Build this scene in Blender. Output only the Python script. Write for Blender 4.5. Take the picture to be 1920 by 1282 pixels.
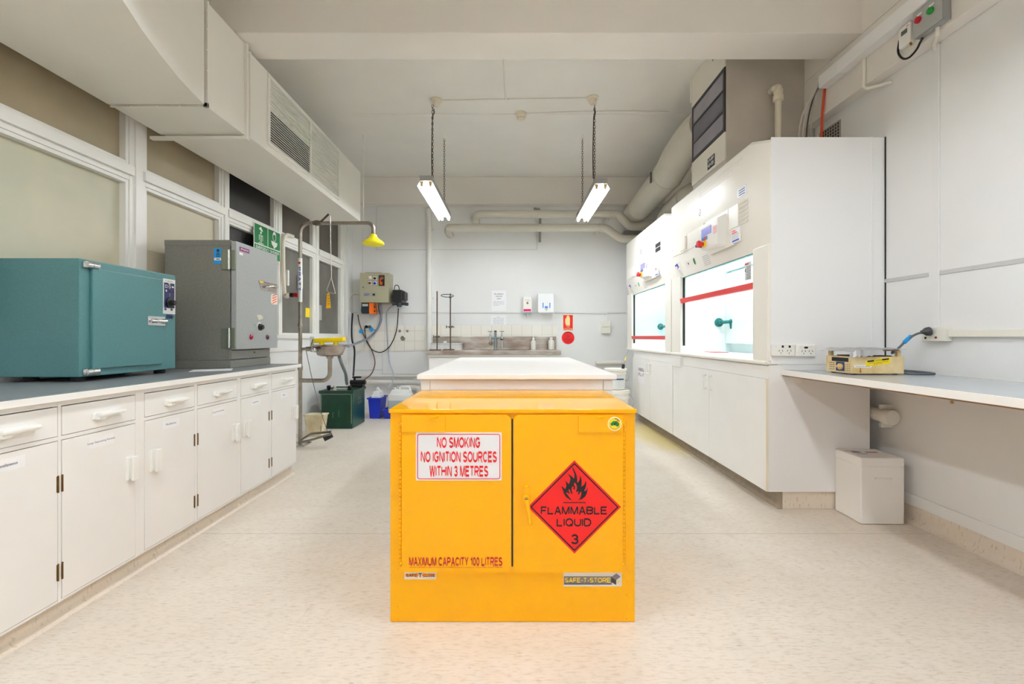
import bpy, bmesh, math, random
from mathutils import Vector, Matrix

random.seed(7)
for _o in list(bpy.data.objects):
    bpy.data.objects.remove(_o)
SC = bpy.context.scene
COL = SC.collection

# ------------------------------------------------------------------ camera, world, exposure
FPX, CX, CY, CAMZ = 853.3, 960.0, 632.0, 1.08        # focal length and principal point in 1920x1282 pixels
cam_d = bpy.data.cameras.new('camera')
cam_d.sensor_width = 36.0
cam_d.lens = 16.0
cam_d.shift_y = -9.0 / 1920.0
cam_d.clip_start = 0.05
cam = bpy.data.objects.new('camera', cam_d)
COL.objects.link(cam)
cam.location = (0.0, 0.0, CAMZ)
cam.rotation_euler = (math.pi / 2, 0, 0)
SC.camera = cam

world = bpy.data.worlds.new('world')
SC.world = world
world.use_nodes = True
world.node_tree.nodes['Background'].inputs[0].default_value = (0.9, 0.95, 1.0, 1)
world.node_tree.nodes['Background'].inputs[1].default_value = 0.3
SC.view_settings.view_transform = 'Standard'
SC.view_settings.look = 'None'
SC.view_settings.exposure = 0.86
SC.view_settings.gamma = 1.0
SC.view_settings.use_curve_mapping = False
TUBE_POWER = 46.0          # radiance of the fluorescent tubes
HOOD_POWER = 9.0          # radiance of the lamp inside each fume hood
TUBE_COL = (0.955, 1.0, 1.048)
SC.cycles.max_bounces = 20
SC.cycles.diffuse_bounces = 14
SC.cycles.glossy_bounces = 6
SC.cycles.transparent_max_bounces = 12

# ------------------------------------------------------------------ pixel -> point at a known depth / on a known plane
def P(px, py, Y):
    return Vector(((px - CX) * Y / FPX, Y, CAMZ - (py - CY) * Y / FPX))
def PX(px, py, X):          # on the plane x = X
    return P(px, py, FPX * X / (px - CX))

# ------------------------------------------------------------------ frames for flat details
class Fr:
    def __init__(s, o, r, u):
        s.o, s.r, s.u = Vector(o), Vector(r).normalized(), Vector(u).normalized()
        s.n = s.r.cross(s.u)
    def __call__(s, a, b, d=0.0):
        return s.o + s.r * a + s.u * b + s.n * d
def facing_cam(Y):   return Fr((0, Y, 0), (1, 0, 0), (0, 0, 1))      # a = x, b = z
def facing_right(X): return Fr((X, 0, 0), (0, 1, 0), (0, 0, 1))      # a = y (left-hand things, seen from the room)
def facing_left(X):  return Fr((X, 0, 0), (0, -1, 0), (0, 0, 1))     # a = -y
def facing_up(Z):    return Fr((0, 0, Z), (1, 0, 0), (0, 1, 0))      # a = x, b = y

# ------------------------------------------------------------------ materials
def lin(c):
    return tuple((v / 12.92 if v <= 0.04045 else ((v + 0.055) / 1.055) ** 2.4) for v in (x / 255.0 for x in c))
MATS = {}
def M(name, rgb, rough=0.5, metal=0.0, coat=0.0, var=0.0, vscale=4.0, rgb2=None, bump=0.0, bscale=200.0, emis=0.0, stretch=(1, 1, 1), spec=0.5, ramp=(0.35, 0.65), alpha=1.0):
    if name in MATS:
        return MATS[name]
    m = bpy.data.materials.new(name)
    m.use_nodes = True
    nt = m.node_tree
    b = nt.nodes['Principled BSDF']
    c = lin(rgb) + (1,)
    b.inputs['Base Color'].default_value = c
    b.inputs['Roughness'].default_value = rough
    b.inputs['Metallic'].default_value = metal
    b.inputs['Specular IOR Level'].default_value = spec
    b.inputs['Coat Weight'].default_value = coat
    b.inputs['Coat Roughness'].default_value = 0.08
    if alpha < 1.0:
        b.inputs['Alpha'].default_value = alpha
    tc = None
    if var > 0 or bump > 0:
        tc = nt.nodes.new('ShaderNodeTexCoord')
        mp = nt.nodes.new('ShaderNodeMapping')
        mp.inputs['Scale'].default_value = stretch
        nt.links.new(tc.outputs['Object'], mp.inputs['Vector'])
    if var > 0:
        n = nt.nodes.new('ShaderNodeTexNoise')
        n.inputs['Scale'].default_value = vscale
        n.inputs['Detail'].default_value = 5
        nt.links.new(mp.outputs[0], n.inputs['Vector'])
        r = nt.nodes.new('ShaderNodeValToRGB')
        r.color_ramp.elements[0].position, r.color_ramp.elements[1].position = ramp
        c2 = (lin(rgb2) + (1,)) if rgb2 else tuple(x * (1 - var) for x in c[:3]) + (1,)
        r.color_ramp.elements[0].color = c2
        r.color_ramp.elements[1].color = c
        nt.links.new(n.outputs['Fac'], r.inputs['Fac'])
        nt.links.new(r.outputs['Color'], b.inputs['Base Color'])
    if bump > 0:
        n2 = nt.nodes.new('ShaderNodeTexNoise')
        n2.inputs['Scale'].default_value = bscale
        n2.inputs['Detail'].default_value = 2
        nt.links.new(mp.outputs[0], n2.inputs['Vector'])
        bp = nt.nodes.new('ShaderNodeBump')
        bp.inputs['Strength'].default_value = bump
        bp.inputs['Distance'].default_value = 0.002
        nt.links.new(n2.outputs['Fac'], bp.inputs['Height'])
        nt.links.new(bp.outputs['Normal'], b.inputs['Normal'])
    if emis > 0:
        b.inputs['Emission Color'].default_value = c
        b.inputs['Emission Strength'].default_value = emis
    MATS[name] = m
    return m

def glow(name, col, strength):
    m = bpy.data.materials.new(name)
    m.use_nodes = True
    nt = m.node_tree
    nt.nodes.clear()
    e = nt.nodes.new('ShaderNodeEmission')
    e.inputs[0].default_value = tuple(col) + (1,)
    e.inputs[1].default_value = strength
    o = nt.nodes.new('ShaderNodeOutputMaterial')
    nt.links.new(e.outputs[0], o.inputs[0])
    MATS[name] = m
    return m

def glass_mat(name, tint, refl=0.06):
    m = bpy.data.materials.new(name)
    m.use_nodes = True
    nt = m.node_tree
    nt.nodes.clear()
    t = nt.nodes.new('ShaderNodeBsdfTransparent')
    t.inputs[0].default_value = tuple(tint) + (1,)
    g = nt.nodes.new('ShaderNodeBsdfGlossy')
    g.inputs['Roughness'].default_value = 0.03
    mx = nt.nodes.new('ShaderNodeMixShader')
    o = nt.nodes.new('ShaderNodeOutputMaterial')
    mx.inputs[0].default_value = refl
    nt.links.new(t.outputs[0], mx.inputs[1])
    nt.links.new(g.outputs[0], mx.inputs[2])
    nt.links.new(mx.outputs[0], o.inputs[0])
    MATS[name] = m
    return m

white_wall = M('white_wall_paint', (232, 233, 233), 0.55, bump=0.12, bscale=60, var=0.03, vscale=1.5)
ceil_paint = M('ceiling_paint', (234, 232, 227), 0.7, var=0.04, vscale=2, bump=0.1, bscale=40)
beam_paint = M('beam_paint', (231, 227, 221), 0.65, var=0.04, vscale=2, bump=0.1, bscale=40)
white_trim = M('white_gloss_paint', (234, 233, 229), 0.35, var=0.03, vscale=6)
cream_paint = M('cream_gloss_paint', (230, 227, 218), 0.35, var=0.04, vscale=9)
joinery = M('white_joinery', (238, 237, 235), 0.32, var=0.025, vscale=5, bump=0.05, bscale=25)
duct_white = M('duct_white', (233, 231, 224), 0.4, var=0.03, vscale=3)
pvc = M('pvc_white', (226, 224, 216), 0.4)
pvc_cream = M('pvc_cream', (222, 213, 193), 0.4)
plastic = M('white_plastic', (238, 238, 234), 0.35)
plastic_warm = M('cream_plastic', (232, 229, 218), 0.35)
black = M('black_plastic', (22, 22, 24), 0.4)
black_flat = M('black_print', (14, 14, 14), 0.6)
rubber = M('black_rubber', (28, 28, 30), 0.7)
dark_gap = M('dark_recess', (40, 38, 36), 0.8)
steel = M('stainless_steel', (200, 196, 190), 0.26, 1.0, var=0.3, vscale=5, rgb2=(158, 142, 132), stretch=(1, 1, 3))
steel_tube = M('stainless_tube', (176, 168, 155), 0.32, 1.0, var=0.2, vscale=20)
chrome = M('chrome', (215, 215, 215), 0.12, 1.0)
brass = M('aged_brass', (120, 92, 52), 0.4, 0.9)
rod_brown = M('rusted_rod', (98, 74, 60), 0.5, 0.6, var=0.3, vscale=60)
chain_mat = M('dull_chain', (92, 78, 68), 0.45, 0.8)
grey_metal = M('grey_metal', (170, 170, 168), 0.4, 0.3)
paper = M('white_paper', (240, 241, 244), 0.6)
ink = M('ink_dark', (52, 54, 64), 0.7)
ink_light = M('ink_faint', (176, 178, 188), 0.7)
red = M('signal_red', (226, 8, 10), 0.38)
red_text = M('red_print', (222, 16, 30), 0.45)
darkred_text = M('dark_red_print', (178, 12, 12), 0.45)
blue_tag = M('blue_tag', (30, 150, 220), 0.5)
blue_print = M('blue_print', (28, 70, 200), 0.5)
yellow_plain = M('yellow_print', (250, 222, 20), 0.45)
orange = M('orange_plastic', (240, 110, 24), 0.4)
green_print = M('green_print', (0, 122, 60), 0.45)
cable_grey = M('grey_cable', (96, 100, 106), 0.5)
cable_pale = M('pale_cable', (206, 202, 192), 0.5)
tubing = M('clear_grey_tubing', (168, 178, 192), 0.3)
YELLOW = M('yellow_powdercoat', (248, 178, 0), 0.5, coat=0.8, spec=0.0)
YELLOW.node_tree.nodes['Principled BSDF'].inputs['Coat Roughness'].default_value = 0.025

# ------------------------------------------------------------------ mesh builder
ORG = {}     # object name -> world position of its origin
class MB:
    def __init__(s):
        s.bm = bmesh.new()
        s.bev = False
    def _add(s, t):
        me = bpy.data.meshes.new('tmp')
        t.to_mesh(me)
        t.free()
        s.bm.from_mesh(me)
        bpy.data.meshes.remove(me)
        return s
    def box(s, x0, x1, y0, y1, z0, z1, bev=0.0, seg=2):
        t = bmesh.new()
        bmesh.ops.create_cube(t, size=1.0)
        lo = Vector((min(x0, x1), min(y0, y1), min(z0, z1)))
        hi = Vector((max(x0, x1), max(y0, y1), max(z0, z1)))
        for v in t.verts:
            v.co = Vector((lo[i] + (v.co[i] + 0.5) * (hi[i] - lo[i]) for i in range(3)))
        if bev > 0:
            s.bev = True
            bev = min(bev, 0.45 * min(hi - lo))
            bmesh.ops.bevel(t, geom=t.edges[:], offset=bev, segments=seg, affect='EDGES', profile=0.5)
        return s._add(t)
    def hexa(s, pts, bev=0.0):
        """eight points: bottom ring of four then top ring of four"""
        t = bmesh.new()
        v = [t.verts.new(p) for p in pts]
        for f in ((0, 1, 2, 3), (7, 6, 5, 4), (0, 4, 5, 1), (1, 5, 6, 2), (2, 6, 7, 3), (3, 7, 4, 0)):
            t.faces.new([v[i] for i in f])
        bmesh.ops.recalc_face_normals(t, faces=t.faces[:])
        if bev > 0:
            s.bev = True
            bmesh.ops.bevel(t, geom=t.edges[:], offset=bev, segments=2, affect='EDGES', profile=0.5)
        return s._add(t)
    def tube(s, pts, r, seg=12, smooth=False, sub=6, caps=True):
        pts = [Vector(p) for p in pts]
        if smooth and len(pts) > 2:
            out = []
            e = [pts[0] * 2 - pts[1]] + pts + [pts[-1] * 2 - pts[-2]]
            for i in range(1, len(e) - 2):
                a, b, c, d = e[i - 1], e[i], e[i + 1], e[i + 2]
                for k in range(sub):
                    q = k / sub
                    out.append(0.5 * ((2 * b) + (c - a) * q + (2 * a - 5 * b + 4 * c - d) * q * q + (3 * b - a - 3 * c + d) * q ** 3))
            out.append(pts[-1])
            if isinstance(r, (list, tuple)):
                rr = []
                for i in range(len(pts) - 1):
                    rr += [r[i] + (r[i + 1] - r[i]) * k / sub for k in range(sub)]
                r = rr + [r[-1]]
            pts = out
        n = len(pts)
        rs = r if isinstance(r, (list, tuple)) else [r] * n
        bm = s.bm
        tang = []
        for i in range(n):
            a = (pts[i] - pts[i - 1]) if i > 0 else Vector()
            b = (pts[i + 1] - pts[i]) if i < n - 1 else Vector()
            t = (a.normalized() if a.length > 1e-9 else Vector()) + (b.normalized() if b.length > 1e-9 else Vector())
            tang.append(t.normalized() if t.length > 1e-9 else Vector((0, 0, 1)))
        up = Vector((0, 0, 1)) if abs(tang[0].z) < 0.9 else Vector((1, 0, 0))
        nrm = (up - tang[0] * up.dot(tang[0])).normalized()
        rings = []
        for i in range(n):
            if i:
                nrm = (nrm - tang[i] * nrm.dot(tang[i]))
                nrm = nrm.normalized() if nrm.length > 1e-6 else tang[i].orthogonal().normalized()
            bi = tang[i].cross(nrm)
            # mitre so that sharp bends keep their width
            k = 1.0
            if 0 < i < n - 1:
                d = (pts[i] - pts[i - 1]).normalized().dot(tang[i])
                k = 1.0 / max(d, 0.6)
            ring = []
            for j in range(seg):
                a = 2 * math.pi * j / seg
                ring.append(bm.verts.new(pts[i] + (nrm * math.cos(a) + bi * math.sin(a)) * rs[i] * (1 + (k - 1) * 0.5)))
            rings.append(ring)
        for i in range(n - 1):
            for j in range(seg):
                bm.faces.new((rings[i][j], rings[i][(j + 1) % seg], rings[i + 1][(j + 1) % seg], rings[i + 1][j]))
        if caps:
            bm.faces.new(rings[0][::-1])
            bm.faces.new(rings[-1])
        return s
    def lathe(s, base, prof, seg=24, axis=(0, 0, 1), caps=True):
        ax = Vector(axis).normalized()
        q = Vector((0, 0, 1)).rotation_difference(ax)
        base = Vector(base)
        bm = s.bm
        rings = []
        for r, h in prof:
            rings.append([bm.verts.new(base + q @ Vector((max(r, 1e-5) * math.cos(2 * math.pi * j / seg), max(r, 1e-5) * math.sin(2 * math.pi * j / seg), h))) for j in range(seg)])
        for i in range(len(rings) - 1):
            for j in range(seg):
                bm.faces.new((rings[i][j], rings[i][(j + 1) % seg], rings[i + 1][(j + 1) % seg], rings[i + 1][j]))
        if caps:
            bm.faces.new(rings[0][::-1])
            bm.faces.new(rings[-1])
        return s
    def ball(s, c, r, sc=(1, 1, 1), seg=16):
        t = bmesh.new()
        bmesh.ops.create_uvsphere(t, u_segments=seg, v_segments=seg // 2, radius=r)
        for v in t.verts:
            v.co = Vector((v.co.x * sc[0], v.co.y * sc[1], v.co.z * sc[2])) + Vector(c)
        return s._add(t)
    def ring(s, c, R, r, axis=(0, 0, 1), seg=24, rs=8, sx=1.0, stretch_axis=None, arc=1.0):
        ax = Vector(axis).normalized()
        u = Vector(stretch_axis).normalized() if stretch_axis else ax.orthogonal().normalized()
        w = ax.cross(u)
        c = Vector(c)
        bm = s.bm
        rings = []
        nn = seg if arc >= 1 else seg + 1
        for i in range(nn):
            a = 2 * math.pi * arc * i / seg
            d = u * math.cos(a) * sx + w * math.sin(a)
            o = (u * math.cos(a) + w * math.sin(a))
            rings.append([bm.verts.new(c + d * R + (o * math.cos(2 * math.pi * j / rs) + ax * math.sin(2 * math.pi * j / rs)) * r) for j in range(rs)])
        for i in range(seg):
            if arc < 1 and i + 1 >= nn:
                break
            k = (i + 1) % nn
            for j in range(rs):
                bm.faces.new((rings[i][j], rings[k][j], rings[k][(j + 1) % rs], rings[i][(j + 1) % rs]))
        return s
    # flat details on a frame: d0 (behind) .. d1 (towards the viewer)
    def fpoly(s, fr, pts, d0, d1):
        bm = s.bm
        a = [bm.verts.new(fr(p[0], p[1], d1)) for p in pts]
        area = sum(pts[i][0] * pts[(i + 1) % len(pts)][1] - pts[(i + 1) % len(pts)][0] * pts[i][1] for i in range(len(pts)))
        bm.faces.new(a if area > 0 else a[::-1])
        if d0 is not None and d1 - d0 > 1e-6:
            b = [bm.verts.new(fr(p[0], p[1], d0)) for p in pts]
            n = len(pts)
            for i in range(n):
                f = (a[i], b[i], b[(i + 1) % n], a[(i + 1) % n])
                bm.faces.new(f if area > 0 else f[::-1])
            bm.faces.new(b[::-1] if area > 0 else b)
        return s
    def frect(s, fr, a0, b0, a1, b1, d0, d1, rad=0.0, n=4):
        a0, a1 = min(a0, a1), max(a0, a1)
        b0, b1 = min(b0, b1), max(b0, b1)
        return s.fpoly(fr, rrect(a0, b0, a1, b1, rad, n), d0, d1)
    def fdisc(s, fr, a, b, r, d0, d1, seg=24, ry=None):
        ry = ry or r
        return s.fpoly(fr, [(a + r * math.cos(2 * math.pi * i / seg), b + ry * math.sin(2 * math.pi * i / seg)) for i in range(seg)], d0, d1)
    def fband(s, fr, outer, inner, d):
        bm = s.bm
        n = len(outer)
        o = [bm.verts.new(fr(p[0], p[1], d)) for p in outer]
        i_ = [bm.verts.new(fr(p[0], p[1], d)) for p in inner]
        for k in range(n):
            bm.faces.new((o[k], o[(k + 1) % n], i_[(k + 1) % n], i_[k]))
        return s
    def text(s, fr, body, a0, b0, a1, b1, d, bold=0.0, rot=0.0):
        if bold > 0.004 and all(c == ' ' or c in SKEL for c in body):
            polys = stroke_glyphs(body, .088 + bold * 2.1)
            x0 = min(p[0] for q in polys for p in q)
            x1 = max(p[0] for q in polys for p in q)
            y0, y1 = 0.0, .716
            ca, cb = (a0 + a1) / 2, (b0 + b1) / 2
            if len(body) == 1 and x1 - x0 < .2:
                x0, x1 = x0 - .25, x1 + .25
            for qi, q in enumerate(polys):
                f = []
                for x, y in q:
                    a = a0 + (x - x0) / (x1 - x0) * (a1 - a0) - ca
                    b = b0 + (y - y0) / (y1 - y0) * (b1 - b0) - cb
                    a, b = a * math.cos(rot) - b * math.sin(rot), a * math.sin(rot) + b * math.cos(rot)
                    f.append(s.bm.verts.new(fr(ca + a, cb + b, d + qi * 4e-6)))
                s.bm.faces.new(f)
            return s
        bold = min(bold, .004)
        vs, fs = glyphs(body, bold)
        xs = [v[0] for v in vs]
        ys = [v[1] for v in vs]
        x0, x1, y0, y1 = min(xs), max(xs), min(ys), max(ys)
        bm = s.bm
        ca, cb = (a0 + a1) / 2, (b0 + b1) / 2
        nv = []
        for x, y in vs:
            a = a0 + (x - x0) / (x1 - x0 or 1) * (a1 - a0) - ca
            b = b0 + (y - y0) / (y1 - y0 or 1) * (b1 - b0) - cb
            a, b = a * math.cos(rot) - b * math.sin(rot), a * math.sin(rot) + b * math.cos(rot)
            nv.append(bm.verts.new(fr(ca + a, cb + b, d)))
        for f in fs:
            try:
                bm.faces.new([nv[i] for i in f])
            except ValueError:
                pass
        return s
    def spun(s, M4):
        bmesh.ops.transform(s.bm, matrix=M4, verts=s.bm.verts[:])
        return s
    def build(s, name, mat, parent=None, org=None, smooth=True, angle=38):
        if parent is not None:
            o3 = ORG[parent.name]
        elif org is not None:
            o3 = Vector(org)
        else:
            xs = [v.co for v in s.bm.verts]
            lo = Vector((min(v[i] for v in xs) for i in range(3)))
            hi = Vector((max(v[i] for v in xs) for i in range(3)))
            o3 = Vector(((lo.x + hi.x) / 2, (lo.y + hi.y) / 2, lo.z))
        for v in s.bm.verts:
            v.co -= o3
        me = bpy.data.meshes.new(name)
        s.bm.to_mesh(me)
        s.bm.free()
        me.materials.append(mat)
        if smooth:
            me.shade_smooth()
            me.set_sharp_from_angle(angle=math.radians(angle))
        ob = bpy.data.objects.new(name, me)
        if smooth and s.bev:         # keep large flat faces flat beside their rounded edges
            wn = ob.modifiers.new('weighted_normals', 'WEIGHTED_NORMAL')
            wn.mode = 'FACE_AREA'
            wn.weight = 100
            wn.keep_sharp = True
        COL.objects.link(ob)
        ORG[ob.name] = o3
        if parent is not None:
            ob.parent = parent
        else:
            ob.location = o3
        return ob

def rrect(a0, b0, a1, b1, rad, n=4):
    if rad <= 0:
        return [(a0, b0), (a1, b0), (a1, b1), (a0, b1)]
    pts = []
    for cx, cy, st in ((a1 - rad, b0 + rad, -90), (a1 - rad, b1 - rad, 0), (a0 + rad, b1 - rad, 90), (a0 + rad, b0 + rad, 180)):
        for k in range(n + 1):
            t = math.radians(st + 90 * k / n)
            pts.append((cx + rad * math.cos(t), cy + rad * math.sin(t)))
    return pts

_GL = {}
def glyphs(body, bold):
    key = (body, bold)
    if key not in _GL:
        cu = bpy.data.curves.new('lettering_source', 'FONT')
        cu.body = body
        cu.align_x = 'CENTER'
        cu.resolution_u = 3
        cu.offset = bold
        ob = bpy.data.objects.new('lettering_source', cu)
        COL.objects.link(ob)
        bpy.context.view_layer.update()
        me = bpy.data.meshes.new_from_object(ob.evaluated_get(bpy.context.evaluated_depsgraph_get()))
        _GL[key] = ([(v.co.x, v.co.y) for v in me.vertices], [tuple(p.vertices) for p in me.polygons])
        bpy.data.objects.remove(ob)
        bpy.data.curves.remove(cu)
        bpy.data.meshes.remove(me)
    return _GL[key]


# plain grotesque capitals drawn as strokes (for signs): skeletons in a unit box, x 0..1, y 0..1
def _arc(cx, cy, rx, ry, a0, a1, n=12):
    return [(cx + rx * math.cos(math.radians(a0 + (a1 - a0) * k / n)), cy + ry * math.sin(math.radians(a0 + (a1 - a0) * k / n))) for k in range(n + 1)]
def _skel():
    g = {}
    bowl = lambda y0, y1, x0=0.0: [(x0, y1), (.55, y1)] + _arc(.55, (y0 + y1) / 2, .45, (y1 - y0) / 2, 90, -90, 10)[1:] + [(x0, y0)]
    g['A'] = (.66, [('d', (0, 0), (.5, 1)), ('d', (1, 0), (.5, 1)), [(.19, .30), (.81, .30)]])
    g['B'] = (.66, [[(0, 0), (0, 1)], bowl(.53, 1), bowl(0, .53)])
    g['C'] = (.70, [_arc(.5, .5, .5, .5, 42, 318, 22)])
    g['D'] = (.70, [[(0, 0), (0, 1)], [(0, 1), (.45, 1)] + _arc(.45, .5, .55, .5, 90, -90, 14)[1:] + [(0, 0)]])
    g['E'] = (.62, [[(1, 1), (0, 1), (0, 0), (1, 0)], [(0, .53), (.9, .53)]])
    g['F'] = (.57, [[(1, 1), (0, 1), (0, 0)], [(0, .5), (.85, .5)]])
    g['G'] = (.74, [_arc(.5, .5, .5, .5, 42, 330, 22) + [(.97, .46), (.56, .46)]])
    g['H'] = (.68, [[(0, 0), (0, 1)], [(1, 0), (1, 1)], [(0, .52), (1, .52)]])
    g['I'] = (.0, [[(.5, 0), (.5, 1)]])
    g['K'] = (.64, [[(0, 0), (0, 1)], ('d', (0, .30), (.95, 1)), ('d', (1, 0), (.34, .62))])
    g['L'] = (.56, [[(0, 1), (0, 0), (1, 0)]])
    g['M'] = (.76, [[(0, 0), (0, 1)], [(1, 0), (1, 1)], ('d', (.5, 0), (.03, 1)), ('d', (.5, 0), (.97, 1))])
    g['N'] = (.64, [[(0, 0), (0, 1)], [(1, 0), (1, 1)], ('d', (.98, 0), (.02, 1))])
    g['O'] = (.76, [_arc(.5, .5, .5, .5, 0, 360, 28)])
    g['P'] = (.64, [[(0, 0), (0, 1)], bowl(.45, 1)])
    g['Q'] = (.76, [_arc(.5, .5, .5, .5, 0, 360, 28), [(.60, .24), (.98, -.04)]])
    g['R'] = (.70, [[(0, 0), (0, 1)], bowl(.47, 1), ('d', (1, 0), (.48, .50))])
    g['S'] = (.64, [_arc(.5, .745, .46, .255, 28, 200, 12) + [(.16, .60), (.5, .505), (.84, .41)] + _arc(.5, .265, .5, .265, 25, -155, 14)])
    g['T'] = (.60, [[(0, 1), (1, 1)], [(.5, 1), (.5, 0)]])
    g['U'] = (.68, [[(0, 1), (0, .36)] + _arc(.5, .36, .5, .36, 180, 360, 14)[1:] + [(1, 1)]])
    g['V'] = (.62, [('d', (.5, 0), (0, 1)), ('d', (.5, 0), (1, 1))])
    g['W'] = (.92, [('d', (.24, 0), (0, 1)), ('d', (.24, 0), (.5, 1)), ('d', (.76, 0), (.5, 1)), ('d', (.76, 0), (1, 1))])
    g['X'] = (.62, [('d', (0, 0), (1, 1)), ('d', (1, 0), (0, 1))])
    g['Y'] = (.62, [('d', (.5, .40), (0, 1)), ('d', (.5, .40), (1, 1)), [(.5, .46), (.5, 0)]])
    g['0'] = (.50, [_arc(.5, .5, .5, .5, 0, 360, 26)])
    g['1'] = (.28, [[(.0, .72), (.5, .84), (.9, 1), (.9, 0)]])
    g['2'] = (.50, [_arc(.5, .73, .48, .27, 170, -35, 12) + [(.04, .0), (1, 0)]])
    g['3'] = (.50, [_arc(.48, .75, .44, .25, 165, -80, 12) + _arc(.48, .26, .50, .26, 85, -165, 14)])
    g['-'] = (.28, [[(0, .40), (1, .40)]])
    g['.'] = (.0, [[(.5, .0), (.5, .02)]])
    return g
SKEL = _skel()
def stroke_glyphs(body, w):
    """polygons (list of point lists) of a word in em units, cap height 0.716, stroke w"""
    H, polys, x = .716, [], 0.0
    for ch in body:
        if ch == ' ':
            x += .36
            continue
        W, strokes = SKEL[ch]
        for st in strokes:
            if st[0] == 'd':
                (u0, v0), (u1, v1) = st[1], st[2]
                xa, xb, hw = x + w / 2 + u0 * W, x + w / 2 + u1 * W, w * .56
                polys.append([(xa - hw, v0 * H), (xa + hw, v0 * H), (xb + hw, v1 * H), (xb - hw, v1 * H)])
                continue
            pts = [(x + w / 2 + u * W, w / 2 + v * (H - w)) for u, v in st]
            closed = abs(pts[0][0] - pts[-1][0]) + abs(pts[0][1] - pts[-1][1]) < 1e-6 and len(pts) > 3
            if closed:
                pts = pts[:-1]
            n = len(pts)
            L, R = [], []
            for i in range(n):
                p = pts[i]
                a = pts[i - 1] if (i > 0 or closed) else None
                b = pts[(i + 1) % n] if (i < n - 1 or closed) else None
                d1 = Vector((p[0] - a[0], p[1] - a[1])).normalized() if a else None
                d2 = Vector((b[0] - p[0], b[1] - p[1])).normalized() if b else None
                if d1 is None: d1 = d2
                if d2 is None: d2 = d1
                t = d1 + d2
                if t.length < .25:
                    t = d1
                t = t.normalized()
                nn = Vector((-t.y, t.x))
                k = 1 / max(nn.dot(Vector((-d1.y, d1.x))), .5)
                off = nn * (w / 2 * k)
                e = Vector((0, 0))
                L.append((p[0] + off.x, p[1] + off.y))
                R.append((p[0] - off.x, p[1] - off.y))
            for i in range(n if closed else n - 1):
                j = (i + 1) % n
                polys.append([R[i], R[j], L[j], L[i]])
        x += W + w + .085
    return polys

def tag(o, label, cat, group=None):
    o['label'] = label
    o['category'] = cat
    if group:
        o['group'] = group
    return o
def thing(name, loc, label, cat, group=None):
    o = bpy.data.objects.new(name, None)
    o.empty_display_size = 0.1
    COL.objects.link(o)
    o.location = loc
    ORG[o.name] = Vector(loc)
    return tag(o, label, cat, group)
def struct(o):
    o['kind'] = 'structure'
    return o
def plab(o, label):
    o['label'] = label
    return o
def dup(root, delta, label, group=None):
    d = Vector(delta)
    r = root.copy()
    COL.objects.link(r)
    r.location = root.location + d
    r['label'] = label
    if group:
        r['group'] = group
    ORG[r.name] = ORG[root.name] + d
    for ch in list(root.children):
        c = ch.copy()
        COL.objects.link(c)
        c.parent = r
        ORG[c.name] = ORG[r.name]
        for g in list(ch.children):
            k = g.copy()
            COL.objects.link(k)
            k.parent = c
            ORG[k.name] = ORG[r.name]
    return r
# ================================================================== the room
XL, XR, YB, YN, ZC = -2.41, 2.34, 6.85, -4.2, 3.44
SOFF = 3.04                                   # underside of the cross beams

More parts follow.
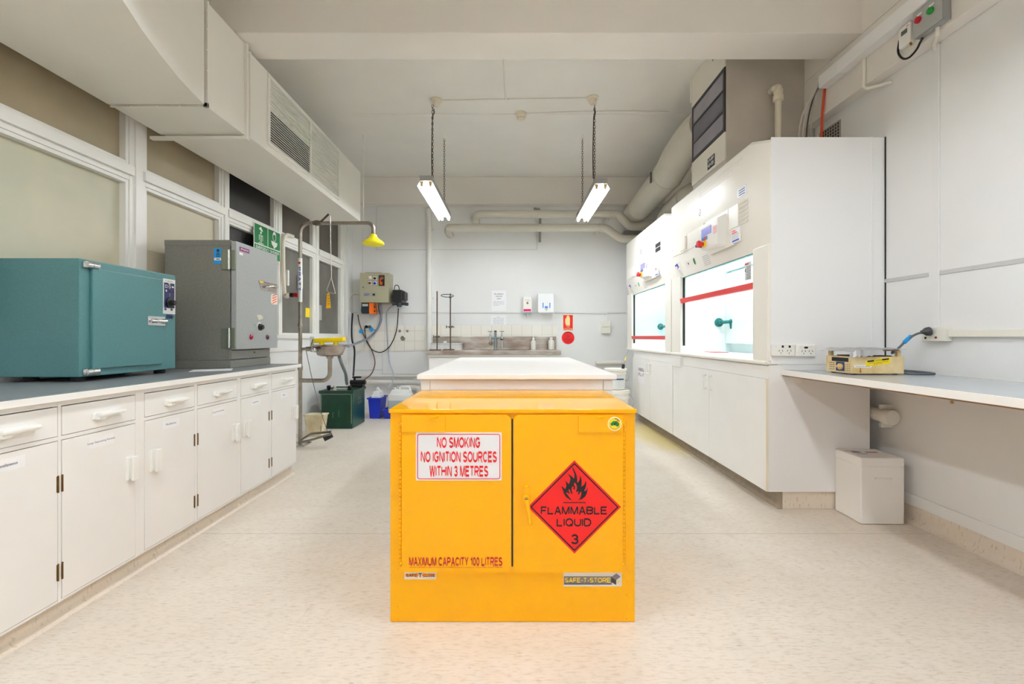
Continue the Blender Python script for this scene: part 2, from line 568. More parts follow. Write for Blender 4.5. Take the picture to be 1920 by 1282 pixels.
# floor: worn cream sheet vinyl
def floor_material():
    m = bpy.data.materials.new('worn_cream_vinyl')
    m.use_nodes = True
    nt = m.node_tree
    N, L = nt.nodes, nt.links
    b = N['Principled BSDF']
    tc = N.new('ShaderNodeTexCoord')
    def noise(scale, stretch, detail=4, rough=0.6):
        mp = N.new('ShaderNodeMapping')
        mp.inputs['Scale'].default_value = stretch
        L.new(tc.outputs['Object'], mp.inputs['Vector'])
        n = N.new('ShaderNodeTexNoise')
        n.inputs['Scale'].default_value = scale
        n.inputs['Detail'].default_value = detail
        n.inputs['Roughness'].default_value = rough
        L.new(mp.outputs[0], n.inputs['Vector'])
        return n.outputs['Fac']
    def ramp(fac, p0, p1, v0, v1):
        r = N.new('ShaderNodeMapRange')
        r.inputs['From Min'].default_value = p0
        r.inputs['From Max'].default_value = p1
        r.inputs['To Min'].default_value = v0
        r.inputs['To Max'].default_value = v1
        L.new(fac, r.inputs['Value'])
        return r.outputs[0]
    def mix(fac, c1, c2):
        x = N.new('ShaderNodeMix')
        x.data_type = 'RGBA'
        L.new(fac, x.inputs[0])
        for i, c in ((6, c1), (7, c2)):
            if isinstance(c, tuple):
                x.inputs[i].default_value = c + (1,)
            else:
                L.new(c, x.inputs[i])
        return x.outputs[2]
    def math_(op, a, b_):
        x = N.new('ShaderNodeMath')
        x.operation = op
        for i, c in ((0, a), (1, b_)):
            if isinstance(c, (int, float)):
                x.inputs[i].default_value = c
            else:
                L.new(c, x.inputs[i])
        return x.outputs[0]
    base = mix(ramp(noise(1.3, (1, 1, 1)), 0.35, 0.7, 0, 1), lin((219, 209, 196)), lin((231, 224, 214)))
    base = mix(ramp(noise(9, (1, 2.2, 1), 6, 0.7), 0.5, 0.75, 0, 0.55), base, lin((205, 195, 181)))
    base = mix(ramp(noise(70, (0.4, 1.7, 1), 3, 0.6), 0.50, 0.74, 0, 0.62), base, lin((186, 168, 146)))
    base = mix(ramp(noise(55, (0.45, 2.4, 1), 2, 0.5), 0.715, 0.765, 0, 0.55), base, lin((128, 106, 86)))
    # scratches
    base = mix(ramp(noise(5, (9, 0.7, 1), 2, 0.4), 0.74, 0.79, 0, 0.3), base, lin((158, 140, 120)))
    sep = N.new('ShaderNodeSeparateXYZ')
    L.new(tc.outputs['Object'], sep.inputs[0])
    # welded seam across the sheet
    d = math_('ABSOLUTE', math_('SUBTRACT', sep.outputs['Y'], 2.504), 0)
    base = mix(ramp(d, 0.0015, 0.005, 0.38, 0.0), base, lin((140, 120, 98)))
    # yellowed patch beside the cupboards
    dx = math_('MULTIPLY', math_('SUBTRACT', sep.outputs['X'], 1.62), 2.6)
    dy = math_('SUBTRACT', sep.outputs['Y'], 5.0)
    rr = math_('SQRT', math_('ADD', math_('MULTIPLY', dx, dx), math_('MULTIPLY', dy, dy)), 0)
    rr = math_('ADD', rr, math_('MULTIPLY', noise(4, (1, 1, 1)), 0.6))
    base = mix(ramp(rr, 0.8, 1.25, 0.8, 0.0), base, lin((214, 196, 128)))
    L.new(base, b.inputs['Base Color'])
    b.inputs['Roughness'].default_value = 0.42
    b.inputs['Specular IOR Level'].default_value = 0.35
    bp = N.new('ShaderNodeBump')
    bp.inputs['Strength'].default_value = 0.12
    bp.inputs['Distance'].default_value = 0.002
    L.new(noise(120, (1, 1, 1)), bp.inputs['Height'])
    L.new(bp.outputs[0], b.inputs['Normal'])
    return m
FLOORM = floor_material()
struct(MB().box(XL - 0.1, XR + 0.1, YN - 0.1, YB + 0.1, -0.08, 0).build('floor', FLOORM, org=(0, 0, 0)))
struct(MB().box(XL - 0.1, XR + 0.1, YN - 0.1, YB + 0.1, ZC, ZC + 0.1).build('ceiling', ceil_paint))
struct(MB().box(XL - 0.1, XR + 0.1, YB, YB + 0.1, 0, ZC).build('wall_back', white_wall))
struct(MB().box(XL - 0.1, XR + 0.1, YN - 0.1, YN, 0, ZC).build('wall_front', white_wall))
struct(MB().box(XR, XR + 0.1, YN, YB, 0, ZC).build('wall_right', white_wall))

# left wall: dado, glazed screen above it, plaster above that
SILL = 1.085
wl = MB()
wl.box(XL - 0.1, XL, YN, YB, 0, SILL)
wl.box(XL - 0.1, XL, YN, 0.2, SILL, ZC)
wl.box(XL - 0.1, XL, 0.2, YB, 3.04, ZC)
wl.box(XL - 0.1, XL, 6.6, YB, SILL, 3.04)
wl.box(XL - 0.1, XL - 0.07, 0.2, 6.6, SILL, 3.04)
struct(wl.build('wall_left', white_wall))

# beams across the ceiling and the raised ceiling strip at the back
struct(MB().box(XL, XR, 2.936, 3.221, SOFF, ZC, 0.012).build('beam', beam_paint))
struct(MB().box(XL, XR, 6.70, YB, SOFF, ZC, 0.01).build('beam', beam_paint))
struct(MB().box(XL, XR, -0.85, -0.56, SOFF, ZC, 0.01).build('beam', beam_paint))
# shallow downstand along the right wall
dsb = MB()
dsb.box(2.255, XR, -4.0, 6.70, 2.69, SOFF - 0.001, 0.008)
dsb.box(2.256, XR, -4.0, 2.935, SOFF - 0.001, ZC)
dsb.box(2.256, XR, 3.222, 6.70, SOFF - 0.001, ZC)
struct(dsb.build('beam', beam_paint))
# gyprock joint strip on the ceiling
struct(MB().box(-1.7, XR, 4.81, 4.845, ZC - 0.006, ZC).build('trim_1', ceil_paint))

# glazing bays of the left wall
def pane_mat(name, c, c2, sc=2.5, rough=0.45):
    return M(name, c, rough, var=0.5, vscale=sc, rgb2=c2, bump=0.25, bscale=90, ramp=(0.3, 0.7))
pn_beige = pane_mat('beige_obscure_glass', (214, 203, 178), (198, 190, 166), 1.6)
pn_smudge = pane_mat('smudged_beige_obscure_glass', (216, 204, 178), (186, 186, 165), 1.7)
pn_beige_up = pane_mat('dull_beige_obscure_glass', (176, 163, 136), (160, 148, 122), 2)
pn_black = pane_mat('black_backed_glass', (50, 48, 48), (38, 36, 37), 6, 0.3)
pn_grey = pane_mat('grey_obscure_glass', (118, 116, 108), (96, 94, 88), 3, 0.35)
pn_brown = pane_mat('brown_grey_obscure_glass', (96, 88, 78), (80, 73, 66), 4, 0.35)
TZ0, TZ1 = 2.07, 2.165
bays = [(0.26, 1.08, pn_beige, pn_beige_up), (1.14, 1.93, pn_beige, pn_beige_up), (1.99, 2.867, pn_smudge, pn_beige_up), (2.99, 3.776, pn_beige, pn_beige_up),
        (3.87, 4.64, pn_black, pn_black), (4.764, 5.54, pn_grey, pn_brown), (5.68, 6.44, pn_grey, pn_brown)]
bays = [b + (None,) for b in bays]
for i, (y0, y1, lo, up, _) in enumerate(bays):
    fr = MB()
    xo, xi = XL - 0.005, XL - 0.05
    for (z0, z1) in ((SILL + 0.02, TZ0), (TZ1, 3.02)):
        w = 0.022
        fr.box(xi, xo, y0, y0 + w, z0, z1, 0.003)
        fr.box(xi, xo, y1 - w, y1, z0, z1, 0.003)
        fr.box(xi, xo, y0 + w, y1 - w, z0, z0 + w, 0.003)
        fr.box(xi, xo, y0 + w, y1 - w, z1 - w, z1, 0.003)
    wn = struct(fr.build('window_%d' % (i + 1), white_trim))
    p = MB().box(XL - 0.062, XL - 0.045, y0 + 0.01, y1 - 0.01, SILL + 0.03, TZ0 - 0.01)
    p.build('lower_pane', lo, wn)
    p = MB().box(XL - 0.062, XL - 0.045, y0 + 0.01, y1 - 0.01, TZ1 + 0.01, 3.01)
    p.build('upper_pane', up, wn)
    if i == 5:
        h = MB()
        h.box(xo - 0.03, xo + 0.022, y0 + 0.10, y0 + 0.135, 1.63, 1.80, 0.010)
        h.build('casement_handle', white_trim, wn)
        h = MB()
        h.box(xo - 0.03, xo + 0.022, y1 - 0.36, y1 - 0.325, 1.63, 1.80, 0.010)
        h.build('casement_handle', white_trim, wn)
        fpn = facing_right(XL - 0.045)
        MB().frect(fpn, y1 - 0.13, 1.32, y1 - 0.025, 1.43, 0, 0.001).build('yellow_sticker', yellow_plain, wn)
    if i == 6:
        fpn = facing_right(XL - 0.045)
        MB().frect(fpn, y0 + 0.025, 1.30, y0 + 0.19, 1.49, 0, 0.001).build('grey_paper_patch', M('patch_grey', (176, 178, 176), 0.6), wn)
# mullions, transom and sill of the screen
ml = MB()
edges = [(0.2, 0.26), (1.08, 1.14), (1.93, 1.99), (2.867, 2.99), (3.776, 3.87), (4.64, 4.764), (5.54, 5.68), (6.44, 6.60)]
for (a, b) in edges:
    ml.box(XL - 0.07, XL + 0.002, a, b, SILL, 3.04, 0.003)
    m_ = (a + b) / 2
    ml.box(XL - 0.02, XL + 0.014, m_ - (b - a) * 0.22, m_ + (b - a) * 0.22, SILL, 3.04, 0.003)
struct(ml.build('trim_2', white_trim))
tr = MB()
for k in range(len(edges) - 1):
    tr.box(XL - 0.07, XL + 0.001, edges[k][1], edges[k + 1][0], TZ0, TZ1, 0.003)
    tr.box(XL - 0.02, XL + 0.02, edges[k][1] - 0.02, edges[k + 1][0] + 0.02, TZ0 + 0.03, TZ1 - 0.004, 0.004)
struct(tr.build('trim_3', white_trim))
sl = MB()
sl.box(XL - 0.07, XL + 0.03, 0.2, 6.62, SILL - 0.02, SILL + 0.02, 0.006)
sl.box(XL, XL + 0.012, 3.6, 6.6, 0.93, 0.96, 0.003)
struct(sl.build('trim_4', white_trim))
# corner post where the screen meets the back wall
struct(MB().box(XL, XL + 0.018, 6.62, YB, 0.0, 3.04, 0.004).build('trim_5', white_wall))

# back wall battens between the lining sheets
bt = MB()
fb = facing_cam(YB)
def wall_line(px0, py0, px1, py1, w=0.014, d=0.006):
    a, b = P(px0, py0, YB), P(px1, py1, YB)
    bt.box(min(a.x, b.x) - w / 2, max(a.x, b.x) + w / 2, YB - d, YB, min(a.z, b.z) - w / 2, max(a.z, b.z) + w / 2, 0.002)
wall_line(706, 388, 706, 468)
wall_line(706, 468, 1007, 468)
wall_line(1007, 432, 1007, 468)
wall_line(663, 586, 1172, 586, 0.022, 0.012)
wall_line(717, 662, 717, 701)
wall_line(717, 701, 798, 701)
wall_line(662, 693, 717, 693)
wall_line(680, 430, 680, 586, 0.01)
struct(bt.build('trim_6', M('joint_strip_grey', (214, 215, 214), 0.5)))
wall_gr = MB()
fr_ = facing_left(XR)
# grooves and cover strips of the right wall lining
for (y0, y1, z) in ((2.555, 3.0, 1.432), (0.2, 2.50, 1.432)):
    wall_gr.box(XR - 0.006, XR, y0, y1, z - 0.011, z + 0.011, 0.002)
wall_gr2 = MB()
for y in (2.505,):
    wall_gr2.box(XR - 0.012, XR, y - 0.02, y + 0.02, 1.131, 2.688, 0.004)
struct(wall_gr.build('trim_7', M('groove_grey', (196, 196, 195), 0.6)))
struct(wall_gr2.build('trim_10', white_wall))

# tiled splash areas of the back wall
def tile_material():
    m = bpy.data.materials.new('cream_square_tiles')
    m.use_nodes = True
    nt = m.node_tree
    b = nt.nodes['Principled BSDF']
    tc = nt.nodes.new('ShaderNodeTexCoord')
    sep = nt.nodes.new('ShaderNodeSeparateXYZ')
    cmb = nt.nodes.new('ShaderNodeCombineXYZ')
    nt.links.new(tc.outputs['Object'], sep.inputs[0])
    nt.links.new(sep.outputs['X'], cmb.inputs[0])
    nt.links.new(sep.outputs['Z'], cmb.inputs[1])
    br = nt.nodes.new('ShaderNodeTexBrick')
    br.offset = 0.0
    br.inputs['Scale'].default_value = 1.0
    br.inputs['Brick Width'].default_value = 0.152
    br.inputs['Row Height'].default_value = 0.152
    br.inputs['Mortar Size'].default_value = 0.003
    br.inputs['Color1'].default_value = lin((238, 235, 227)) + (1,)
    br.inputs['Color2'].default_value = lin((233, 230, 221)) + (1,)
    br.inputs['Mortar'].default_value = lin((212, 204, 188)) + (1,)
    nt.links.new(cmb.outputs[0], br.inputs['Vector'])
    nt.links.new(br.outputs['Color'], b.inputs['Base Color'])
    b.inputs['Roughness'].default_value = 0.3
    return m
TILEM = tile_material()
a, b = P(664, 610, YB), P(798, 658, YB)
t1 = MB().box(a.x, b.x, YB - 0.008, YB, b.z, a.z)
t1.build('wall_back_tiles', TILEM, org=(a.x, YB, b.z))
a, b = P(808, 609, YB), P(1045, 634, YB)
t2 = MB().box(a.x, b.x, YB - 0.008, YB, b.z, a.z)
t2.build('wall_back_tiles', TILEM, org=(a.x, YB, a.z - 0.152))
for o in bpy.data.objects:
    if o.name.startswith('wall_back_tiles'):
        struct(o)

# coved vinyl skirting
VCOVE = M('vinyl_skirting', (222, 211, 196), 0.45, var=0.25, vscale=40, rgb2=(196, 180, 158), stretch=(2.5, 2.5, .6), ramp=(0.30, 0.42))
PLINTHM = M('shaded_plinth_vinyl', (158, 144, 124), 0.5, var=0.2, vscale=9, stretch=(2, 2, 1))  # shade of the recess under the cupboards put into the colour
def cove(name, x, y0, y1, h, side, mat=None):
    """profile: vertical face at x, sweeping out at the floor by 30 mm towards `side`"""
    mb = MB()
    prof = [(0.0, h), (0.004, h), (0.004, 0.04), (0.010, 0.018), (0.022, 0.006), (0.032, 0.0), (0.0, 0.0)]
    bm = mb.bm
    A = [bm.verts.new((x + side * p, y0, q)) for p, q in prof]
    B = [bm.verts.new((x + side * p, y1, q)) for p, q in prof]
    for i in range(len(prof)):
        j = (i + 1) % len(prof)
        bm.faces.new((A[i], A[j], B[j], B[i]))
    bm.faces.new(A)
    bm.faces.new(B[::-1])
    bmesh.ops.recalc_face_normals(bm, faces=bm.faces[:])
    return struct(mb.build(name, mat or VCOVE))
cove('baseboard_left', -1.745, -0.2, 3.60, 0.085, 1)
cove('baseboard_right', XR, -4.0, 2.845, 0.10, -1)
struct(MB().box(XR - 0.012, XR, -4.0, 2.845, 0.10, 0.165, 0.003).build('trim_8', white_wall))
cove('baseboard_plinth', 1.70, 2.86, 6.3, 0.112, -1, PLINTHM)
# plinth return facing the room end
struct(MB().box(1.70, 2.25, 2.862, 2.90, 0, 0.112, 0.004).build('trim_9', VCOVE))
# ================================================================== yellow flammable liquids cabinet
def flat(px, py, Y):
    p = P(px, py, Y)
    return (p.x, p.z)
YC0, YC1 = 1.725, 2.339
cab = thing('safety_cabinet', (0, 2.03, 0), 'yellow steel flammable liquids cabinet with red hazard diamond, in the middle of the floor', 'cabinet')
body = MB()
xl, xr = flat(731.5, 0, YC0)[0], flat(1191, 0, YC0)[0]
body.box(xl, xr, YC0, YC1, 0.0, 0.797, 0.004)
# rivets of the plinth and the outer frame
for px, ys in ((746, (1066, 1090, 1115, 1137, 1160)), (1175, (1066, 1090, 1115, 1137, 1160))):
    for py in ys:
        q = P(px, py, YC0)
        body.ball((q.x, q.y, q.z), 0.0035, seg=8)
body.build('body', YELLOW, cab)
MB().box(xl - 0.004, xr + 0.004, YC0 - 0.009, YC1, 0.793, 0.808, 0.003).build('lid', YELLOW, cab)
YD = YC0 - 0.014
fd = facing_cam(YD)
def R8(x, y):
    return flat(720 + x * 0.35874, 720 + y * 0.35874, YD)
def Rb(x, y):
    return flat(740 + x * 0.114583, 1030 + y * 0.114583, YD)
def Rc(x, y):
    return flat(1040 + x * 0.26534, 770 + y * 0.26534, YD)
def Rd(x, y):
    return flat(1000 + x * 0.15206, 850 + y * 0.15206, YD)
def door_panel(x0, y0, x1, y1, round_right):
    a0, b1 = R8(x0, y0)
    a1, b0 = R8(x1, y1)
    pts = rrect(a0, b0, a1, b1, 0.024, 6)
    keep = []
    for (a, b) in pts:          # only the two corners at the meeting stile are rounded
        if (a > (a0 + a1) / 2) == round_right:
            keep.append((a, b))
    if round_right:
        keep = keep + [(a0, b1), (a0, b0)]
    else:
        keep = [(a1, b0), (a1, b1)] + keep
    mb = MB().fpoly(fd, keep, -0.0085, 0.0)
    return mb
dl = door_panel(92, 160, 665, 983, True).build('door', YELLOW, cab)
dr = door_panel(676, 160, 1250, 985, False).build('door', YELLOW, cab)
# dark strip filling the gap between the doors
mb = MB()
a0, b1 = R8(666, 183)
a1, b0 = R8(674.5, 952)
mb.frect(fd, a0, b0, a1, b1, -0.010, 0.0006)
mb.build('door_gap', dark_gap, cab)
# stiffener plates and latch tabs
for door, x0, x1, tx in ((dl, 93, 322, (243, 282)), (dr, 1015, 1248, (1118, 1152))):
    a0, b1 = R8(x0, 163)
    a1, b0 = R8(x1, 250)
    MB().frect(fd, a0, b0, a1, b1, 0.0015, 0.006).build('stiffener_plate', YELLOW, door)
    mb = MB()
    p0, p1 = R8(tx[0], 170), R8(tx[1], 170)
    mb.tube([fd(p0[0], p0[1], 0.004), fd(p0[0] + 0.003, p0[1], 0.010), fd(p1[0] - 0.003, p1[1], 0.010), fd(p1[0], p1[1], 0.004)], 0.0028, 8)
    mb.build('latch_tab', YELLOW, door)
# piano hinges
for door, x0 in ((dl, 83), (dr, 1257)):
    mb = MB()
    a, b1 = R8(x0, 178)
    _, b0 = R8(x0, 955)
    n = 34
    for k in range(n):
        z0 = b0 + (b1 - b0) * k / n
        z1 = b0 + (b1 - b0) * (k + 0.86) / n
        mb.tube([fd(a, z0, -0.006), fd(a, z1, -0.006)], 0.0052, 8)
    mb.build('hinge', YELLOW, door)
    for yy in (205, 938):
        q = R8(x0 + (6 if x0 < 500 else -6), yy)
        MB().ball(fd(q[0], q[1], -0.001), 0.006, seg=10).build('hinge_pin', YELLOW, door)
# lever handle with keyed lock
mb = MB()
a0, b1 = R8(724, 527)
a1, b0 = R8(762, 604)
c0 = ((a0 + a1) / 2, b0 + 0.012)
mb.frect(fd, a0 + 0.003, b0 + 0.006, a1 - 0.003, b1, 0, 0.018, 0.010)
mb.lathe(fd(c0[0], c0[1], 0.0), [(0.0135, 0), (0.0135, 0.024), (0.011, 0.027)], 20, fd.n)
t0 = R8(745, 585)
t1 = R8(762, 708)
mb.hexa([fd(t1[0] - 0.006, t1[1], 0.030), fd(t1[0] + 0.006, t1[1], 0.030), fd(t1[0] + 0.006, t1[1], 0.040), fd(t1[0] - 0.006, t1[1], 0.040),
         fd(t0[0] - 0.008, t0[1], 0.016), fd(t0[0] + 0.008, t0[1], 0.016), fd(t0[0] + 0.008, t0[1], 0.028), fd(t0[0] - 0.008, t0[1], 0.028)], 0.003)
mb.ball(fd(t1[0], t1[1], 0.035), 0.0075, seg=12)
hd = mb.build('handle', YELLOW, dr)
# keyway
mb = MB()
mb.fdisc(fd, c0[0], c0[1], 0.008, 0.026, 0.0285, 20)
mb.build('lock_cylinder', M('dull_brass_key', (196, 150, 40), 0.3, 0.7), dr)
mb = MB()
mb.frect(fd, c0[0] - 0.005, c0[1] - 0.0012, c0[0] + 0.005, c0[1] + 0.0012, 0.028, 0.0292)
mb.build('keyway', black, dr)
# NO SMOKING sign
sg = MB()
a0, b1 = R8(167, 252)
a1, b0 = R8(615, 503)
sg.frect(fd, a0, b0, a1, b1, -0.0005, 0.0012)
sg = plab(sg.build('warning_sign', M('sign_white', (236, 236, 240), 0.4), dl), 'white no smoking sign with red lettering')
st = MB()
a0, b1 = R8(174, 259)
a1, b0 = R8(608, 496)
st.fband(fd, rrect(a0, b0, a1, b1, 0.009), rrect(a0 + 0.003, b0 + 0.003, a1 - 0.003, b1 - 0.003, 0.006), 0.0018)
for s_, x0, y0, x1, y1 in (('NO SMOKING', 277, 276, 503, 333), ('NO IGNITION SOURCES', 193, 350, 590, 408), ('WITHIN 3 METRES', 238, 425, 545, 483)):
    a0, b1 = R8(x0, y0)
    a1, b0 = R8(x1, y1)
    st.text(fd, s_, a0, b0, a1, b1, 0.0018, 0.030)
st.build('sign_lettering', red_text, dl)
# capacity lettering
st = MB()
for s_, x0, y0, x1, y1, bo in (('MAXIMUM CAPACITY 100 LITRES', 238, 121, 1762, 266, 0.030), ('DESIGNED & MANUFACTURED IN AUSTRALIA BY STOREMASTA PRODUCTS AUSTRALIA - DEVON STREET, BURNIE, TASMANIA', 238, 282, 1762, 300, 0.01)):
    a0, b1 = Rb(x0, y0)
    a1, b0 = Rb(x1, y1)
    st.text(fd, s_, a0, b0, a1, b1, 0.0008, bo)
plab(st.build('capacity_lettering', darkred_text, dl), 'dark red maximum capacity lettering')
# hazard diamond
c = R8(995, 641)
hw = R8(1238.5, 641)[0] - c[0]
dm = MB()
dm.fpoly(fd, [(c[0] + hw, c[1]), (c[0], c[1] + hw), (c[0] - hw, c[1]), (c[0], c[1] - hw)], -0.0005, 0.0012)
plab(dm.build('hazard_diamond', red, dr), 'red flammable liquid class diamond')
dk = MB()
h1, h2 = hw * 0.948, hw * 0.912
dk.fband(fd, [(c[0] + h1, c[1]), (c[0], c[1] + h1), (c[0] - h1, c[1]), (c[0], c[1] - h1)], [(c[0] + h2, c[1]), (c[0], c[1] + h2), (c[0] - h2, c[1]), (c[0], c[1] - h2)], 0.0018)
flame_out = [(482, 578), (440, 562), (400, 530), (375, 490), (366, 450), (356, 425), (343, 402), (366, 412), (388, 436), (398, 425), (408, 396), (403, 362), (389, 330),
             (412, 350), (436, 376), (446, 350), (458, 318), (452, 288), (436, 264), (415, 243), (448, 262), (480, 286), (500, 306), (508, 286), (506, 250), (492, 215), (482, 186), (488, 164),
             (500, 196), (520, 236), (536, 276), (540, 320), (540, 360), (558, 346), (570, 318), (574, 290), (566, 270), (584, 288), (594, 326), (594, 372), (590, 404), (612, 396), (634, 370),
             (640, 340), (640, 334), (652, 352), (650, 390), (640, 430), (626, 458), (640, 460), (656, 444), (668, 412), (668, 440), (660, 486), (640, 526), (606, 556), (552, 576),
             (576, 548), (590, 506), (590, 464), (576, 478), (562, 500), (552, 512), (550, 490), (556, 464), (545, 462), (530, 480), (527, 458), (537, 430), (536, 400), (524, 370), (510, 357), (502, 364),
             (500, 380), (512, 405), (513, 430), (503, 446), (494, 436), (497, 410), (484, 402), (472, 420), (471, 450), (480, 480), (484, 502), (468, 492), (457, 470), (450, 444), (436, 436), (434, 456), (444, 480), (450, 498), (420, 480), (399, 480), (412, 498), (432, 520), (450, 548)]
dk.fpoly(fd, [Rd(x, y) for x, y in flame_out], None, 0.0018)
a0, b1 = Rd(369, 598)
a1, b0 = Rd(645, 609)
dk.frect(fd, a0, b0, a1, b1, None, 0.0018)
for s_, x0, y0, x1, y1 in (('FLAMMABLE', 92, 650, 903, 750), ('LIQUID', 287, 795, 713, 898), ('3', 465, 992, 557, 1116)):
    a0, b1 = Rd(x0, y0)
    a1, b0 = Rd(x1, y1)
    dk.text(fd, s_, a0, b0, a1, b1, 0.0018, 0.022)
dk.build('diamond_lettering', black_flat, dr)
# round approval badge
c = Rc(421, 90)
r = Rc(470, 90)[0] - c[0]
MB().fdisc(fd, c[0], c[1], r, 0.0, 0.0066, 32).build('badge', plastic, dr)
MB().fdisc(fd, c[0], c[1], r * 0.9, 0.0, 0.0070, 32).build('badge_face', M('badge_yellow', (252, 214, 30), 0.4), dr)
aus = [(-.62, -.05), (-.58, .16), (-.40, .24), (-.28, .42), (-.10, .50), (.0, .38), (.10, .50), (.22, .46), (.20, .30), (.34, .22), (.40, .50), (.48, .30), (.62, .10), (.66, -.12), (.56, -.32), (.42, -.44), (.26, -.38), (.14, -.24), (-.10, -.18), (-.34, -.30), (-.52, -.28)]
MB().fpoly(fd, [(c[0] + x * r, c[1] + y * r * 0.9) for x, y in aus], None, 0.0074).build('badge_map', green_print, dr)
bk = MB()
bk.fpoly(fd, [(c[0] + x * r, c[1] + y * r) for x, y in ((-.2, .05), (-.02, -.22), (.42, .48), (.36, .52), (-.02, -.02), (-.12, .12))], None, 0.0078)
for k in range(22):
    t = math.radians(30 + 120 * k / 21) if k < 11 else math.radians(210 + 120 * (k - 11) / 10)
    bk.fdisc(fd, c[0] + 0.76 * r * math.cos(t), c[1] + 0.76 * r * math.sin(t), r * 0.055, None, 0.0078, 6)
bk.build('badge_print', black_flat, dr)
# maker labels on the body below the doors
fp = facing_cam(YC0)
lb = MB()
a0, b1 = Rb(145, 383)
a1, b0 = Rb(670, 515)
lb.frect(fp, a0, b0, a1, b1, -0.0005, 0.001)
l1 = plab(lb.build('maker_label', M('label_white', (226, 224, 222), 0.4), cab), 'small white label with orange arrows')
lb = MB()
for pts in ([(160, 424), (343, 420), (343, 397), (384, 447), (343, 500), (343, 478), (160, 470)], [(655, 424), (470, 420), (470, 397), (430, 447), (470, 500), (470, 478), (655, 470)]):
    lb.fpoly(fp, [Rb(x, y) for x, y in pts], None, 0.0016)
lb.build('arrows', M('label_orange', (250, 160, 20), 0.4), l1)
lb = MB()
for s_, x0, y0, x1, y1 in (('SAFE', 175, 424, 356, 472), ('T', 376, 414, 438, 488), ('CLOSE', 462, 424, 648, 472), ('-', 358, 442, 374, 450), ('-', 440, 442, 456, 450)):
    a0, b1 = Rb(x0, y0)
    a1, b0 = Rb(x1, y1)
    lb.text(fp, s_, a0, b0, a1, b1, 0.0022, 0.02)
lb.build('lettering', M('navy_print', (30, 34, 78), 0.5), l1)
lb = MB()
a0, b1 = Rc(65, 1149)
a1, b0 = Rc(480, 1254)
lb.frect(fp, a0, b0, a1, b1, -0.0005, 0.001)
l2 = plab(lb.build('maker_label', MATS['label_white'], cab), 'white label with grey band and yellow lettering')
lb = MB()
a0, b1 = Rc(68, 1181)
a1, b0 = Rc(410, 1241)
lb.frect(fp, a0, b0, a1, b1, None, 0.0016)
lb.fpoly(fp, [Rc(x, y) for x, y in ((405, 1186), (441, 1160), (472, 1184), (440, 1208))], None, 0.0016)
lb.build('grey_band', M('label_grey', (128, 122, 124), 0.4), l2)
lb = MB()
lb.fpoly(fp, [Rc(x, y) for x, y in ((405, 1186), (440, 1208), (440, 1243), (405, 1222))], None, 0.0019)
a0, b1 = Rc(73, 1227)
a1, b0 = Rc(398, 1236)
lb.text(fp, 'FLAMMABLE SAFE STORAGE', a0, b0, a1, b1, 0.0022, 0.01)
lb.build('dark_print', M('label_dark', (70, 62, 64), 0.4), l2)
lb = MB()
a0, b1 = Rc(75, 1190)
a1, b0 = Rc(398, 1225)
lb.text(fp, 'SAFE-T-STORE', a0, b0, a1, b1, 0.0024, 0.02)
lb.fpoly(fp, [Rc(x, y) for x, y in ((448, 1205), (467, 1219), (448, 1232))], None, 0.0018)
lb.build('lettering', M('label_yellow', (250, 214, 40), 0.4), l2)

# ================================================================== white island bench behind it
ib = thing('island_bench', (0.02, 3.4, 0), 'white island bench cabinet standing directly behind the yellow cabinet', 'bench')
x0, x1 = flat(788.5, 0, 2.43)[0], flat(1148.5, 0, 2.43)[0]
MB().box(x0, x1, 2.43, 4.40, 0.0, 0.857, 0.003).build('carcass', joinery, ib)
for (pa, pb) in ((790, 805.5), (807, 1130.5), (1132, 1147)):
    a, b = flat(pa, 0, 2.42)[0], flat(pb, 0, 2.42)[0]
    MB().box(a, b, 2.422, 2.432, 0.80, 0.850, 0.0015).build('front_panel', joinery, ib)
    MB().box(a, b, 2.422, 2.432, 0.08, 0.795, 0.0015).build('front_panel', joinery, ib)
for k in range(3):
    MB().box(x0 - 0.008, x0 + 0.001, 2.47 + k * 0.64, 3.09 + k * 0.64, 0.10, 0.83, 0.002).build('door', joinery, ib)
    MB().box(x1 - 0.001, x1 + 0.008, 2.47 + k * 0.64, 3.09 + k * 0.64, 0.10, 0.83, 0.002).build('door', joinery, ib)
x0, x1 = flat(781.5, 0, 2.40)[0], flat(1157, 0, 2.40)[0]
tag(MB().box(x0, x1, 2.40, 4.43, 0.857, 0.883, 0.004).build('island_worktop', M('white_laminate', (244, 242, 240), 0.5, spec=0.2)), 'plain white laminate worktop lying over the island bench cabinet', 'worktop')
# ================================================================== left-hand bench
XF = -1.70
frf = facing_right(XF)
yellow_hinge = brass
def drawer_handle(parent, yc, z):
    mb = MB()
    mb.box(XF, XF + 0.009, yc - 0.065, yc + 0.065, z - 0.012, z + 0.014, 0.003)
    mb.box(XF + 0.005, XF + 0.030, yc - 0.060, yc - 0.028, z - 0.015, z + 0.006, 0.006)
    mb.box(XF + 0.012, XF + 0.036, yc - 0.062, yc + 0.064, z - 0.002, z + 0.016, 0.007)
    mb.build('handle', plastic, parent)
def door_handle(parent, y, z):
    mb = MB()
    mb.box(XF, XF + 0.010, y - 0.018, y + 0.018, z - 0.052, z + 0.052, 0.003)
    mb.box(XF + 0.006, XF + 0.030, y - 0.006, y + 0.006, z - 0.046, z + 0.046, 0.004)
    mb.box(XF + 0.022, XF + 0.037, y - 0.016, y + 0.018, z - 0.054, z + 0.054, 0.006)
    mb.build('handle', plastic, parent)
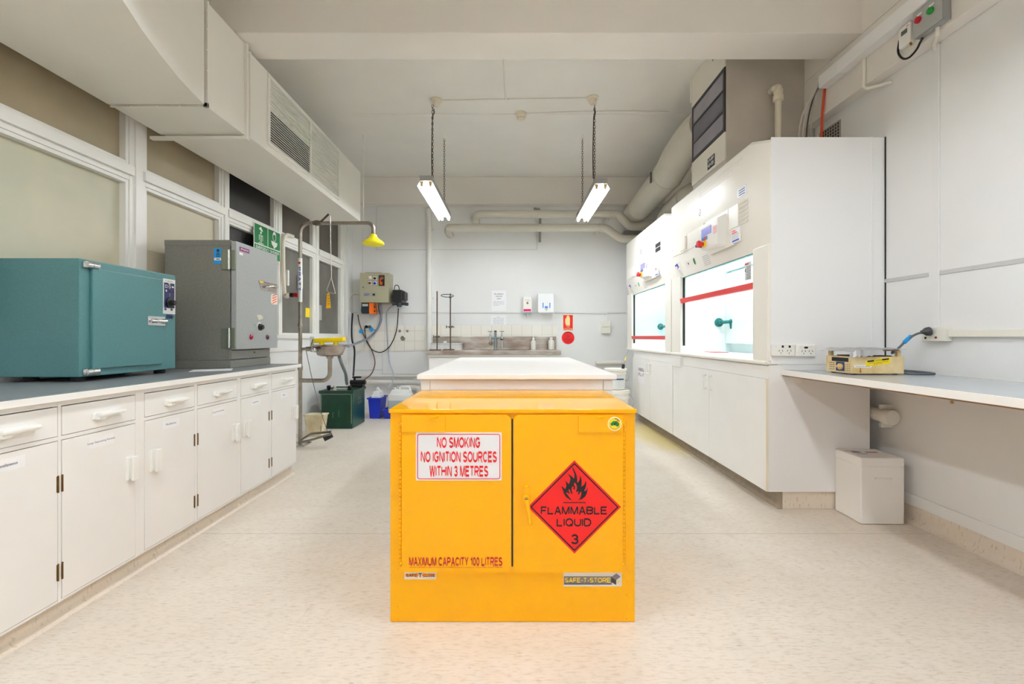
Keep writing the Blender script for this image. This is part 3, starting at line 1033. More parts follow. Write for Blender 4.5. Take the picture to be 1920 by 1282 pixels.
def bench_unit(y0, y1, doors, label, texts):
    u = thing('base_cabinet', ((XL + XF) / 2, (y0 + y1) / 2, 0), label, 'cabinet', 'white base cabinets under the window bench')
    c = MB()
    c.box(XL + 0.06, XF - 0.024, y0, y1, 0.085, 0.842)
    c.box(XL + 0.06, -1.747, y0, y1, 0.0, 0.085)
    (a0, a1), (b0, b1) = doors
    for s0, s1 in ((y0, a0 - 0.002), (a1 + 0.002, b0 - 0.002), (b1 + 0.002, y1)):
        c.box(XF - 0.021, XF, s0, s1, 0.085, 0.842)
    for z0, z1 in ((0.085, 0.094), (0.693, 0.708), (0.822, 0.842)):
        c.box(XF - 0.021, XF - 0.0006, y0 + 0.001, y1 - 0.001, z0, z1)
    c.build('carcass', joinery, u)
    MB().box(XF - 0.0235, XF - 0.021, y0 + 0.01, y1 - 0.01, 0.09, 0.835).build('dark_recess', dark_gap, u)  # dark sheet standing in for the shadow inside drawer and door gaps
    for k, (d0, d1) in enumerate(doors):
        w = MB().box(XF - 0.017, XF + 0.0015, d0 + 0.001, d1 - 0.001, 0.7100, 0.8180, 0.0012).build('drawer', joinery, u)
        drawer_handle(w, (d0 + d1) / 2 + 0.02, 0.757)
        dd = MB().box(XF - 0.017, XF + 0.0015, d0 + 0.0005, d1 - 0.0005, 0.096, 0.6905, 0.0012).build('door', joinery, u)
        hy = d0 + 0.045 if k == 0 else d1 - 0.035
        door_handle(dd, hy, 0.50)
        gy = d1 if k == 0 else d0
        for zz in (0.53, 0.20):
            hb = MB()
            hb.tube([(XF + 0.003, gy, zz - 0.032), (XF + 0.003, gy, zz + 0.032)], 0.0028, 8)
            s_ = -1 if k == 0 else 1
            hb.box(XF, XF + 0.0022, gy, gy + s_ * 0.005, zz - 0.030, zz + 0.030)
            hb.build('hinge', yellow_hinge, dd)
        t = texts[k]
        if t:
            f2 = facing_right(XF + 0.0015)
            yc = (d0 + d1) / 2
            lb = MB().frect(f2, yc - 0.06, 0.63, yc + 0.055, 0.672, -0.0003, 0.0008).build('name_card', paper, dd)
            tw = 0.0052 * len(t)
            MB().text(f2, t, yc - 0.003 - tw / 2, 0.646, yc - 0.003 + tw / 2, 0.656, 0.0013).build('lettering', ink, dd)
    return u
bench_unit(0.58, 1.325, ((0.60, 0.93), (0.965, 1.30)), 'white base cabinet under the window bench, first of the row by the camera', ('', ''))
bench_unit(1.325, 2.079, ((1.362, 1.702), (1.718, 2.053)), 'white base cabinet below the teal oven, doors named Miscellaneous and Large Separating Funnels', ('Miscellaneous', 'Large Separating Funnels'))
bench_unit(2.079, 2.831, ((2.105, 2.434), (2.459, 2.811)), 'white base cabinet between the teal and grey ovens, doors named Miscellaneous and Large Conical Flasks', ('Miscellaneous', 'Large Conical Flasks'))
bench_unit(2.831, 3.585, ((2.852, 3.181), (3.216, 3.569)), 'white base cabinet at the shower end of the window bench, below the grey oven', ('Large Beakers', 'Beakers'))
wt = tag(MB().box(XL + 0.035, -1.672, 0.56, 3.612, 0.8425, 0.868, 0.002).build('bench_worktop', M('worktop_white_edge', (240, 239, 236), 0.3), org=(-2.0, 2.0, 0.8425)), 'long grey laminate worktop with white front edge under the window screen', 'worktop')
MB().box(XL + 0.037, -1.676, 0.565, 3.607, 0.8675, 0.870, 0.001).build('laminate_surface', M('grey_laminate', (130, 135, 139), 0.34, var=0.1, vscale=7, spec=0.4), wt)
tag(MB().box(XL + 0.037, XL + 0.043, 2.75, 3.605, 0.8702, 0.90, 0.001).build('upstand', joinery), 'low white upstand along the wall behind the ovens', 'upstand')

# ================================================================== teal drying oven
TEAL = M('teal_hammertone', (77, 126, 130), 0.36, var=0.1, vscale=150, rgb2=(71, 119, 123), bump=0.10, bscale=200)
OX, OY0, OY1 = -2.005, 2.107, 2.713
oz0, oz1 = 0.894, 1.447
ov = thing('drying_oven', (-2.19, 2.41, 0.87), 'teal hammertone drying oven with chrome catches on the window bench', 'oven')
MB().box(XL + 0.012, OX, OY0, OY1, oz0, oz1, 0.006).build('body', TEAL, ov)
for (x, y) in ((OX - 0.06, OY0 + 0.06), (OX - 0.05, OY1 - 0.06), (XL + 0.12, OY0 + 0.06), (XL + 0.12, OY1 - 0.06)):
    MB().lathe((x, y, 0.8702), [(0.026, 0), (0.028, 0.004), (0.028, 0.026)], 16).build('foot', rubber, ov)
def ovp(x, y):        # zoom "0,440,560,740" -> (y, z) on the oven front
    q = PX(x * 0.29167, 440 + y * 0.29167, OX + 0.012)
    return q.y, q.z
dpt = [ovp(592, 213), ovp(1046, 288), ovp(1046, 826), ovp(592, 864)]
fo = facing_right(OX)
y0d, y1d = dpt[0][0], dpt[1][0]
dz1, dz0 = dpt[0][1], dpt[3][1]
od = MB().box(OX - 0.002, OX + 0.016, y0d, y1d, dz0, dz1, 0.006).build('door', TEAL, ov)
for zc in (dz1 + 0.012, dz0 - 0.012):
    hb = MB()
    hb.tube([(OX + 0.012, OY0 + 0.020, zc), (OX + 0.012, OY0 + 0.046, zc)], 0.017, 14)
    hb.tube([(OX + 0.012, OY0 + 0.050, zc), (OX + 0.012, OY0 + 0.082, zc)], 0.015, 14)
    hb.box(OX, OX + 0.018, OY0 + 0.012, OY0 + 0.095, zc - 0.016, zc + 0.016, 0.007)
    hb.build('hinge', chrome, od)
# catch
ca, cb = ovp(944, 555), ovp(1046, 555)
cz0, cz1 = ovp(1000, 583)[1], ovp(1000, 525)[1]
f3 = facing_right(OX + 0.014)
cm = MB()
cm.frect(f3, ca[0], cz0, cb[0] + 0.012, cz1, 0, 0.004, 0.006)
cm.ball(f3((ca[0] + cb[0]) / 2 - 0.01, (cz0 + cz1) / 2, 0.012), 0.014, (1, 1, 0.9))
cm.tube([f3(ca[0] + 0.012, (cz0 + cz1) / 2, 0.014), f3((ca[0] + cb[0]) / 2 + 0.005, (cz0 + cz1) / 2, 0.024), f3(cb[0] + 0.004, (cz0 + cz1) / 2, 0.014)], [0.009, 0.007, 0.011], 12)
cm.lathe(f3(cb[0], (cz0 + cz1) / 2, 0.002), [(0.014, 0), (0.014, 0.01), (0.010, 0.016)], 18, f3.n)
cm.build('catch', chrome, od)
# control panel
def ocp(x, y):        # zoom "290,500,340,620"
    q = PX(290 + x * 0.09363, 500 + y * 0.09363, OX + 0.002)
    return q.y, q.z
fo2 = facing_right(OX)
a0, b1 = ocp(170, 228)[0], ocp(290, 250)[1]
a1, b0 = ocp(412, 960)[0], ocp(290, 945)[1]
cp = MB().frect(fo2, a0, b0, a1, b1, -0.0005, 0.002).build('control_panel', M('panel_aluminium', (214, 216, 216), 0.35, 0.2), ov)
zz = lambda t: b0 + (b1 - b0) * t
aa = lambda t: a0 + (a1 - a0) * t
MB().frect(fo2, aa(0.07), zz(0.17), aa(0.93), zz(0.89), None, 0.0026).build('navy_field', M('panel_navy', (24, 34, 84), 0.4), cp)
w = MB()
w.fband(fo2, rrect(aa(.15), zz(.74), aa(.33), zz(.83), 0), rrect(aa(.19), zz(.755), aa(.29), zz(.815), 0), 0.0032)
c_ = (aa(.52), zz(.785))
dd_ = lambda k: [(c_[0] + k * .011, c_[1]), (c_[0], c_[1] + k * .012), (c_[0] - k * .011, c_[1]), (c_[0], c_[1] - k * .012)]
w.fband(fo2, dd_(1.0), dd_(0.65), 0.0032)
w.fdisc(fo2, aa(.24), zz(.66), 0.006, None, 0.0032)
w.frect(fo2, aa(.70), zz(.76), aa(.86), zz(.81), None, 0.0032)
w.frect(fo2, aa(.51), zz(.50), aa(.53), zz(.60), None, 0.0032)
for k in range(12):
    t = math.radians(-30 + 240 * k / 11)
    w.fdisc(fo2, aa(.58) + 0.021 * math.cos(t), zz(.33) + 0.021 * math.sin(t), 0.0014, None, 0.0032, 6)
w.build('panel_symbols', M('panel_print', (205, 210, 214), 0.5), cp)
w = MB()
w.frect(fo2, aa(.09), zz(.10), aa(.26), zz(.16), None, 0.0028)
w.frect(fo2, aa(.60), zz(.10), aa(.77), zz(.16), None, 0.0028)
w.text(fo2, 'Labec', aa(.2), zz(.925), aa(.8), zz(.965), 0.0028)
w.build('panel_print', M('panel_dark', (40, 46, 70), 0.5), cp)
kn = MB()
kc = fo2(aa(.55), zz(.32), 0.002)
kn.lathe(kc, [(0.030, 0), (0.030, 0.006), (0.016, 0.008), (0.015, 0.030), (0.012, 0.033)], 24, (1, 0, 0))
kn.build('dial', black, cp)
w = MB()
for t in (.50, .78):
    w.frect(fo2, aa(t) - 0.004, zz(.635), aa(t) + 0.004, zz(.66), 0.002, 0.007, 0.002)
w.build('indicator', M('dark_red_lens', (150, 16, 34), 0.25), cp)
MB().lathe(fo2(aa(.45), zz(.865), 0.002), [(0.005, 0), (0.005, 0.006), (0.003, 0.008)], 12, (1, 0, 0)).build('pilot_lamp', M('amber_lens', (226, 188, 130), 0.3), cp)
MB().frect(fo2, aa(.27), zz(-0.14), aa(.78), zz(-0.02), -0.0005, 0.002).build('switch_plate', MATS['panel_navy'], ov)
MB().tube([fo2(aa(.5), zz(-.08), 0.002), fo2(aa(.62), zz(-.08), 0.018)], [0.004, 0.003], 10).build('toggle_switch', black, ov)

# ================================================================== grey incubator oven
GREY = M('grey_hammertone', (128, 127, 120), 0.42, var=0.15, vscale=80, bump=0.3, bscale=150)
GREYF = M('grey_hammertone_door', (166, 170, 170), 0.42, var=0.1, vscale=80, bump=0.3, bscale=150)
IX, IY0, IY1, IDX = -1.90, 3.064, 3.575, -1.858
gi = thing('incubator', (-2.12, 3.3, 0.87), 'tall grey hammertone incubator with purple name badge on the window bench', 'incubator')
ib_ = MB()
ib_.box(-2.34, IX, IY0, IY1, 0.925, 1.733, 0.005)
ib_.box(-2.34, IX + 0.004, IY0 - 0.003, IY1, 1.695, 1.735, 0.004)
ib_.build('body', GREY, gi)
MB().box(-2.335, IX + 0.006, IY0 - 0.002, IY1 - 0.005, 0.8705, 0.925, 0.004).build('plinth', GREY, gi)
MB().box(IX - 0.01, IX + 0.012, IY0 + 0.003, IY1 - 0.05, 0.93, 0.99, 0.003).build('lower_panel', GREY, gi)
MB().ball((IX + 0.016, 3.33, 0.97), 0.006).build('panel_screw', brass, gi)
gd = MB().box(IX + 0.006, IDX, IY0 + 0.004, 3.606, 0.997, 1.728, 0.004).build('door', GREYF, gi)
MB().box(IX, IX + 0.008, IY0 + 0.010, 3.57, 1.01, 1.715).build('door_seal', rubber, gd)
for zc in (1.60, 1.075):
    h = MB()
    h.box(IX - 0.055, IX - 0.006, IY0 - 0.008, IY0 + 0.001, zc - 0.068, zc + 0.068, 0.006)
    h.box(IX + 0.010, IDX - 0.004, IY0 - 0.006, IY0 + 0.005, zc - 0.068, zc + 0.068, 0.005)
    h.tube([(IX + 0.003, IY0 - 0.010, zc - 0.055), (IX + 0.003, IY0 - 0.010, zc + 0.055)], 0.009, 12)
    hg_ = h.build('hinge', M('hinge_green_grey', (132, 138, 122), 0.35, 0.5), gd)
    MB().tube([(IX + 0.002, IY0 - 0.013, zc - 0.066), (IX + 0.002, IY0 - 0.013, zc + 0.066)], 0.0085, 12).build('hinge_barrel', chrome, hg_)
fi = facing_right(IDX)
def inp(x, y):        # zoom "390,450,530,650"
    q = PX(390 + x * 0.15607, 450 + y * 0.15607, IDX)
    return q.y, q.z
def inq(x0, y0, x1, y1):
    a, b = inp((x0), (y0 + y1) / 2), inp(x1, (y0 + y1) / 2)
    xm = (x0 + x1) / 2
    return a[0], inp(xm, y1)[1], b[0], inp(xm, y0)[1]
a0, b0, a1, b1 = inq(378, 96, 496, 146)
bg = MB().frect(fi, a0, b0, a1, b1, -0.0005, 0.0012).build('name_badge', M('badge_purple', (128, 26, 110), 0.4), gd)
MB().text(fi, 'Axyos', a0 + 0.012, b0 + 0.008, a1 - 0.012, b1 - 0.006, 0.0018, 0.02).build('lettering', plastic, bg)
a0, b0, a1, b1 = inq(376, 150, 418, 180)
MB().frect(fi, a0, b0, a1, b1, -0.0005, 0.0012).build('asset_sticker', plastic, gd)
pts = [inp(x, y) for x, y in ((604, 484), (820, 532), (820, 628), (636, 598))]
MB().fpoly(fi, pts, -0.0005, 0.003).build('handle_plate', steel, gd)
p0, p1 = inp(682, 566), inp(808, 572)
pm = inp(745, 562)
MB().tube([fi(p0[0], p0[1], 0.002), fi(p0[0] + 0.01, p0[1] + 0.004, 0.022), fi(pm[0], pm[1] + 0.004, 0.028), fi(p1[0] - 0.01, p1[1] + 0.004, 0.022), fi(p1[0], p1[1], 0.002)], 0.007, 10, True).build('handle', chrome, gd)
pts = [inp(x, y) for x, y in ((610, 487), (662, 498), (662, 516), (618, 510))]
MB().fpoly(fi, pts, None, 0.0036).build('yellow_tape', M('tape_yellow', (240, 190, 20), 0.5), gd)
a0, b0, a1, b1 = inq(756, 652, 832, 772)
stk = MB().frect(fi, a0, b0, a1, b1, -0.0005, 0.0012, 0.02).build('red_white_sticker', M('sticker_cream', (236, 226, 206), 0.5), gd)
w_ = MB()
for k in range(4):
    t = b0 + (b1 - b0) * (0.06 + 0.24 * k)
    w_.fpoly(fi, [(a0 + 0.006, t), (a0 + 0.03, t), (a1 - 0.006, t + 0.022), (a1 - 0.02, t + 0.024)], None, 0.0018)
w_.build('sticker_print', M('sticker_red', (232, 70, 46), 0.5), stk)
a0, b0, a1, b1 = inq(586, 900, 660, 962)
MB().fpoly(fi, [(a0, b1), (a0 + 0.012, b0 + 0.016), (a0 + 0.026, b0), (a1, b0 + 0.014), (a1 - 0.004, b1 - 0.01), (a1 - 0.03, b1 + 0.003)], None, 0.0012).build('torn_sticker', M('torn_paper', (214, 208, 186), 0.7), gd)
kq = inp(618, 1045)
MB().fdisc(fi, kq[0], kq[1], 0.036, -0.0005, 0.003, 28).build('dial_plate', M('dial_ring', (222, 222, 220), 0.3), gd)
MB().lathe(fi(kq[0], kq[1], 0.003), [(0.026, 0), (0.026, 0.010), (0.018, 0.014), (0.016, 0.026)], 24, (1, 0, 0)).build('dial', black, gd)
for (x, y, m_) in ((517, 1163, M('lamp_crimson', (168, 18, 52), 0.25)), (712, 1163, M('lamp_maroon', (88, 30, 52), 0.3))):
    q = inp(x, y)
    MB().lathe(fi(q[0], q[1], 0), [(0.019, 0), (0.019, 0.004), (0.012, 0.010), (0.006, 0.013)], 20, (1, 0, 0)).build('indicator_lamp', m_, gd)
q = inp(560, 1024)
MB().fpoly(fi, [(q[0] - 0.008, q[1] + 0.006), (q[0] + 0.008, q[1] + 0.006), (q[0], q[1] - 0.008)], None, 0.0012).build('teal_marker', M('marker_teal', (0, 140, 130), 0.5), gd)
ft_ = facing_cam(IY0)
def inc(x, y):
    return flat(390 + x * 0.15607, 450 + y * 0.15607, IY0)
a0, b1 = inc(72, 98)
a1, b0 = inc(172, 289)
tg = MB().frect(ft_, a0, b0, a1, b1, -0.0005, 0.0012).build('test_tag', blue_tag, gi)
plab(tg, 'blue electrical test tag')
w_ = MB()
w_.frect(ft_, a0 + 0.002, b0 + (b1 - b0) * 0.24, a1 - 0.002, b0 + (b1 - b0) * 0.39, None, 0.0018)
w_.build('tag_strip', paper, tg)
w_ = MB()
w_.fdisc(ft_, (a0 + a1) / 2, b1 - 0.016, 0.010, None, 0.0018, 16)
for t, wd in ((.66, .5), (.57, .7), (.47, .6)):
    w_.frect(ft_, (a0 + a1) / 2 - wd * 0.02, b0 + (b1 - b0) * t, (a0 + a1) / 2 + wd * 0.02, b0 + (b1 - b0) * (t + .04), None, 0.0018)
w_.frect(ft_, (a0 + a1) / 2 - .012, b0 + (b1 - b0) * .29, (a0 + a1) / 2 + .012, b0 + (b1 - b0) * .34, None, 0.0022)
w_.build('tag_print', ink, tg)
# loose sheet on the worktop between the ovens
sp = MB().box(-2.02, -1.80, 2.80, 3.02, 0.8703, 0.8710)
sp.spun(Matrix.Translation((-1.9, 2.9, 0)) @ Matrix.Rotation(0.5, 4, 'Z') @ Matrix.Translation((1.9, -2.9, 0)))
tag(sp.build('paper_sheet', paper), 'white paper sheet lying on the grey worktop between teal oven and grey incubator', 'paper')

# ================================================================== boxed-in ductwork and air conditioner on the left
DZ0, DZ1 = 2.42, 3.03
da = MB()
ys = [1.0, 1.3, 1.56, 1.809, 1.98, 2.153, 2.352, 2.50, 2.620]
xs = [-1.22, -1.36, -1.46, -1.548, -1.612, -1.667, -1.722, -1.752, -1.772]
bm = da.bm
ringL = []
for y, x in zip(ys, xs):
    ringL.append([bm.verts.new(p) for p in ((XL + 0.085, y, DZ0), (x, y, DZ0), (x, y, DZ1), (XL + 0.085, y, DZ1))])
for i in range(len(ys) - 1):
    for j in range(4):
        bm.faces.new((ringL[i][j], ringL[i + 1][j], ringL[i + 1][(j + 1) % 4], ringL[i][(j + 1) % 4]))
bm.faces.new(ringL[0])
bm.faces.new(ringL[-1][::-1])
bmesh.ops.recalc_face_normals(bm, faces=bm.faces[:])
d_o = tag(da.build('flared_duct', duct_white, angle=30), 'flared cream sheet-metal air duct above the window screen, over the teal oven', 'duct')
db = MB()
db.box(XL + 0.085, -1.774, 2.648, 3.018, DZ0, DZ1, 0.002)
db2 = tag(db.build('duct_section', duct_white), 'short square cream duct section between the flared duct and the air conditioner', 'duct')
fl = MB()
fl.box(-1.79, -1.762, 2.635, 2.648, DZ0 - 0.006, DZ1, 0.002)
fl.box(XL + 0.08, -1.762, 2.635, 2.648, DZ0 - 0.006, DZ0 + 0.02, 0.002)
for z in (2.50, 2.62, 2.74, 2.86, 2.97):
    fl.ball((-1.762, 2.628, z), 0.005, seg=8)
for x in (-2.2, -2.05, -1.92, -1.81):
    fl.ball((x, 2.628, DZ0 - 0.004), 0.005, seg=8)
fl.build('joint_flange', duct_white, db2)
fl = MB()
fl.box(-1.80, -1.756, 3.018, 3.036, DZ0 - 0.012, DZ1, 0.003)
fl.build('end_flange', duct_white, db2)
tag(MB().box(XL + 0.02, -1.75, 3.0, 3.034, DZ0 - 0.032, DZ0 - 0.013, 0.003).build('support_angle', duct_white), 'thin white angle iron under the joint of the duct and air conditioner', 'bracket')

AX = -1.765
ac = thing('air_conditioner', (-2.05, 4.2, DZ0), 'long white ducted air conditioner with louvred grille above the window screen', 'air conditioner')
MB().box(XL + 0.09, AX, 3.038, 5.30, DZ0 + 0.005, DZ1 - 0.03, 0.004).build('casing', duct_white, ac)
gy0, gym0, gym1, gy1, gz0, gz1 = 3.28, 3.955, 3.99, 4.632, 2.47, 2.985
g = MB()
t = 0.028
for y0, y1, z0, z1 in ((gy0, gy1, gz1 - t, gz1), (gy0, gy1, gz0, gz0 + t), (gy0, gy0 + t, gz0 + t, gz1 - t), (gy1 - t, gy1, gz0 + t, gz1 - t), (gym0, gym1, gz0 + t, gz1 - t)):
    g.box(AX - 0.001, AX + 0.012, y0, y1, z0, z1, 0.003)
gr_ = g.build('grille', duct_white, ac)
bk_ = MB()
bk_.box(AX - 0.0005, AX + 0.0015, gy0 + t, gym0, gz0 + t, gz0 + t + 0.23)
bk_.build('open_slots', dark_gap, gr_)
sl_ = MB()
n = 25
for k in range(n):
    z = gz0 + t + (gz1 - gz0 - 2 * t) * (k + 0.5) / n
    for a, b in ((gy0 + t, gym0), (gym1, gy1 - t)):
        sl_.hexa([(AX + 0.002, a, z - 0.001), (AX + 0.012, a, z - 0.005), (AX + 0.012, b, z - 0.005), (AX + 0.002, b, z - 0.001),
                  (AX + 0.002, a, z + 0.004), (AX + 0.012, a, z), (AX + 0.012, b, z), (AX + 0.002, b, z + 0.004)])
sl_.build('louvre_slats', white_trim, gr_)
tag(MB().box(XL + 0.06, -1.70, 5.30, 5.325, DZ0 - 0.016, DZ0 + 0.004, 0.003).build('support_angle', duct_white), 'thin white angle iron under the far end of the air conditioner', 'bracket')
tag(MB().tube([(-1.735, 5.312, DZ0 - 0.02), (-1.735, 5.312, ZC)], 0.006, 8).build('hanger_rod', duct_white), 'thin white rod hanging the far end of the air conditioner from the ceiling', 'rod')
# white trunking end cap beside the grille
tag(MB().box(AX - 0.001, AX + 0.012, 3.05, 3.062, DZ0 + 0.01, DZ1 - 0.035, 0.002).build('cover_strip', duct_white), 'narrow vertical cover strip at the near end of the air conditioner', 'strip')
# ================================================================== emergency sign on the screen
def zs(x, y):          # zoom "470,410,560,500" -> (y, z) on the sign plane
    q = PX(470 + x * 0.0702, 410 + y * 0.0702, -2.378)
    return q.y, q.z
sgn = thing('safety_sign', (-2.38, 4.43, 1.85), 'green emergency shower and eyewash sign fixed to the window transom behind the incubator', 'sign')
fs = facing_right(-2.385)
y0, y1 = zs(95, 300)[0], zs(800, 600)[0]
z1, z0 = 2.147, 1.845
MB().frect(fs, y0, z0, y1, z1, 0, 0.004, 0.008).build('sign_board', plastic, sgn)
g = MB()
ym = (y0 + y1) / 2
zt = z0 + 0.36 * (z1 - z0)
for a0, b0, a1, b1 in ((y0 + .008, zt + .006, ym - .005, z1 - .008), (ym + .005, zt + .006, y1 - .008, z1 - .008), (y0 + .008, z0 + .008, y1 - .008, zt - .004)):
    g.frect(fs, a0, b0, a1, b1, None, 0.0048)
g.build('green_field', green_print, sgn)
w = MB()
ya = (y0 + ym) / 2 - 0.004
w.fpoly(fs, [(ya - .036, z1 - .045), (ya, z1 - .02), (ya + .036, z1 - .062), (ya + .01, z1 - .062), (ya - .005, z1 - .058)], None, 0.0056)
w.fdisc(fs, ya, z1 - .078, .012, None, 0.0056, 14)
for s in (-1, 1):
    w.fpoly(fs, [(ya + s * .012, z1 - .095), (ya + s * .032, z1 - .105), (ya + s * .034, z1 - .15), (ya + s * .028, z1 - .15), (ya + s * .026, z1 - .11), (ya + s * .010, z1 - .102)][::s], None, 0.0056)
    w.frect(fs, ya + s * .010 - .0035, zt + .022, ya + s * .010 + .0035, z1 - .10, None, 0.0056)
w.frect(fs, ya - .045, zt + .012, ya + .045, zt + .018, None, 0.0056)
yb = (ym + y1) / 2
w.fband(fs, [(yb + .033 * math.cos(t * .2618), z1 - .065 + .046 * math.sin(t * .2618)) for t in range(24)], [(yb + .026 * math.cos(t * .2618), z1 - .068 + .038 * math.sin(t * .2618)) for t in range(24)], 0.0056)
w.fpoly(fs, [(yb - .030, z1 - .05)] + [(yb + .033 * math.cos(math.radians(a)), z1 - .06 + .046 * math.sin(math.radians(a))) for a in range(160, -1, -20)] + [(yb + .012, z1 - .042)], None, 0.006)
w.fpoly(fs, [(yb - .060, z1 - .112), (yb + .060, z1 - .118), (yb + .048, z1 - .152), (yb + .018, z1 - .168), (yb + .006, zt + .012), (yb - .012, zt + .012), (yb - .016, z1 - .166), (yb - .048, z1 - .146)], None, 0.0056)
w.text(fs, 'EMERGENCY SHOWER', y0 + .03, zt - .042, y1 - .03, zt - .014, 0.0056, 0.02)
w.text(fs, 'AND EYE WASH', y0 + .09, zt - .082, y1 - .09, zt - .056, 0.0056, 0.02)
w.build('sign_pictograms', plastic, sgn)

# ================================================================== emergency shower with eyewash
SY = 4.6
sh = thing('emergency_shower', (P(563, 0, SY).x, SY, 0), 'stainless emergency shower post with yellow rose and eyewash bowl, past the bench end', 'shower')
px_ = P(563, 0, SY).x
ztop = P(0, 418, SY).z
pole = MB()
r = 0.0185
pts = [(px_, SY, 0.012), (px_, SY, ztop - 0.10)]
for k in range(1, 7):
    t = math.radians(15 * k)
    pts.append((px_ + 0.10 * (1 - math.cos(t)), SY, ztop - 0.10 + 0.10 * math.sin(t)))
xe = P(700, 0, SY).x
pts.append((xe - 0.06, SY, ztop))
for k in range(1, 7):
    t = math.radians(15 * k)
    pts.append((xe - 0.06 + 0.06 * math.sin(t), SY, ztop - 0.06 * (1 - math.cos(t))))
pts.append((xe, SY, P(0, 441, SY).z))
pole.tube(pts, r, 14)
for z in (P(0, 610, SY).z, P(0, 690, SY).z):
    pole.lathe((px_, SY, z - .02), [(r + .004, 0), (r + .006, .004), (r + .006, .036), (r + .004, .04)], 16)
pole.build('post', steel_tube, sh)
b_ = MB()
b_.box(px_ - .09, px_ + .09, SY - .12, SY + .06, 0.0005, 0.012, .003)
for dx in (-.07, .07):
    for dy in (-.10, .04):
        b_.lathe((px_ + dx, SY + dy, .012), [(.010, 0), (.010, .008), (.006, .012)], 8)
b_.build('base_plate', steel, sh)
zr = P(0, 441, SY).z
MB().lathe((xe, SY, zr), [(.024, .012), (.034, .0), (.036, -.014), (.055, -.035), (.095, -.062), (.108, -.078), (.106, -.092), (.095, -.098), (.03, -.094)], 32).build('shower_rose', M('rose_yellow', (246, 232, 20), 0.4), sh)
v = MB()
q = P(595, 419, SY)
v.lathe((q.x - .04, SY, ztop), [(.022, 0), (.024, .004), (.024, .016), (.028, .02), (.028, .05), (.024, .054), (.024, .074), (.020, .08)], 16, (1, 0, 0))
v.build('valve', M('valve_metal', (120, 112, 100), .4, .9), sh)
l0, l1 = P(604, 417, SY), P(620, 404, SY)
MB().tube([l0 + Vector((0, -.03, 0)), l1 + Vector((0, -.05, 0))], .010, 10).build('lever', M('lever_metal', (96, 90, 82), .4, .9), sh)
pr = MB()
pts = [P(619, 405, SY - .05), P(620, 460, SY - .05), P(621.5, 520, SY - .05)]
pr.tube(pts, .0045, 8)
a, b, c = P(621, 520, SY - .05), P(612.5, 544, SY - .05), P(629, 550, SY - .05)
pr.tube([a, b], .0045, 8)
pr.tube([b, P(617, 549, SY - .05), c], .0045, 8)
pr.tube([c, a], .0035, 8)
pr.build('pull_rod', M('pull_rod_steel', (190, 186, 178), .35, .8), sh)
ft = facing_cam(SY - .06)
tagp = [flat(x, y, SY - .06) for x, y in ((613, 550), (617.5, 549), (620.5, 577.5), (611.5, 578))]
tg = MB().fpoly(ft, tagp, -0.0008, .0008).build('pull_tag', M('tag_orange_yellow', (250, 190, 12), .5), sh)
w = MB()
for k in range(4):
    a0, b0 = flat(614 + k * .1, 555 + k * 5, SY - .06)
    w.frect(ft, a0, b0, a0 + .018, b0 + .006, None, .0014)
w.build('tag_print', M('tag_brown', (150, 96, 20), .6), tg)
# printed sleeve on the post
sv = MB()
z0, z1 = P(0, 566, SY).z, P(0, 484, SY).z
sv.lathe((px_, SY, z0), [(r + .0012, 0), (r + .0012, z1 - z0)], 20)
slv = plab(sv.build('printed_sleeve', plastic, sh), 'white printed sleeve with blue letters')
fq = facing_cam(SY - r - .0016)
w = MB()
for k, ch in enumerate('PRATT'):
    zc = z1 - .112 - k * .050
    w.text(fq, ch, px_ - .018, zc - .0125, px_ + .022, zc + .0125, 0, .03, -math.pi / 2)
w.build('sleeve_lettering', blue_print, slv)
w = MB()
w.fdisc(fq, px_, z1 - .05, .012, None, 0, 16)
w.build('sleeve_emblem', red_text, slv)
# water supply fitting
fx = MB()
zc = P(0, 553, SY).z
fx.tube([(px_ - .10, SY, zc), (px_ - .06, SY, zc)], .022, 12)
fx.build('supply_union', rubber, sh)
fx = MB()
fx.tube([(px_ - .064, SY, zc), (px_ - .026, SY, zc)], .024, 12)
fx.build('supply_coupling', M('coupling_red', (170, 24, 30), .4), sh)
# eyewash
ex, ez = P(620, 0, SY).x, P(0, 647, SY).z
ey = SY - .02
bw = MB()
bw.lathe((ex, ey, ez), [(.036, -.112), (.090, -.108), (.118, -.098), (.158, -.01), (.176, -.002), (.176, .004), (.166, .006), (.150, -.004), (.110, -.088), (.03, -.100)], 32, caps=False)
bw.build('eyewash_bowl', steel, sh)
ar = MB()
za = P(0, 654, SY).z
ar.tube([(px_, SY, za), (ex - .20, SY - .02, za), (ex - .12, SY - .16, za - .012), (ex - .05, SY - .18, za - .006)], .014, 12, True)
ar.lathe((ex - .245, SY - .012, za), [(.018, 0), (.024, .006), (.024, .05), (.018, .056)], 14, (1, 0, 0))
ar.build('eyewash_arm', steel_tube, sh)
MB().ball((ex - .085, SY - .19, za - .004), .024).build('ball_valve', chrome, sh)
yc = M('eyewash_yellow', (246, 214, 0), .4)
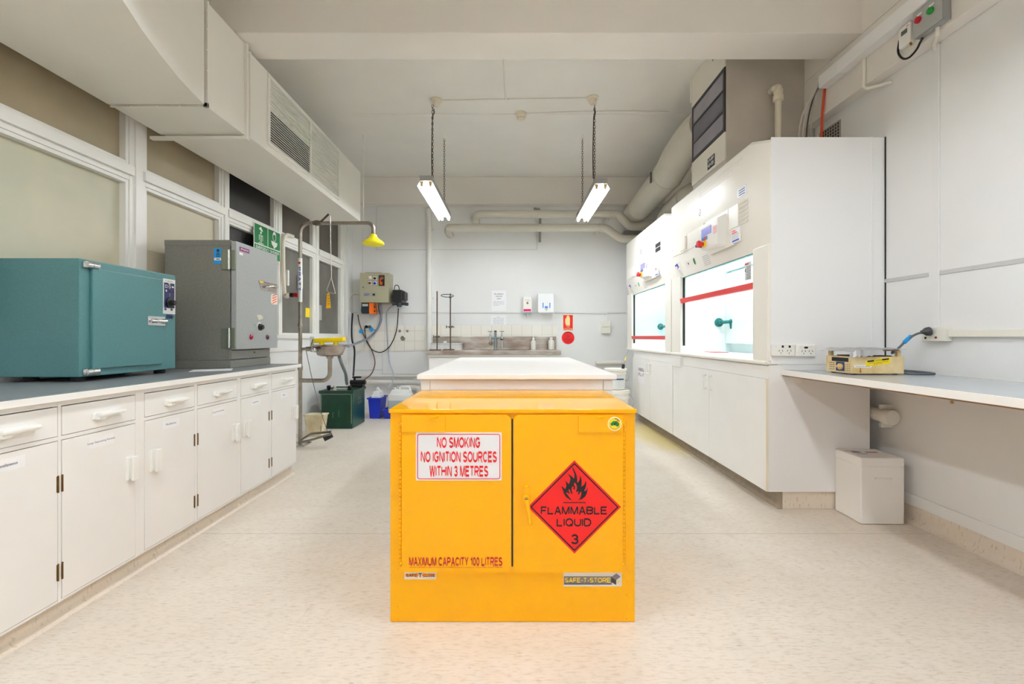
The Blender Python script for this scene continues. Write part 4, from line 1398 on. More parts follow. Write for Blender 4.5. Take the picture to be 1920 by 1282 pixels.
for s_, cx_, ln, zz in ((-1, ex - .055, .20, .052), (1, ex + .085, .13, .058)):
    c_ = MB()
    c_.hexa([(cx_ - ln / 2 + .01, ey - .06, ez + zz - .03), (cx_ + ln / 2 - .004, ey - .055, ez + zz - .022), (cx_ + ln / 2 - .004, ey + .055, ez + zz - .022), (cx_ - ln / 2 + .01, ey + .06, ez + zz - .03),
             (cx_ - ln / 2, ey - .035, ez + zz + .016), (cx_ + ln / 2, ey - .035, ez + zz + .026), (cx_ + ln / 2, ey + .035, ez + zz + .026), (cx_ - ln / 2, ey + .035, ez + zz + .016)], .012)
    c_.tube([(cx_ - .01, ey - .03, ez + zz - .03), (cx_ - .02, ey - .06, ez - .03)], [.026, .020], 12)
    c_.build('eyewash_cover', yc, sh)
dn = MB()
zb = P(0, 713, SY).z
pts = [(ex, ey, ez - .10), (ex, ey, zb + .08)]
for k in range(1, 7):
    t = math.radians(15 * k)
    pts.append((ex - .08 * (1 - math.cos(t)), ey, zb + .08 - .08 * math.sin(t)))
pts += [(px_ + .02, ey + .01, zb), (px_, SY, zb)]
dn.tube(pts, .021, 14)
dn.lathe((ex, ey, ez - .135), [(.030, 0), (.034, .01), (.034, .026)], 16)
dn.build('drain_pipe', steel_tube, sh)
MB().box(ex - .215, ex - .170, SY + .01, SY + .014, P(0, 652, SY).z, P(0, 631, SY).z, .002).build('eyewash_plate', plastic, sh)
w = MB()
fe = facing_cam(SY + .009)
a0, b0, a1, b1 = ex - .208, P(0, 649, SY).z, ex - .177, P(0, 635, SY).z
w.fpoly(fe, [(a0, b0), (a0 + .010, b0), (a1, b1), (a1 - .010, b1)], None, 0)
w.build('plate_print', green_print, sh)
pd = MB()
zl = .045
for pts in ([P(562, 826, SY - .10), P(583, 813, SY - .12), P(621, 809, SY - .10)], [P(560, 829, SY - .12), P(578, 826, SY - .22), P(622, 813, SY - .16)]):
    for k in range(len(pts) - 1):
        p, q = pts[k], pts[k + 1]
        h_ = Vector((0, 0, .011))
        e_ = Vector((0, .012, 0))
        pd.hexa([p - h_ - e_, q - h_ - e_, q - h_ + e_, p - h_ + e_, p + h_ - e_, q + h_ - e_, q + h_ + e_, p + h_ + e_], .003)
pd.build('foot_treadle', M('treadle_steel', (128, 122, 112), .4, .8), sh)
a, b = P(607, 823, SY - .18), P(623, 815, SY - .14)
MB().tube([a, b], .026, 12).build('treadle_pad', rubber, sh)
MB().tube([P(574, 657, SY), P(584, 705, SY - .06), P(599, 765, SY - .09), P(614, 808, SY - .11)], .0035, 8).build('treadle_rod', M('treadle_rod_metal', (120, 112, 104), .5, .8), sh)
# white supply conduit on the screen
cd = MB()
pts = [Vector((-2.40, 4.66, 1.30)), Vector((-2.36, 4.66, 1.34))]
top = PX(531, 452, -2.37)
bot = PX(533, 545, -2.37)
cd.tube([PX(549, 443, -2.37), PX(536, 441, -2.37), top + Vector((0, 0, -.05)), bot, bot + Vector((.03, 0, -.06)), Vector((px_ - .14, SY - .0, zc + .0)), Vector((px_ - .114, SY, zc))], .019, 12, True)
tag(cd.build('water_pipe', pvc_cream), 'cream water pipe bending down the window screen into the shower post', 'pipe')

# ================================================================== cream bucket, green tank, tubs
bk = thing('square_bucket', (-2.15, 5.03, 0), 'stained cream square bucket on the floor behind the shower foot treadle', 'bucket')
b_ = MB()
b_.hexa([(-2.235, 4.95, .002), (-2.075, 4.95, .002), (-2.075, 5.06, .002), (-2.235, 5.06, .002), (-2.26, 4.94, .235), (-2.05, 4.94, .235), (-2.05, 5.08, .235), (-2.26, 5.08, .235)], .008)
b_.build('bucket_body', M('stained_cream_plastic', (224, 216, 188), .5, var=.2, vscale=9, rgb2=(196, 180, 140)), bk)
b_ = MB()
for x0, x1, y0, y1 in ((-2.266, -2.044, 4.934, 4.948), (-2.266, -2.044, 5.072, 5.086), (-2.266, -2.252, 4.934, 5.086), (-2.058, -2.044, 4.934, 5.086)):
    b_.box(x0, x1, y0, y1, .222, .238, .003)
b_.build('rim', MATS['stained_cream_plastic'], bk)
fb_ = facing_cam(4.938)
w = MB().text(fb_, 'WASHING', -2.105, .085, -2.045, .098, .001, .01, math.pi / 2)
w.build('lettering', black_flat, bk)

TG = M('tank_green', (8, 66, 46), .32, var=.25, vscale=7, rgb2=(4, 50, 38))
wear = M('scratched_paint', (136, 146, 124), .5)
TY0, TY1, TX0, TX1 = 5.36, 5.81, -2.262, -1.878
tk = thing('waste_tank', (-2.07, 5.58, 0), 'dark green square tank with scuffed edges in the corner under the eyewash', 'tank')
MB().box(TX0, TX1, TY0, TY1, .001, .425, .012).build('tank_body', TG, tk)
t_ = MB()
t_.box(TX0 - .012, TX1 + .012, TY0 - .012, TY1 + .012, .418, .440, .006)
for x0, x1, y0, y1 in ((TX0 - .012, TX1 + .012, TY0 - .012, TY0 + .014), (TX0 - .012, TX1 + .012, TY1 - .014, TY1 + .012), (TX0 - .012, TX0 + .014, TY0, TY1), (TX1 - .014, TX1 + .012, TY0, TY1)):
    t_.box(x0, x1, y0, y1, .436, .452, .004)
t_.build('lid', TG, tk)
w = MB()
w.frect(facing_cam(TY0), TX1 - .018, .06, TX1 - .010, .41, None, .001)
w.frect(facing_cam(TY0), TX0 + .008, .22, TX0 + .018, .41, None, .001)
w.frect(facing_cam(TY0), TX0 + .02, .405, TX1 - .02, .413, None, .001)
w.frect(facing_cam(TY0), TX0 + .15, .13, TX0 + .155, .20, None, .001)
w.frect(facing_cam(TY0), TX0 + .22, .14, TX0 + .224, .22, None, .001)
fr2 = facing_right(TX1)
w.text(fr2, 'ACID', TY0 + .19, .315, TY0 + .30, .350, .001)
w.text(fr2, 'SOLUTION', TY0 + .18, .265, TY0 + .34, .298, .001)
w.build('chalk_marks', wear, tk)
f_ = MB()
f_.lathe((TX0 + .14, 5.45, .44), [(.02, 0), (.02, .02), (.010, .03), (.018, .04), (.018, .06), (.010, .066)], 14)
f_.tube([(TX0 + .15, 5.46, .462), (-1.97, 5.50, .462)], .008, 8)
f_.build('filler_valve', M('valve_white', (214, 210, 196), .4), tk)
MB().lathe((TX0 + .06, 5.47, .44), [(.016, 0), (.016, .02), (.024, .03), (.024, .055), (.012, .062)], 14).build('vent_cap', black, tk)
MB().lathe((-1.955, 5.48, .438), [(.022, 0), (.024, .01), (.024, .05), (.014, .06)], 14).build('hose_connector', black, tk)
pv = thing('pump_valve', (-1.94, 5.72, .45), 'black pump valve with lever on the back of the green tank lid', 'pump')
m_ = MB()
m_.box(-2.02, -1.86, 5.67, 5.77, .4525, .50, .01)
m_.tube([(-2.03, 5.72, .515), (-1.84, 5.72, .515)], .028, 14)
m_.tube([(-1.98, 5.72, .52), (-1.97, 5.70, .575)], .014, 10)
m_.build('valve_body', black, pv)
MB().box(-2.00, -1.89, 5.69, 5.72, .568, .59, .006).build('lever', rubber, pv)

BLU = M('tub_blue', (26, 52, 190), .4)
def tub(x0, x1, y0, y1, h, label):
    t = thing('storage_tub', ((x0 + x1) / 2, (y0 + y1) / 2, 0), label, 'tub', 'blue tubs on the floor by the back wall')
    b = MB()
    k = .018
    w_ = .006
    def shell(a, bb, c, d):
        b.hexa([(a[0], a[1], .001), (bb[0], bb[1], .001), (bb[2], bb[3], .001), (a[2], a[3], .001), (c[0], c[1], h), (d[0], d[1], h), (d[2], d[3], h), (c[2], c[3], h)], .002)
    # floor and four walls, leaning slightly outwards
    b.box(x0 + k, x1 - k, y0 + k, y1 - k, .001, .008)
    b.hexa([(x0 + k, y0 + k, .001), (x1 - k, y0 + k, .001), (x1 - k, y0 + k + w_, .001), (x0 + k, y0 + k + w_, .001), (x0, y0, h), (x1, y0, h), (x1, y0 + w_, h), (x0, y0 + w_, h)], .001)
    b.hexa([(x0 + k, y1 - k - w_, .001), (x1 - k, y1 - k - w_, .001), (x1 - k, y1 - k, .001), (x0 + k, y1 - k, .001), (x0, y1 - w_, h), (x1, y1 - w_, h), (x1, y1, h), (x0, y1, h)], .001)
    b.hexa([(x0 + k, y0 + k, .001), (x0 + k + w_, y0 + k, .001), (x0 + k + w_, y1 - k, .001), (x0 + k, y1 - k, .001), (x0, y0, h), (x0 + w_, y0, h), (x0 + w_, y1, h), (x0, y1, h)], .001)
    b.hexa([(x1 - k - w_, y0 + k, .001), (x1 - k, y0 + k, .001), (x1 - k, y1 - k, .001), (x1 - k - w_, y1 - k, .001), (x1 - w_, y0, h), (x1, y0, h), (x1, y1, h), (x1 - w_, y1, h)], .001)
    b.build('tub_body', BLU, t)
    r_ = MB()
    e = .014
    for a0, a1, c0, c1 in ((x0 - e, x1 + e, y0 - e, y0 + .008), (x0 - e, x1 + e, y1 - .008, y1 + e), (x0 - e, x0 + .008, y0, y1), (x1 - .008, x1 + e, y0, y1)):
        r_.box(a0, a1, c0, c1, h - .016, h + .002, .004)
    r_.build('rim', BLU, t)
    return t
tub(-1.905, -1.74, 6.02, 6.32, .275, 'taller blue tub on the floor beside the green tank, holding a small jerrycan')
tub(-1.70, -1.30, 6.00, 6.30, .125, 'low blue tub under the larger jerrycan, on the floor by the back wall')
JM = M('jerrycan_plastic', (224, 226, 224), .4)
JL = M('jerrycan_liquid', (172, 184, 188), .35)
def jerrycan(x0, x1, y0, y1, z0, z1, label, level=None):
    j = thing('jerrycan', ((x0 + x1) / 2, (y0 + y1) / 2, z0), label, 'jerrycan', 'translucent jerrycans by the back wall')
    h = z1 - z0
    wi = min(.05, .16 * (x1 - x0))
    b = MB()
    zl = z0 + h * (level or 0.0)
    if level:
        MB().box(x0, x1, y0, y1, z0, zl, .02, 3).build('lower_part', JL, j)
    b.hexa([(x0, y0, max(z0, zl - .04)), (x1, y0, max(z0, zl - .04)), (x1, y1, max(z0, zl - .04)), (x0, y1, max(z0, zl - .04)), (x0, y0, z1 - h * .22), (x1, y0, z1 - h * .22), (x1, y1, z1 - h * .22), (x0, y1, z1 - h * .22)], .02)
    xm, ym_ = (x0 + x1) / 2, (y0 + y1) / 2
    b.hexa([(x0 + .005, y0 + .005, z1 - h * .30), (x1 - .005, y0 + .005, z1 - h * .30), (x1 - .005, y1 - .005, z1 - h * .30), (x0 + .005, y1 - .005, z1 - h * .30),
            (x0 + wi, y0 + .03, z1 - h * .08), (x1 - wi * .6, y0 + .03, z1 - h * .08), (x1 - wi * .6, y1 - .03, z1 - h * .08), (x0 + wi, y1 - .03, z1 - h * .08)], .012)
    b.build('can_body', JM, j)
    a = MB()
    a.tube([(xm - .02, ym_, z1 - h * .12), (xm - .005, ym_, z1), (x1 - .05, ym_, z1), (x1 - .02, ym_, z1 - h * .14)], .015, 10, True)
    a.build('handle', JM, j)
    MB().lathe((x0 + wi + .022, ym_, z1 - h * .10), [(.022, 0), (.022, h * .07), (.019, h * .08)], 16).build('cap', M('cap_grey', (196, 198, 196), .4), j)
jerrycan(-1.878, -1.766, 6.05, 6.29, .010, .385, 'small translucent jerrycan standing inside the taller blue tub')
jerrycan(-1.655, -1.35, 6.04, 6.25, .010, .41, 'large translucent jerrycan half full of liquid standing in the low blue tub', .62)

# ================================================================== control cabinet and pumps on the back wall
KY = 6.585
cbx = thing('control_box', (-2.0, 6.72, 1.585), 'beige-grey electrical control box with buttons and red display on the back wall', 'control box')
KB = M('control_box_beige', (172, 168, 142), .42)
x0, z1 = flat(674.5, 511, KY)
x1, z0 = flat(728.5, 567, KY)
MB().box(x0, x1, KY + .012, YB - .002, z0, z1, .006).build('box_body', KB, cbx)
kd = MB().box(x0 + .002, x1 - .002, KY, KY + .011, z0 + .002, z1 - .002, .004).build('door', KB, cbx)
fk = facing_cam(KY)
def kp(x, y):       # zoom "660,500,780,640"
    return flat(660 + x * .10919, 500 + y * .10919, KY)
for (x, y, m_) in ((312, 190, plastic), (395, 200, black), (308, 280, M('button_dark_red', (120, 24, 24), .35)), (395, 285, M('button_blue', (20, 30, 190), .35))):
    c = kp(x, y)
    MB().frect(fk, c[0] - .022, c[1] - .022, c[0] + .022, c[1] + .026, -.0005, .003, .003).build('button_plate', plastic, kd)
    MB().lathe(fk(c[0], c[1], .003), [(.017, 0), (.017, .012), (.014, .016)], 18, fk.n).build('push_button', m_, kd)
a0, b1 = kp(462, 145)
a1, b0 = kp(561, 328)
dp = MB().frect(fk, a0, b0, a1, b1, -.0005, .006, .004).build('display_unit', black, kd)
w = MB()
w.frect(fk, a0 + .02, b1 - .055, a1 - .014, b1 - .03, None, .0066)
w.build('display_window', M('display_grey', (110, 120, 112), .3), dp)
w = MB()
for k in range(4):
    w.frect(fk, a0 + .012, b0 + .016 + k * .024, a0 + .030, b0 + .036 + k * .024, None, .0066)
    if k != 2:
        w.frect(fk, a0 + .032, b0 + .016 + k * .024, a0 + .052, b0 + .036 + k * .024, None, .0066)
w.build('orange_keys', M('key_orange', (240, 90, 20), .4), dp)
w = MB()
w.frect(fk, a0 + .012, b1 - .022, a1 - .012, b1 - .010, None, .0066)
w.build('red_figures', M('figure_red', (150, 20, 16), .4), dp)
c = kp(196, 350)
MB().lathe(fk(c[0], c[1], 0), [(.012, 0), (.012, .010), (.008, .014)], 14, fk.n).build('lock', chrome, kd)
a0, b1 = kp(200, 448)
a1, b0 = kp(308, 505)
nl = MB().frect(fk, a0, b0, a1, b1, -.0005, .001).build('name_plate', M('plate_bluegrey', (150, 152, 178), .5), kd)
w = MB()
w.text(fk, 'CONTROL', a0 + .012, b0 + .022, a1 - .012, b0 + .038, .0016, .02)
w.frect(fk, a0 + .01, b0 + .008, a1 - .03, b0 + .014, None, .0016)
w.build('plate_print', M('plate_navy', (40, 50, 110), .5), nl)
c = kp(378, 478)
MB().frect(fk, c[0] - .026, c[1] - .022, c[0] + .026, c[1] + .022, -.0005, .004, .003).build('switch_plate', M('plate_grey', (150, 150, 150), .4), kd)
m_ = MB()
m_.lathe(fk(c[0], c[1], .004), [(.014, 0), (.014, .012)], 16, fk.n)
m_.build('rotary_switch', black, kd)
MB().box(x0 + .06, x1 - .12, KY + .06, YB - .04, z1 + .0005, z1 + .012, .003).build('cable_tray_scrap', M('scrap_brown', (150, 122, 92), .6), cbx)

pm = thing('dosing_pump', (-2.1, 6.66, 1.43), 'dark green and orange dosing pump on the wall directly under the control box', 'pump')
q0, q1 = flat(676, 588, 6.6), flat(701, 567.5, 6.6)
m_ = MB()
m_.box(q0[0], q1[0] - .065, 6.62, 6.80, q0[1] + .02, q1[1], .012)
m_.tube([(q0[0] - .005, 6.70, q0[1] + .06), (q1[0] - .07, 6.70, q0[1] + .06)], .055, 16)
m_.build('pump_body', M('pump_dark', (28, 42, 48), .4), pm)
MB().box(q1[0] - .072, q1[0] - .012, 6.60, 6.82, q0[1], q1[1] + .002, .008).build('pump_face', orange, pm)
m_ = MB()
for z in (.04, .10):
    m_.lathe((q1[0] - .014, 6.66, q0[1] + z), [(.014, 0), (.014, .014)], 14, (1, 0, 0))
m_.build('pump_knob', black, pm)
MB().tube([(q0[0] - .055, 6.70, q0[1] + .05), (q0[0] - .004, 6.70, q0[1] + .05)], .042, 16).build('pump_head', M('pump_head_clear', (186, 196, 190), .3), pm)
MB().box(q0[0] + .02, q1[0] - .09, 6.612, 6.622, q1[1] - .05, q1[1] - .015, .002).build('rating_label', M('rating_grey', (190, 192, 190), .5), pm)
MB().box(q0[0], q1[0], 6.80, YB - .001, q0[1] + .04, q1[1] - .02, .004).build('bracket', rubber, pm)

mo = thing('pump_motor', (-1.67, 6.70, 1.5), 'black square pump motor with dark fittings at the right side of the control box', 'pump')
q0, q1 = flat(733, 567, 6.58), flat(757, 543, 6.58)
m_ = MB()
m_.box(q0[0] + .02, q1[0] - .03, 6.585, YB - .001, q0[1], q1[1], .008)
m_.box(q1[0] - .045, q1[0] + .005, 6.62, YB - .03, q0[1] + .04, q1[1] - .02, .010)
m_.build('motor_case', black, mo)
m_ = MB()
c = flat(748, 570, 6.60)
m_.lathe((c[0], 6.62, c[1] - .04), [(.032, 0), (.036, .01), (.036, .055), (.028, .065)], 16)
m_.tube([(c[0] - .10, 6.62, c[1]), (c[0] + .11, 6.62, c[1])], .016, 12)
m_.tube([(c[0] + .09, 6.62, c[1]), (c[0] + .13, 6.62, c[1])], .024, 12)
m_.build('motor_fitting', M('fitting_dark_grey', (52, 60, 66), .45), mo)
m_ = MB()
m_.tube([P(739, 544, 6.62), P(741, 535, 6.62), P(747, 536, 6.62), P(749, 544, 6.62)], .006, 8, True)
m_.build('lead', rubber, mo)

# outlet with plugs
def outlet_box(x0, z0, x1, z1, y, label, depth=.035, name='power_outlet', cat='power outlet', group=None):
    o = thing(name, ((x0 + x1) / 2, y, z0), label, cat, group)
    MB().box(x0, x1, y - depth, y, z0, z1, .004).build('faceplate', plastic, o)
    return o
q0, q1 = flat(683, 618, 6.82), flat(699.5, 607, 6.82)
po = outlet_box(q0[0], q0[1], q1[0], q1[1], YB - .0085, 'white double power outlet with two plugs on the tiles below the control box')
for k, mm in ((.28, black), (.66, cable_grey)):
    xx = q0[0] + (q1[0] - q0[0]) * k
    MB().lathe((xx, 6.806, (q0[1] + q1[1]) / 2), [(.024, 0), (.024, .014), (.014, .03)], 16, (0, -1, 0)).build('plug', mm, po)
for (px, py, rot) in ((677, 621, .2), (697, 617.5, -.6)):
    p = P(px, py, 6.74)
    t_ = MB().box(-.028, .028, -.0012, .0012, -.028, .028)
    t_.spun(Matrix.Translation(p) @ Matrix.Rotation(rot, 4, 'Y'))
    t_.build('cord_tag', blue_tag, po)
# conduit between the pump and the outlet
tag(MB().box(flat(689, 0, YB)[0], flat(692, 0, YB)[0], YB - .012, YB - .0005, P(0, 607, YB).z, P(0, 589, YB).z, .002).build('cable_cover', plastic), 'short white vertical cable cover between wall batten and the tiled outlet', 'conduit')
# capped tap points on the tiles
wf = thing('waste_outlet', (-1.63, YB - .01, 1.05), 'round chrome waste outlet with two capped tap points on the cream tiles', 'plumbing')
for px, py, rr in ((756, 634, .038), (750, 620.5, .020), (764, 620.5, .020)):
    p = P(px, py, YB - .0085)
    mb = MB()
    mb.lathe(p, [(rr, 0), (rr, .006), (rr * .7, .012), (rr * .6, .008)], 20, (0, -1, 0))
    mb.build('cap', M('old_chrome', (166, 162, 152), .35, .8), wf)

# hoses and leads
def cable(name, pts, r, mat, label, cat='cable', sm=True):
    return tag(MB().tube([P(*p) for p in pts], r, 8, sm).build(name, mat), label, cat)
cable('black_hose', [(661, 587, 6.62), (659.5, 612, 6.62), (660, 636, 6.62), (664.5, 655, 6.62), (664, 680, 6.6), (662.5, 704, 6.5)], .013, rubber, 'black hose running down the back left corner behind the green tank', 'hose')
cable('grey_hose', [(652, 649, 4.95), (664, 645, 6.2), (690, 634, 6.72), (706, 619, 6.76), (713, 604, 6.76), (715, 586, 6.74), (714, 570, 6.68)], .016, M('hose_bluegrey', (128, 136, 150), .45), 'thick blue-grey hose curving from the eyewash bowl up to the control box', 'hose')
cable('braided_hose', [(636, 668, 4.68), (641, 683, 4.9), (648, 700, 5.2), (649.5, 714, 5.4), (650.5, 719.5, 5.48)], .018, M('braided_hose', (150, 160, 166), .35, .4, var=.4, vscale=160), 'braided hose dropping from the eyewash bowl to the green tank', 'hose')
cable('brown_tube', [(671, 590, 6.70), (674, 606, 6.82), (682, 628, 6.825), (696, 654, 6.825), (703, 678, 6.76), (698, 698, 6.62), (688, 708, 6.5), (678, 714, 6.3), (668, 716, 5.86)], .008, M('tube_brown', (110, 62, 46), .5), 'thin brown tube hanging from the dosing pump to the tank valve', 'tube')
cable('black_lead', [(747, 578, 6.62), (746, 596, 6.74), (744, 616, 6.79), (738, 636, 6.79), (728, 652, 6.79), (714, 660.5, 6.79), (699, 656, 6.79), (689, 643, 6.79), (685, 628, 6.79), (684, 614, 6.765)], .007, rubber, 'thin black lead looping from the pump motor to the tiled power outlet')
cable('clear_tube', [(741, 571, 6.66), (731, 577, 6.76), (725.5, 588, 6.80), (726, 620, 6.825), (728, 656, 6.825), (731, 680, 6.81), (737, 700, 6.7), (736, 716, 6.5), (727, 727, 6.25)], .008, tubing, 'pale clear tube hanging straight down from the pump motor to the jerrycan', 'tube')
cable('pale_lead', [(707, 568, 6.66), (708, 578, 6.72), (710, 586, 6.78), (716, 590, 6.81)], .006, cable_pale, 'short pale lead under the control box')
cable('grey_lead', [(709, 568, 6.68), (711, 584, 6.76), (716, 596, 6.80), (712, 611, 6.80), (704, 619, 6.79), (696, 613, 6.775)], .006, cable_grey, 'grey lead curling from the control box to the right-hand plug')

cable('white_lead', [(673, 553, 6.835), (664, 552, 6.8), (656, 558, 6.7), (653, 570, 6.66), (654, 582, 6.66), (658, 589, 6.64)], .006, cable_pale, 'white lead arching from behind the control box to the wall corner')

# low pipes along the back wall
def pipe(name, pts, r, label, mat=pvc, sm=False, clips=()):
    return tag(MB().tube(pts, r, 14, sm).build(name, mat), label, 'pipe')
zz_ = lambda py, Y: P(0, py, Y).z
pipe('water_pipe', [(flat(664, 0, 6.81)[0], 6.81, zz_(705, 6.81)), (flat(786, 0, 6.81)[0], 6.81, zz_(705, 6.81))], .020, 'thin white pipe, upper of the low pipes along the back wall')
pipe('waste_pipe', [(flat(670, 0, 6.77)[0], 6.77, zz_(716.5, 6.77)), (flat(800, 0, 6.77)[0], 6.77, zz_(716.5, 6.77))], .034, 'white waste pipe, middle of the low pipes along the back wall')
pipe('waste_pipe', [P(744, 729, 6.76), P(766, 726.5, 6.76), P(781, 727, 6.76), P(786, 733, 6.76), P(787, 760, 6.76)], .042, 'fat white elbowed waste pipe behind the large jerrycan', pvc, True)
# vertical pipe left of the sink
vp = MB()
vx = flat(805, 0, 6.80)[0]
vp.tube([(vx, 6.80, zz_(657, 6.8)), (vx, 6.80, zz_(404, 6.8)), (vx - .01, 6.81, zz_(398, 6.8)), (vx - .01, 6.835, zz_(393, 6.8))], .040, 16)
for py in (558, 430):
    vp.box(vx - .06, vx + .06, 6.80, YB - .0005, zz_(py, 6.8) - .008, zz_(py, 6.8) + .008, .002)
tag(vp.build('downpipe', white_trim), 'tall white vertical pipe on the back wall left of the sink', 'pipe')

# ================================================================== sink bench
KX0, KX1, SY0 = flat(799, 0, 6.2)[0], flat(1052, 0, 6.2)[0], 6.2
sk = thing('sink_bench', ((KX0 + KX1) / 2, 6.5, 0.84), 'stainless steel sink top with splashback on the back wall', 'sink')
s_ = MB()
bx0, bx1, by0, by1 = -.45, .18, 6.30, 6.62
s_.box(KX0, KX1, SY0, by0, .842, .900, .006)
s_.box(KX0, KX1, by1, 6.838, .842, .900, .003)
s_.box(KX0, bx0, by0, by1, .842, .900, .002)
s_.box(bx1, KX1, by0, by1, .842, .900, .002)
s_.build('sink_top', steel, sk)
s_ = MB()
for a0, a1, c0, c1 in ((bx0, bx1, by0, by0 + .004), (bx0, bx1, by1 - .004, by1), (bx0, bx0 + .004, by0, by1), (bx1 - .004, bx1, by0, by1)):
    s_.box(a0, a1, c0, c1, .72, .899)
s_.box(bx0, bx1, by0, by1, .715, .722)
s_.build('basin', steel, sk)
MB().box(-1.185, flat(1043, 0, 6.82)[0], 6.826, 6.8415, .8995, zz_(630.5, 6.83), .002).build('splashback', steel, sk)
sc_ = thing('sink_cabinet', ((KX0 + KX1) / 2, 6.5, 0), 'white cupboard under the stainless steel sink, mostly hidden by the island bench', 'cabinet')
MB().box(KX0 + .02, KX1 - .02, 6.26, YB - .012, .0, .71).build('carcass', joinery, sc_)
mb = MB()
mb.box(KX0 + .02, KX1 - .02, 6.245, 6.262, .80, .8415)
mb.box(KX0 + .02, KX0 + .05, 6.262, YB - .012, .70, .8415)
mb.box(KX1 - .05, KX1 - .02, 6.262, YB - .012, .70, .8415)
mb.build('top_rail', joinery, sc_)
for k in range(3):
    w_ = (KX1 - KX0 - .06) / 3
    MB().box(KX0 + .03 + k * w_ + .004, KX0 + .03 + (k + 1) * w_ - .004, 6.236, 6.258, .09, .797, .002).build('door', joinery, sc_)
# laboratory taps
tp = MB()
TYY = 6.70
tx = flat(929, 0, TYY)[0]
lt = thing('mixer_tap', (tx, TYY, .90), 'grey laboratory pillar tap with two cross handles on the sink', 'tap')
zt_ = zz_(622, TYY)
tp.lathe((tx, TYY, .9005), [(.030, 0), (.030, .008), (.018, .014), (.018, zt_ - .905), (.020, zt_ - .90)], 16)
za_ = zz_(633, TYY)
tp.tube([(flat(918, 0, TYY)[0], TYY, za_), (flat(941, 0, TYY)[0], TYY, za_)], .015, 12)
tp.build('pillar', M('tap_bluegrey', (146, 162, 166), .35, .5), lt)
MB().lathe((tx, TYY, zt_), [(.019, 0), (.019, .016), (.014, .02)], 14).build('pillar_cap', M('tap_cap_maroon', (78, 40, 44), .5), lt)
for px, dn_ in ((919, 641), (941, 652)):
    xx = flat(px, 0, TYY)[0]
    t_ = MB()
    t_.lathe((xx, TYY - .01, za_ - .02), [(.016, 0), (.020, .02), (.016, .05), (.010, .07), (.008, .10), (.012, .11)], 14)
    t_.tube([(xx, TYY - .01, za_), (xx + .002, TYY - .05, za_ - .01), (xx + .006, TYY - .06, zz_(dn_, TYY))], [.012, .012, .008], 12, True)
    tv = t_.build('spout', chrome, lt)
    h_ = MB()
    zc_ = za_ + .095
    h_.tube([(xx - .034, TYY - .01, zc_), (xx + .034, TYY - .01, zc_)], .006, 8)
    h_.tube([(xx, TYY - .044, zc_), (xx, TYY + .024, zc_)], .006, 8)
    h_.build('cross_handle', chrome, tv)
MB().ring((flat(920, 0, TYY)[0], TYY - .05, zz_(643, TYY)), .022, .005, (0, 1, 0), 16, 6).build('hose_ring', brass, lt)
MB().tube([(flat(941, 0, TYY)[0], TYY - .055, zz_(637, TYY)), (flat(941, 0, TYY)[0], TYY - .057, zz_(634.5, TYY))], .019, 12).build('spout_washer', rubber, lt)
# retort stands
RY = 6.34
def retort(px, py_top, label, y=RY):
    x = flat(px, 0, y)[0]
    t = thing('retort_stand', (x, y, .90), label, 'retort stand', 'rusty retort stands on the sink top')
    b = MB()
    b.box(x - .10, x + .055, y - .07, y + .07, .9005, .910, .003)
    b.build('base', rod_brown, t)
    MB().tube([(x, y, .909), (x, y, zz_(py_top, y))], .0085, 10).build('rod', rod_brown, t)
    return t, x
r1, rx1 = retort(819.5, 546, 'plain rusty retort stand at the left end of the sink top')
def bosshead(t, x, y, z, w=.09):
    b = MB()
    b.box(x - .018, x + .018, y - .026, y + .012, z - .016, z + .016, .004)
    b.tube([(x - w, y - .02, z + .004), (x + w, y - .02, z - .002)], .006, 8)
    b.tube([(x - w * .9, y - .02, z - .018), (x - w * .9, y - .02, z + .022)], .006, 8)
    b.tube([(x + .02, y - .02, z), (x + w * .7, y - .02, z + .014)], .008, 8)
    b.build('clamp', M('clamp_metal', (96, 90, 84), .45, .7), t)
bosshead(r1, rx1, RY, zz_(631.5, RY), .05)
r2, rx2 = retort(844.5, 550, 'rusty retort stand with an iron ring clamped near its top, on the sink', 6.42)
bosshead(r2, rx2, 6.42, zz_(613, 6.42), .06)
b = MB()
zq = zz_(557, 6.42)
b.ring((rx2 - .03, 6.33, zq + .012), .086, .0055, (0, .14, 1), 28, 8)
b.box(rx2 - .015, rx2 + .015, 6.40, 6.435, zq - .016, zq + .012, .004)
b.build('iron_ring', M('ring_iron', (70, 88, 84), .4, .7), r2)
# drying basket with glassware
bkx0, bkx1 = flat(811, 0, 6.6)[0], flat(866, 0, 6.6)[0]
bs = thing('wire_basket', ((bkx0 + bkx1) / 2, 6.6, .90), 'white plastic drying basket of labware at the left of the sink splashback', 'basket')
b = MB()
zt_ = zz_(643, 6.6)
for a0, a1, c0, c1 in ((bkx0, bkx1, 6.50, 6.51), (bkx0, bkx1, 6.69, 6.70), (bkx0, bkx0 + .01, 6.50, 6.70), (bkx1 - .01, bkx1, 6.50, 6.70)):
    b.box(a0 - .012, a1 + .012, c0 - .012, c1 + .012, zt_ - .008, zt_, .003)
n = 22
for k in range(n):
    x = bkx0 + (bkx1 - bkx0) * (k + .5) / n
    b.box(x - .006, x + .006, 6.502, 6.507, .9015, zt_, .001)
    b.box(x - .006, x + .006, 6.693, 6.698, .9015, zt_, .001)
b.box(bkx0, bkx1, 6.50, 6.70, .9005, .906)
for z in (.925, .952):
    b.box(bkx0, bkx1, 6.500, 6.504, z - .004, z + .004, .001)
b.build('basket_body', plastic, bs)
GL = glass_mat('thin_glass', (.93, .96, .96))
def glassware(name, x, y, z, prof, label, tilt=(0, 0, 1)):
    return tag(MB().lathe((x, y, z), prof, 18, tilt, False).build(name, GL), label, name.replace('_', ' '))
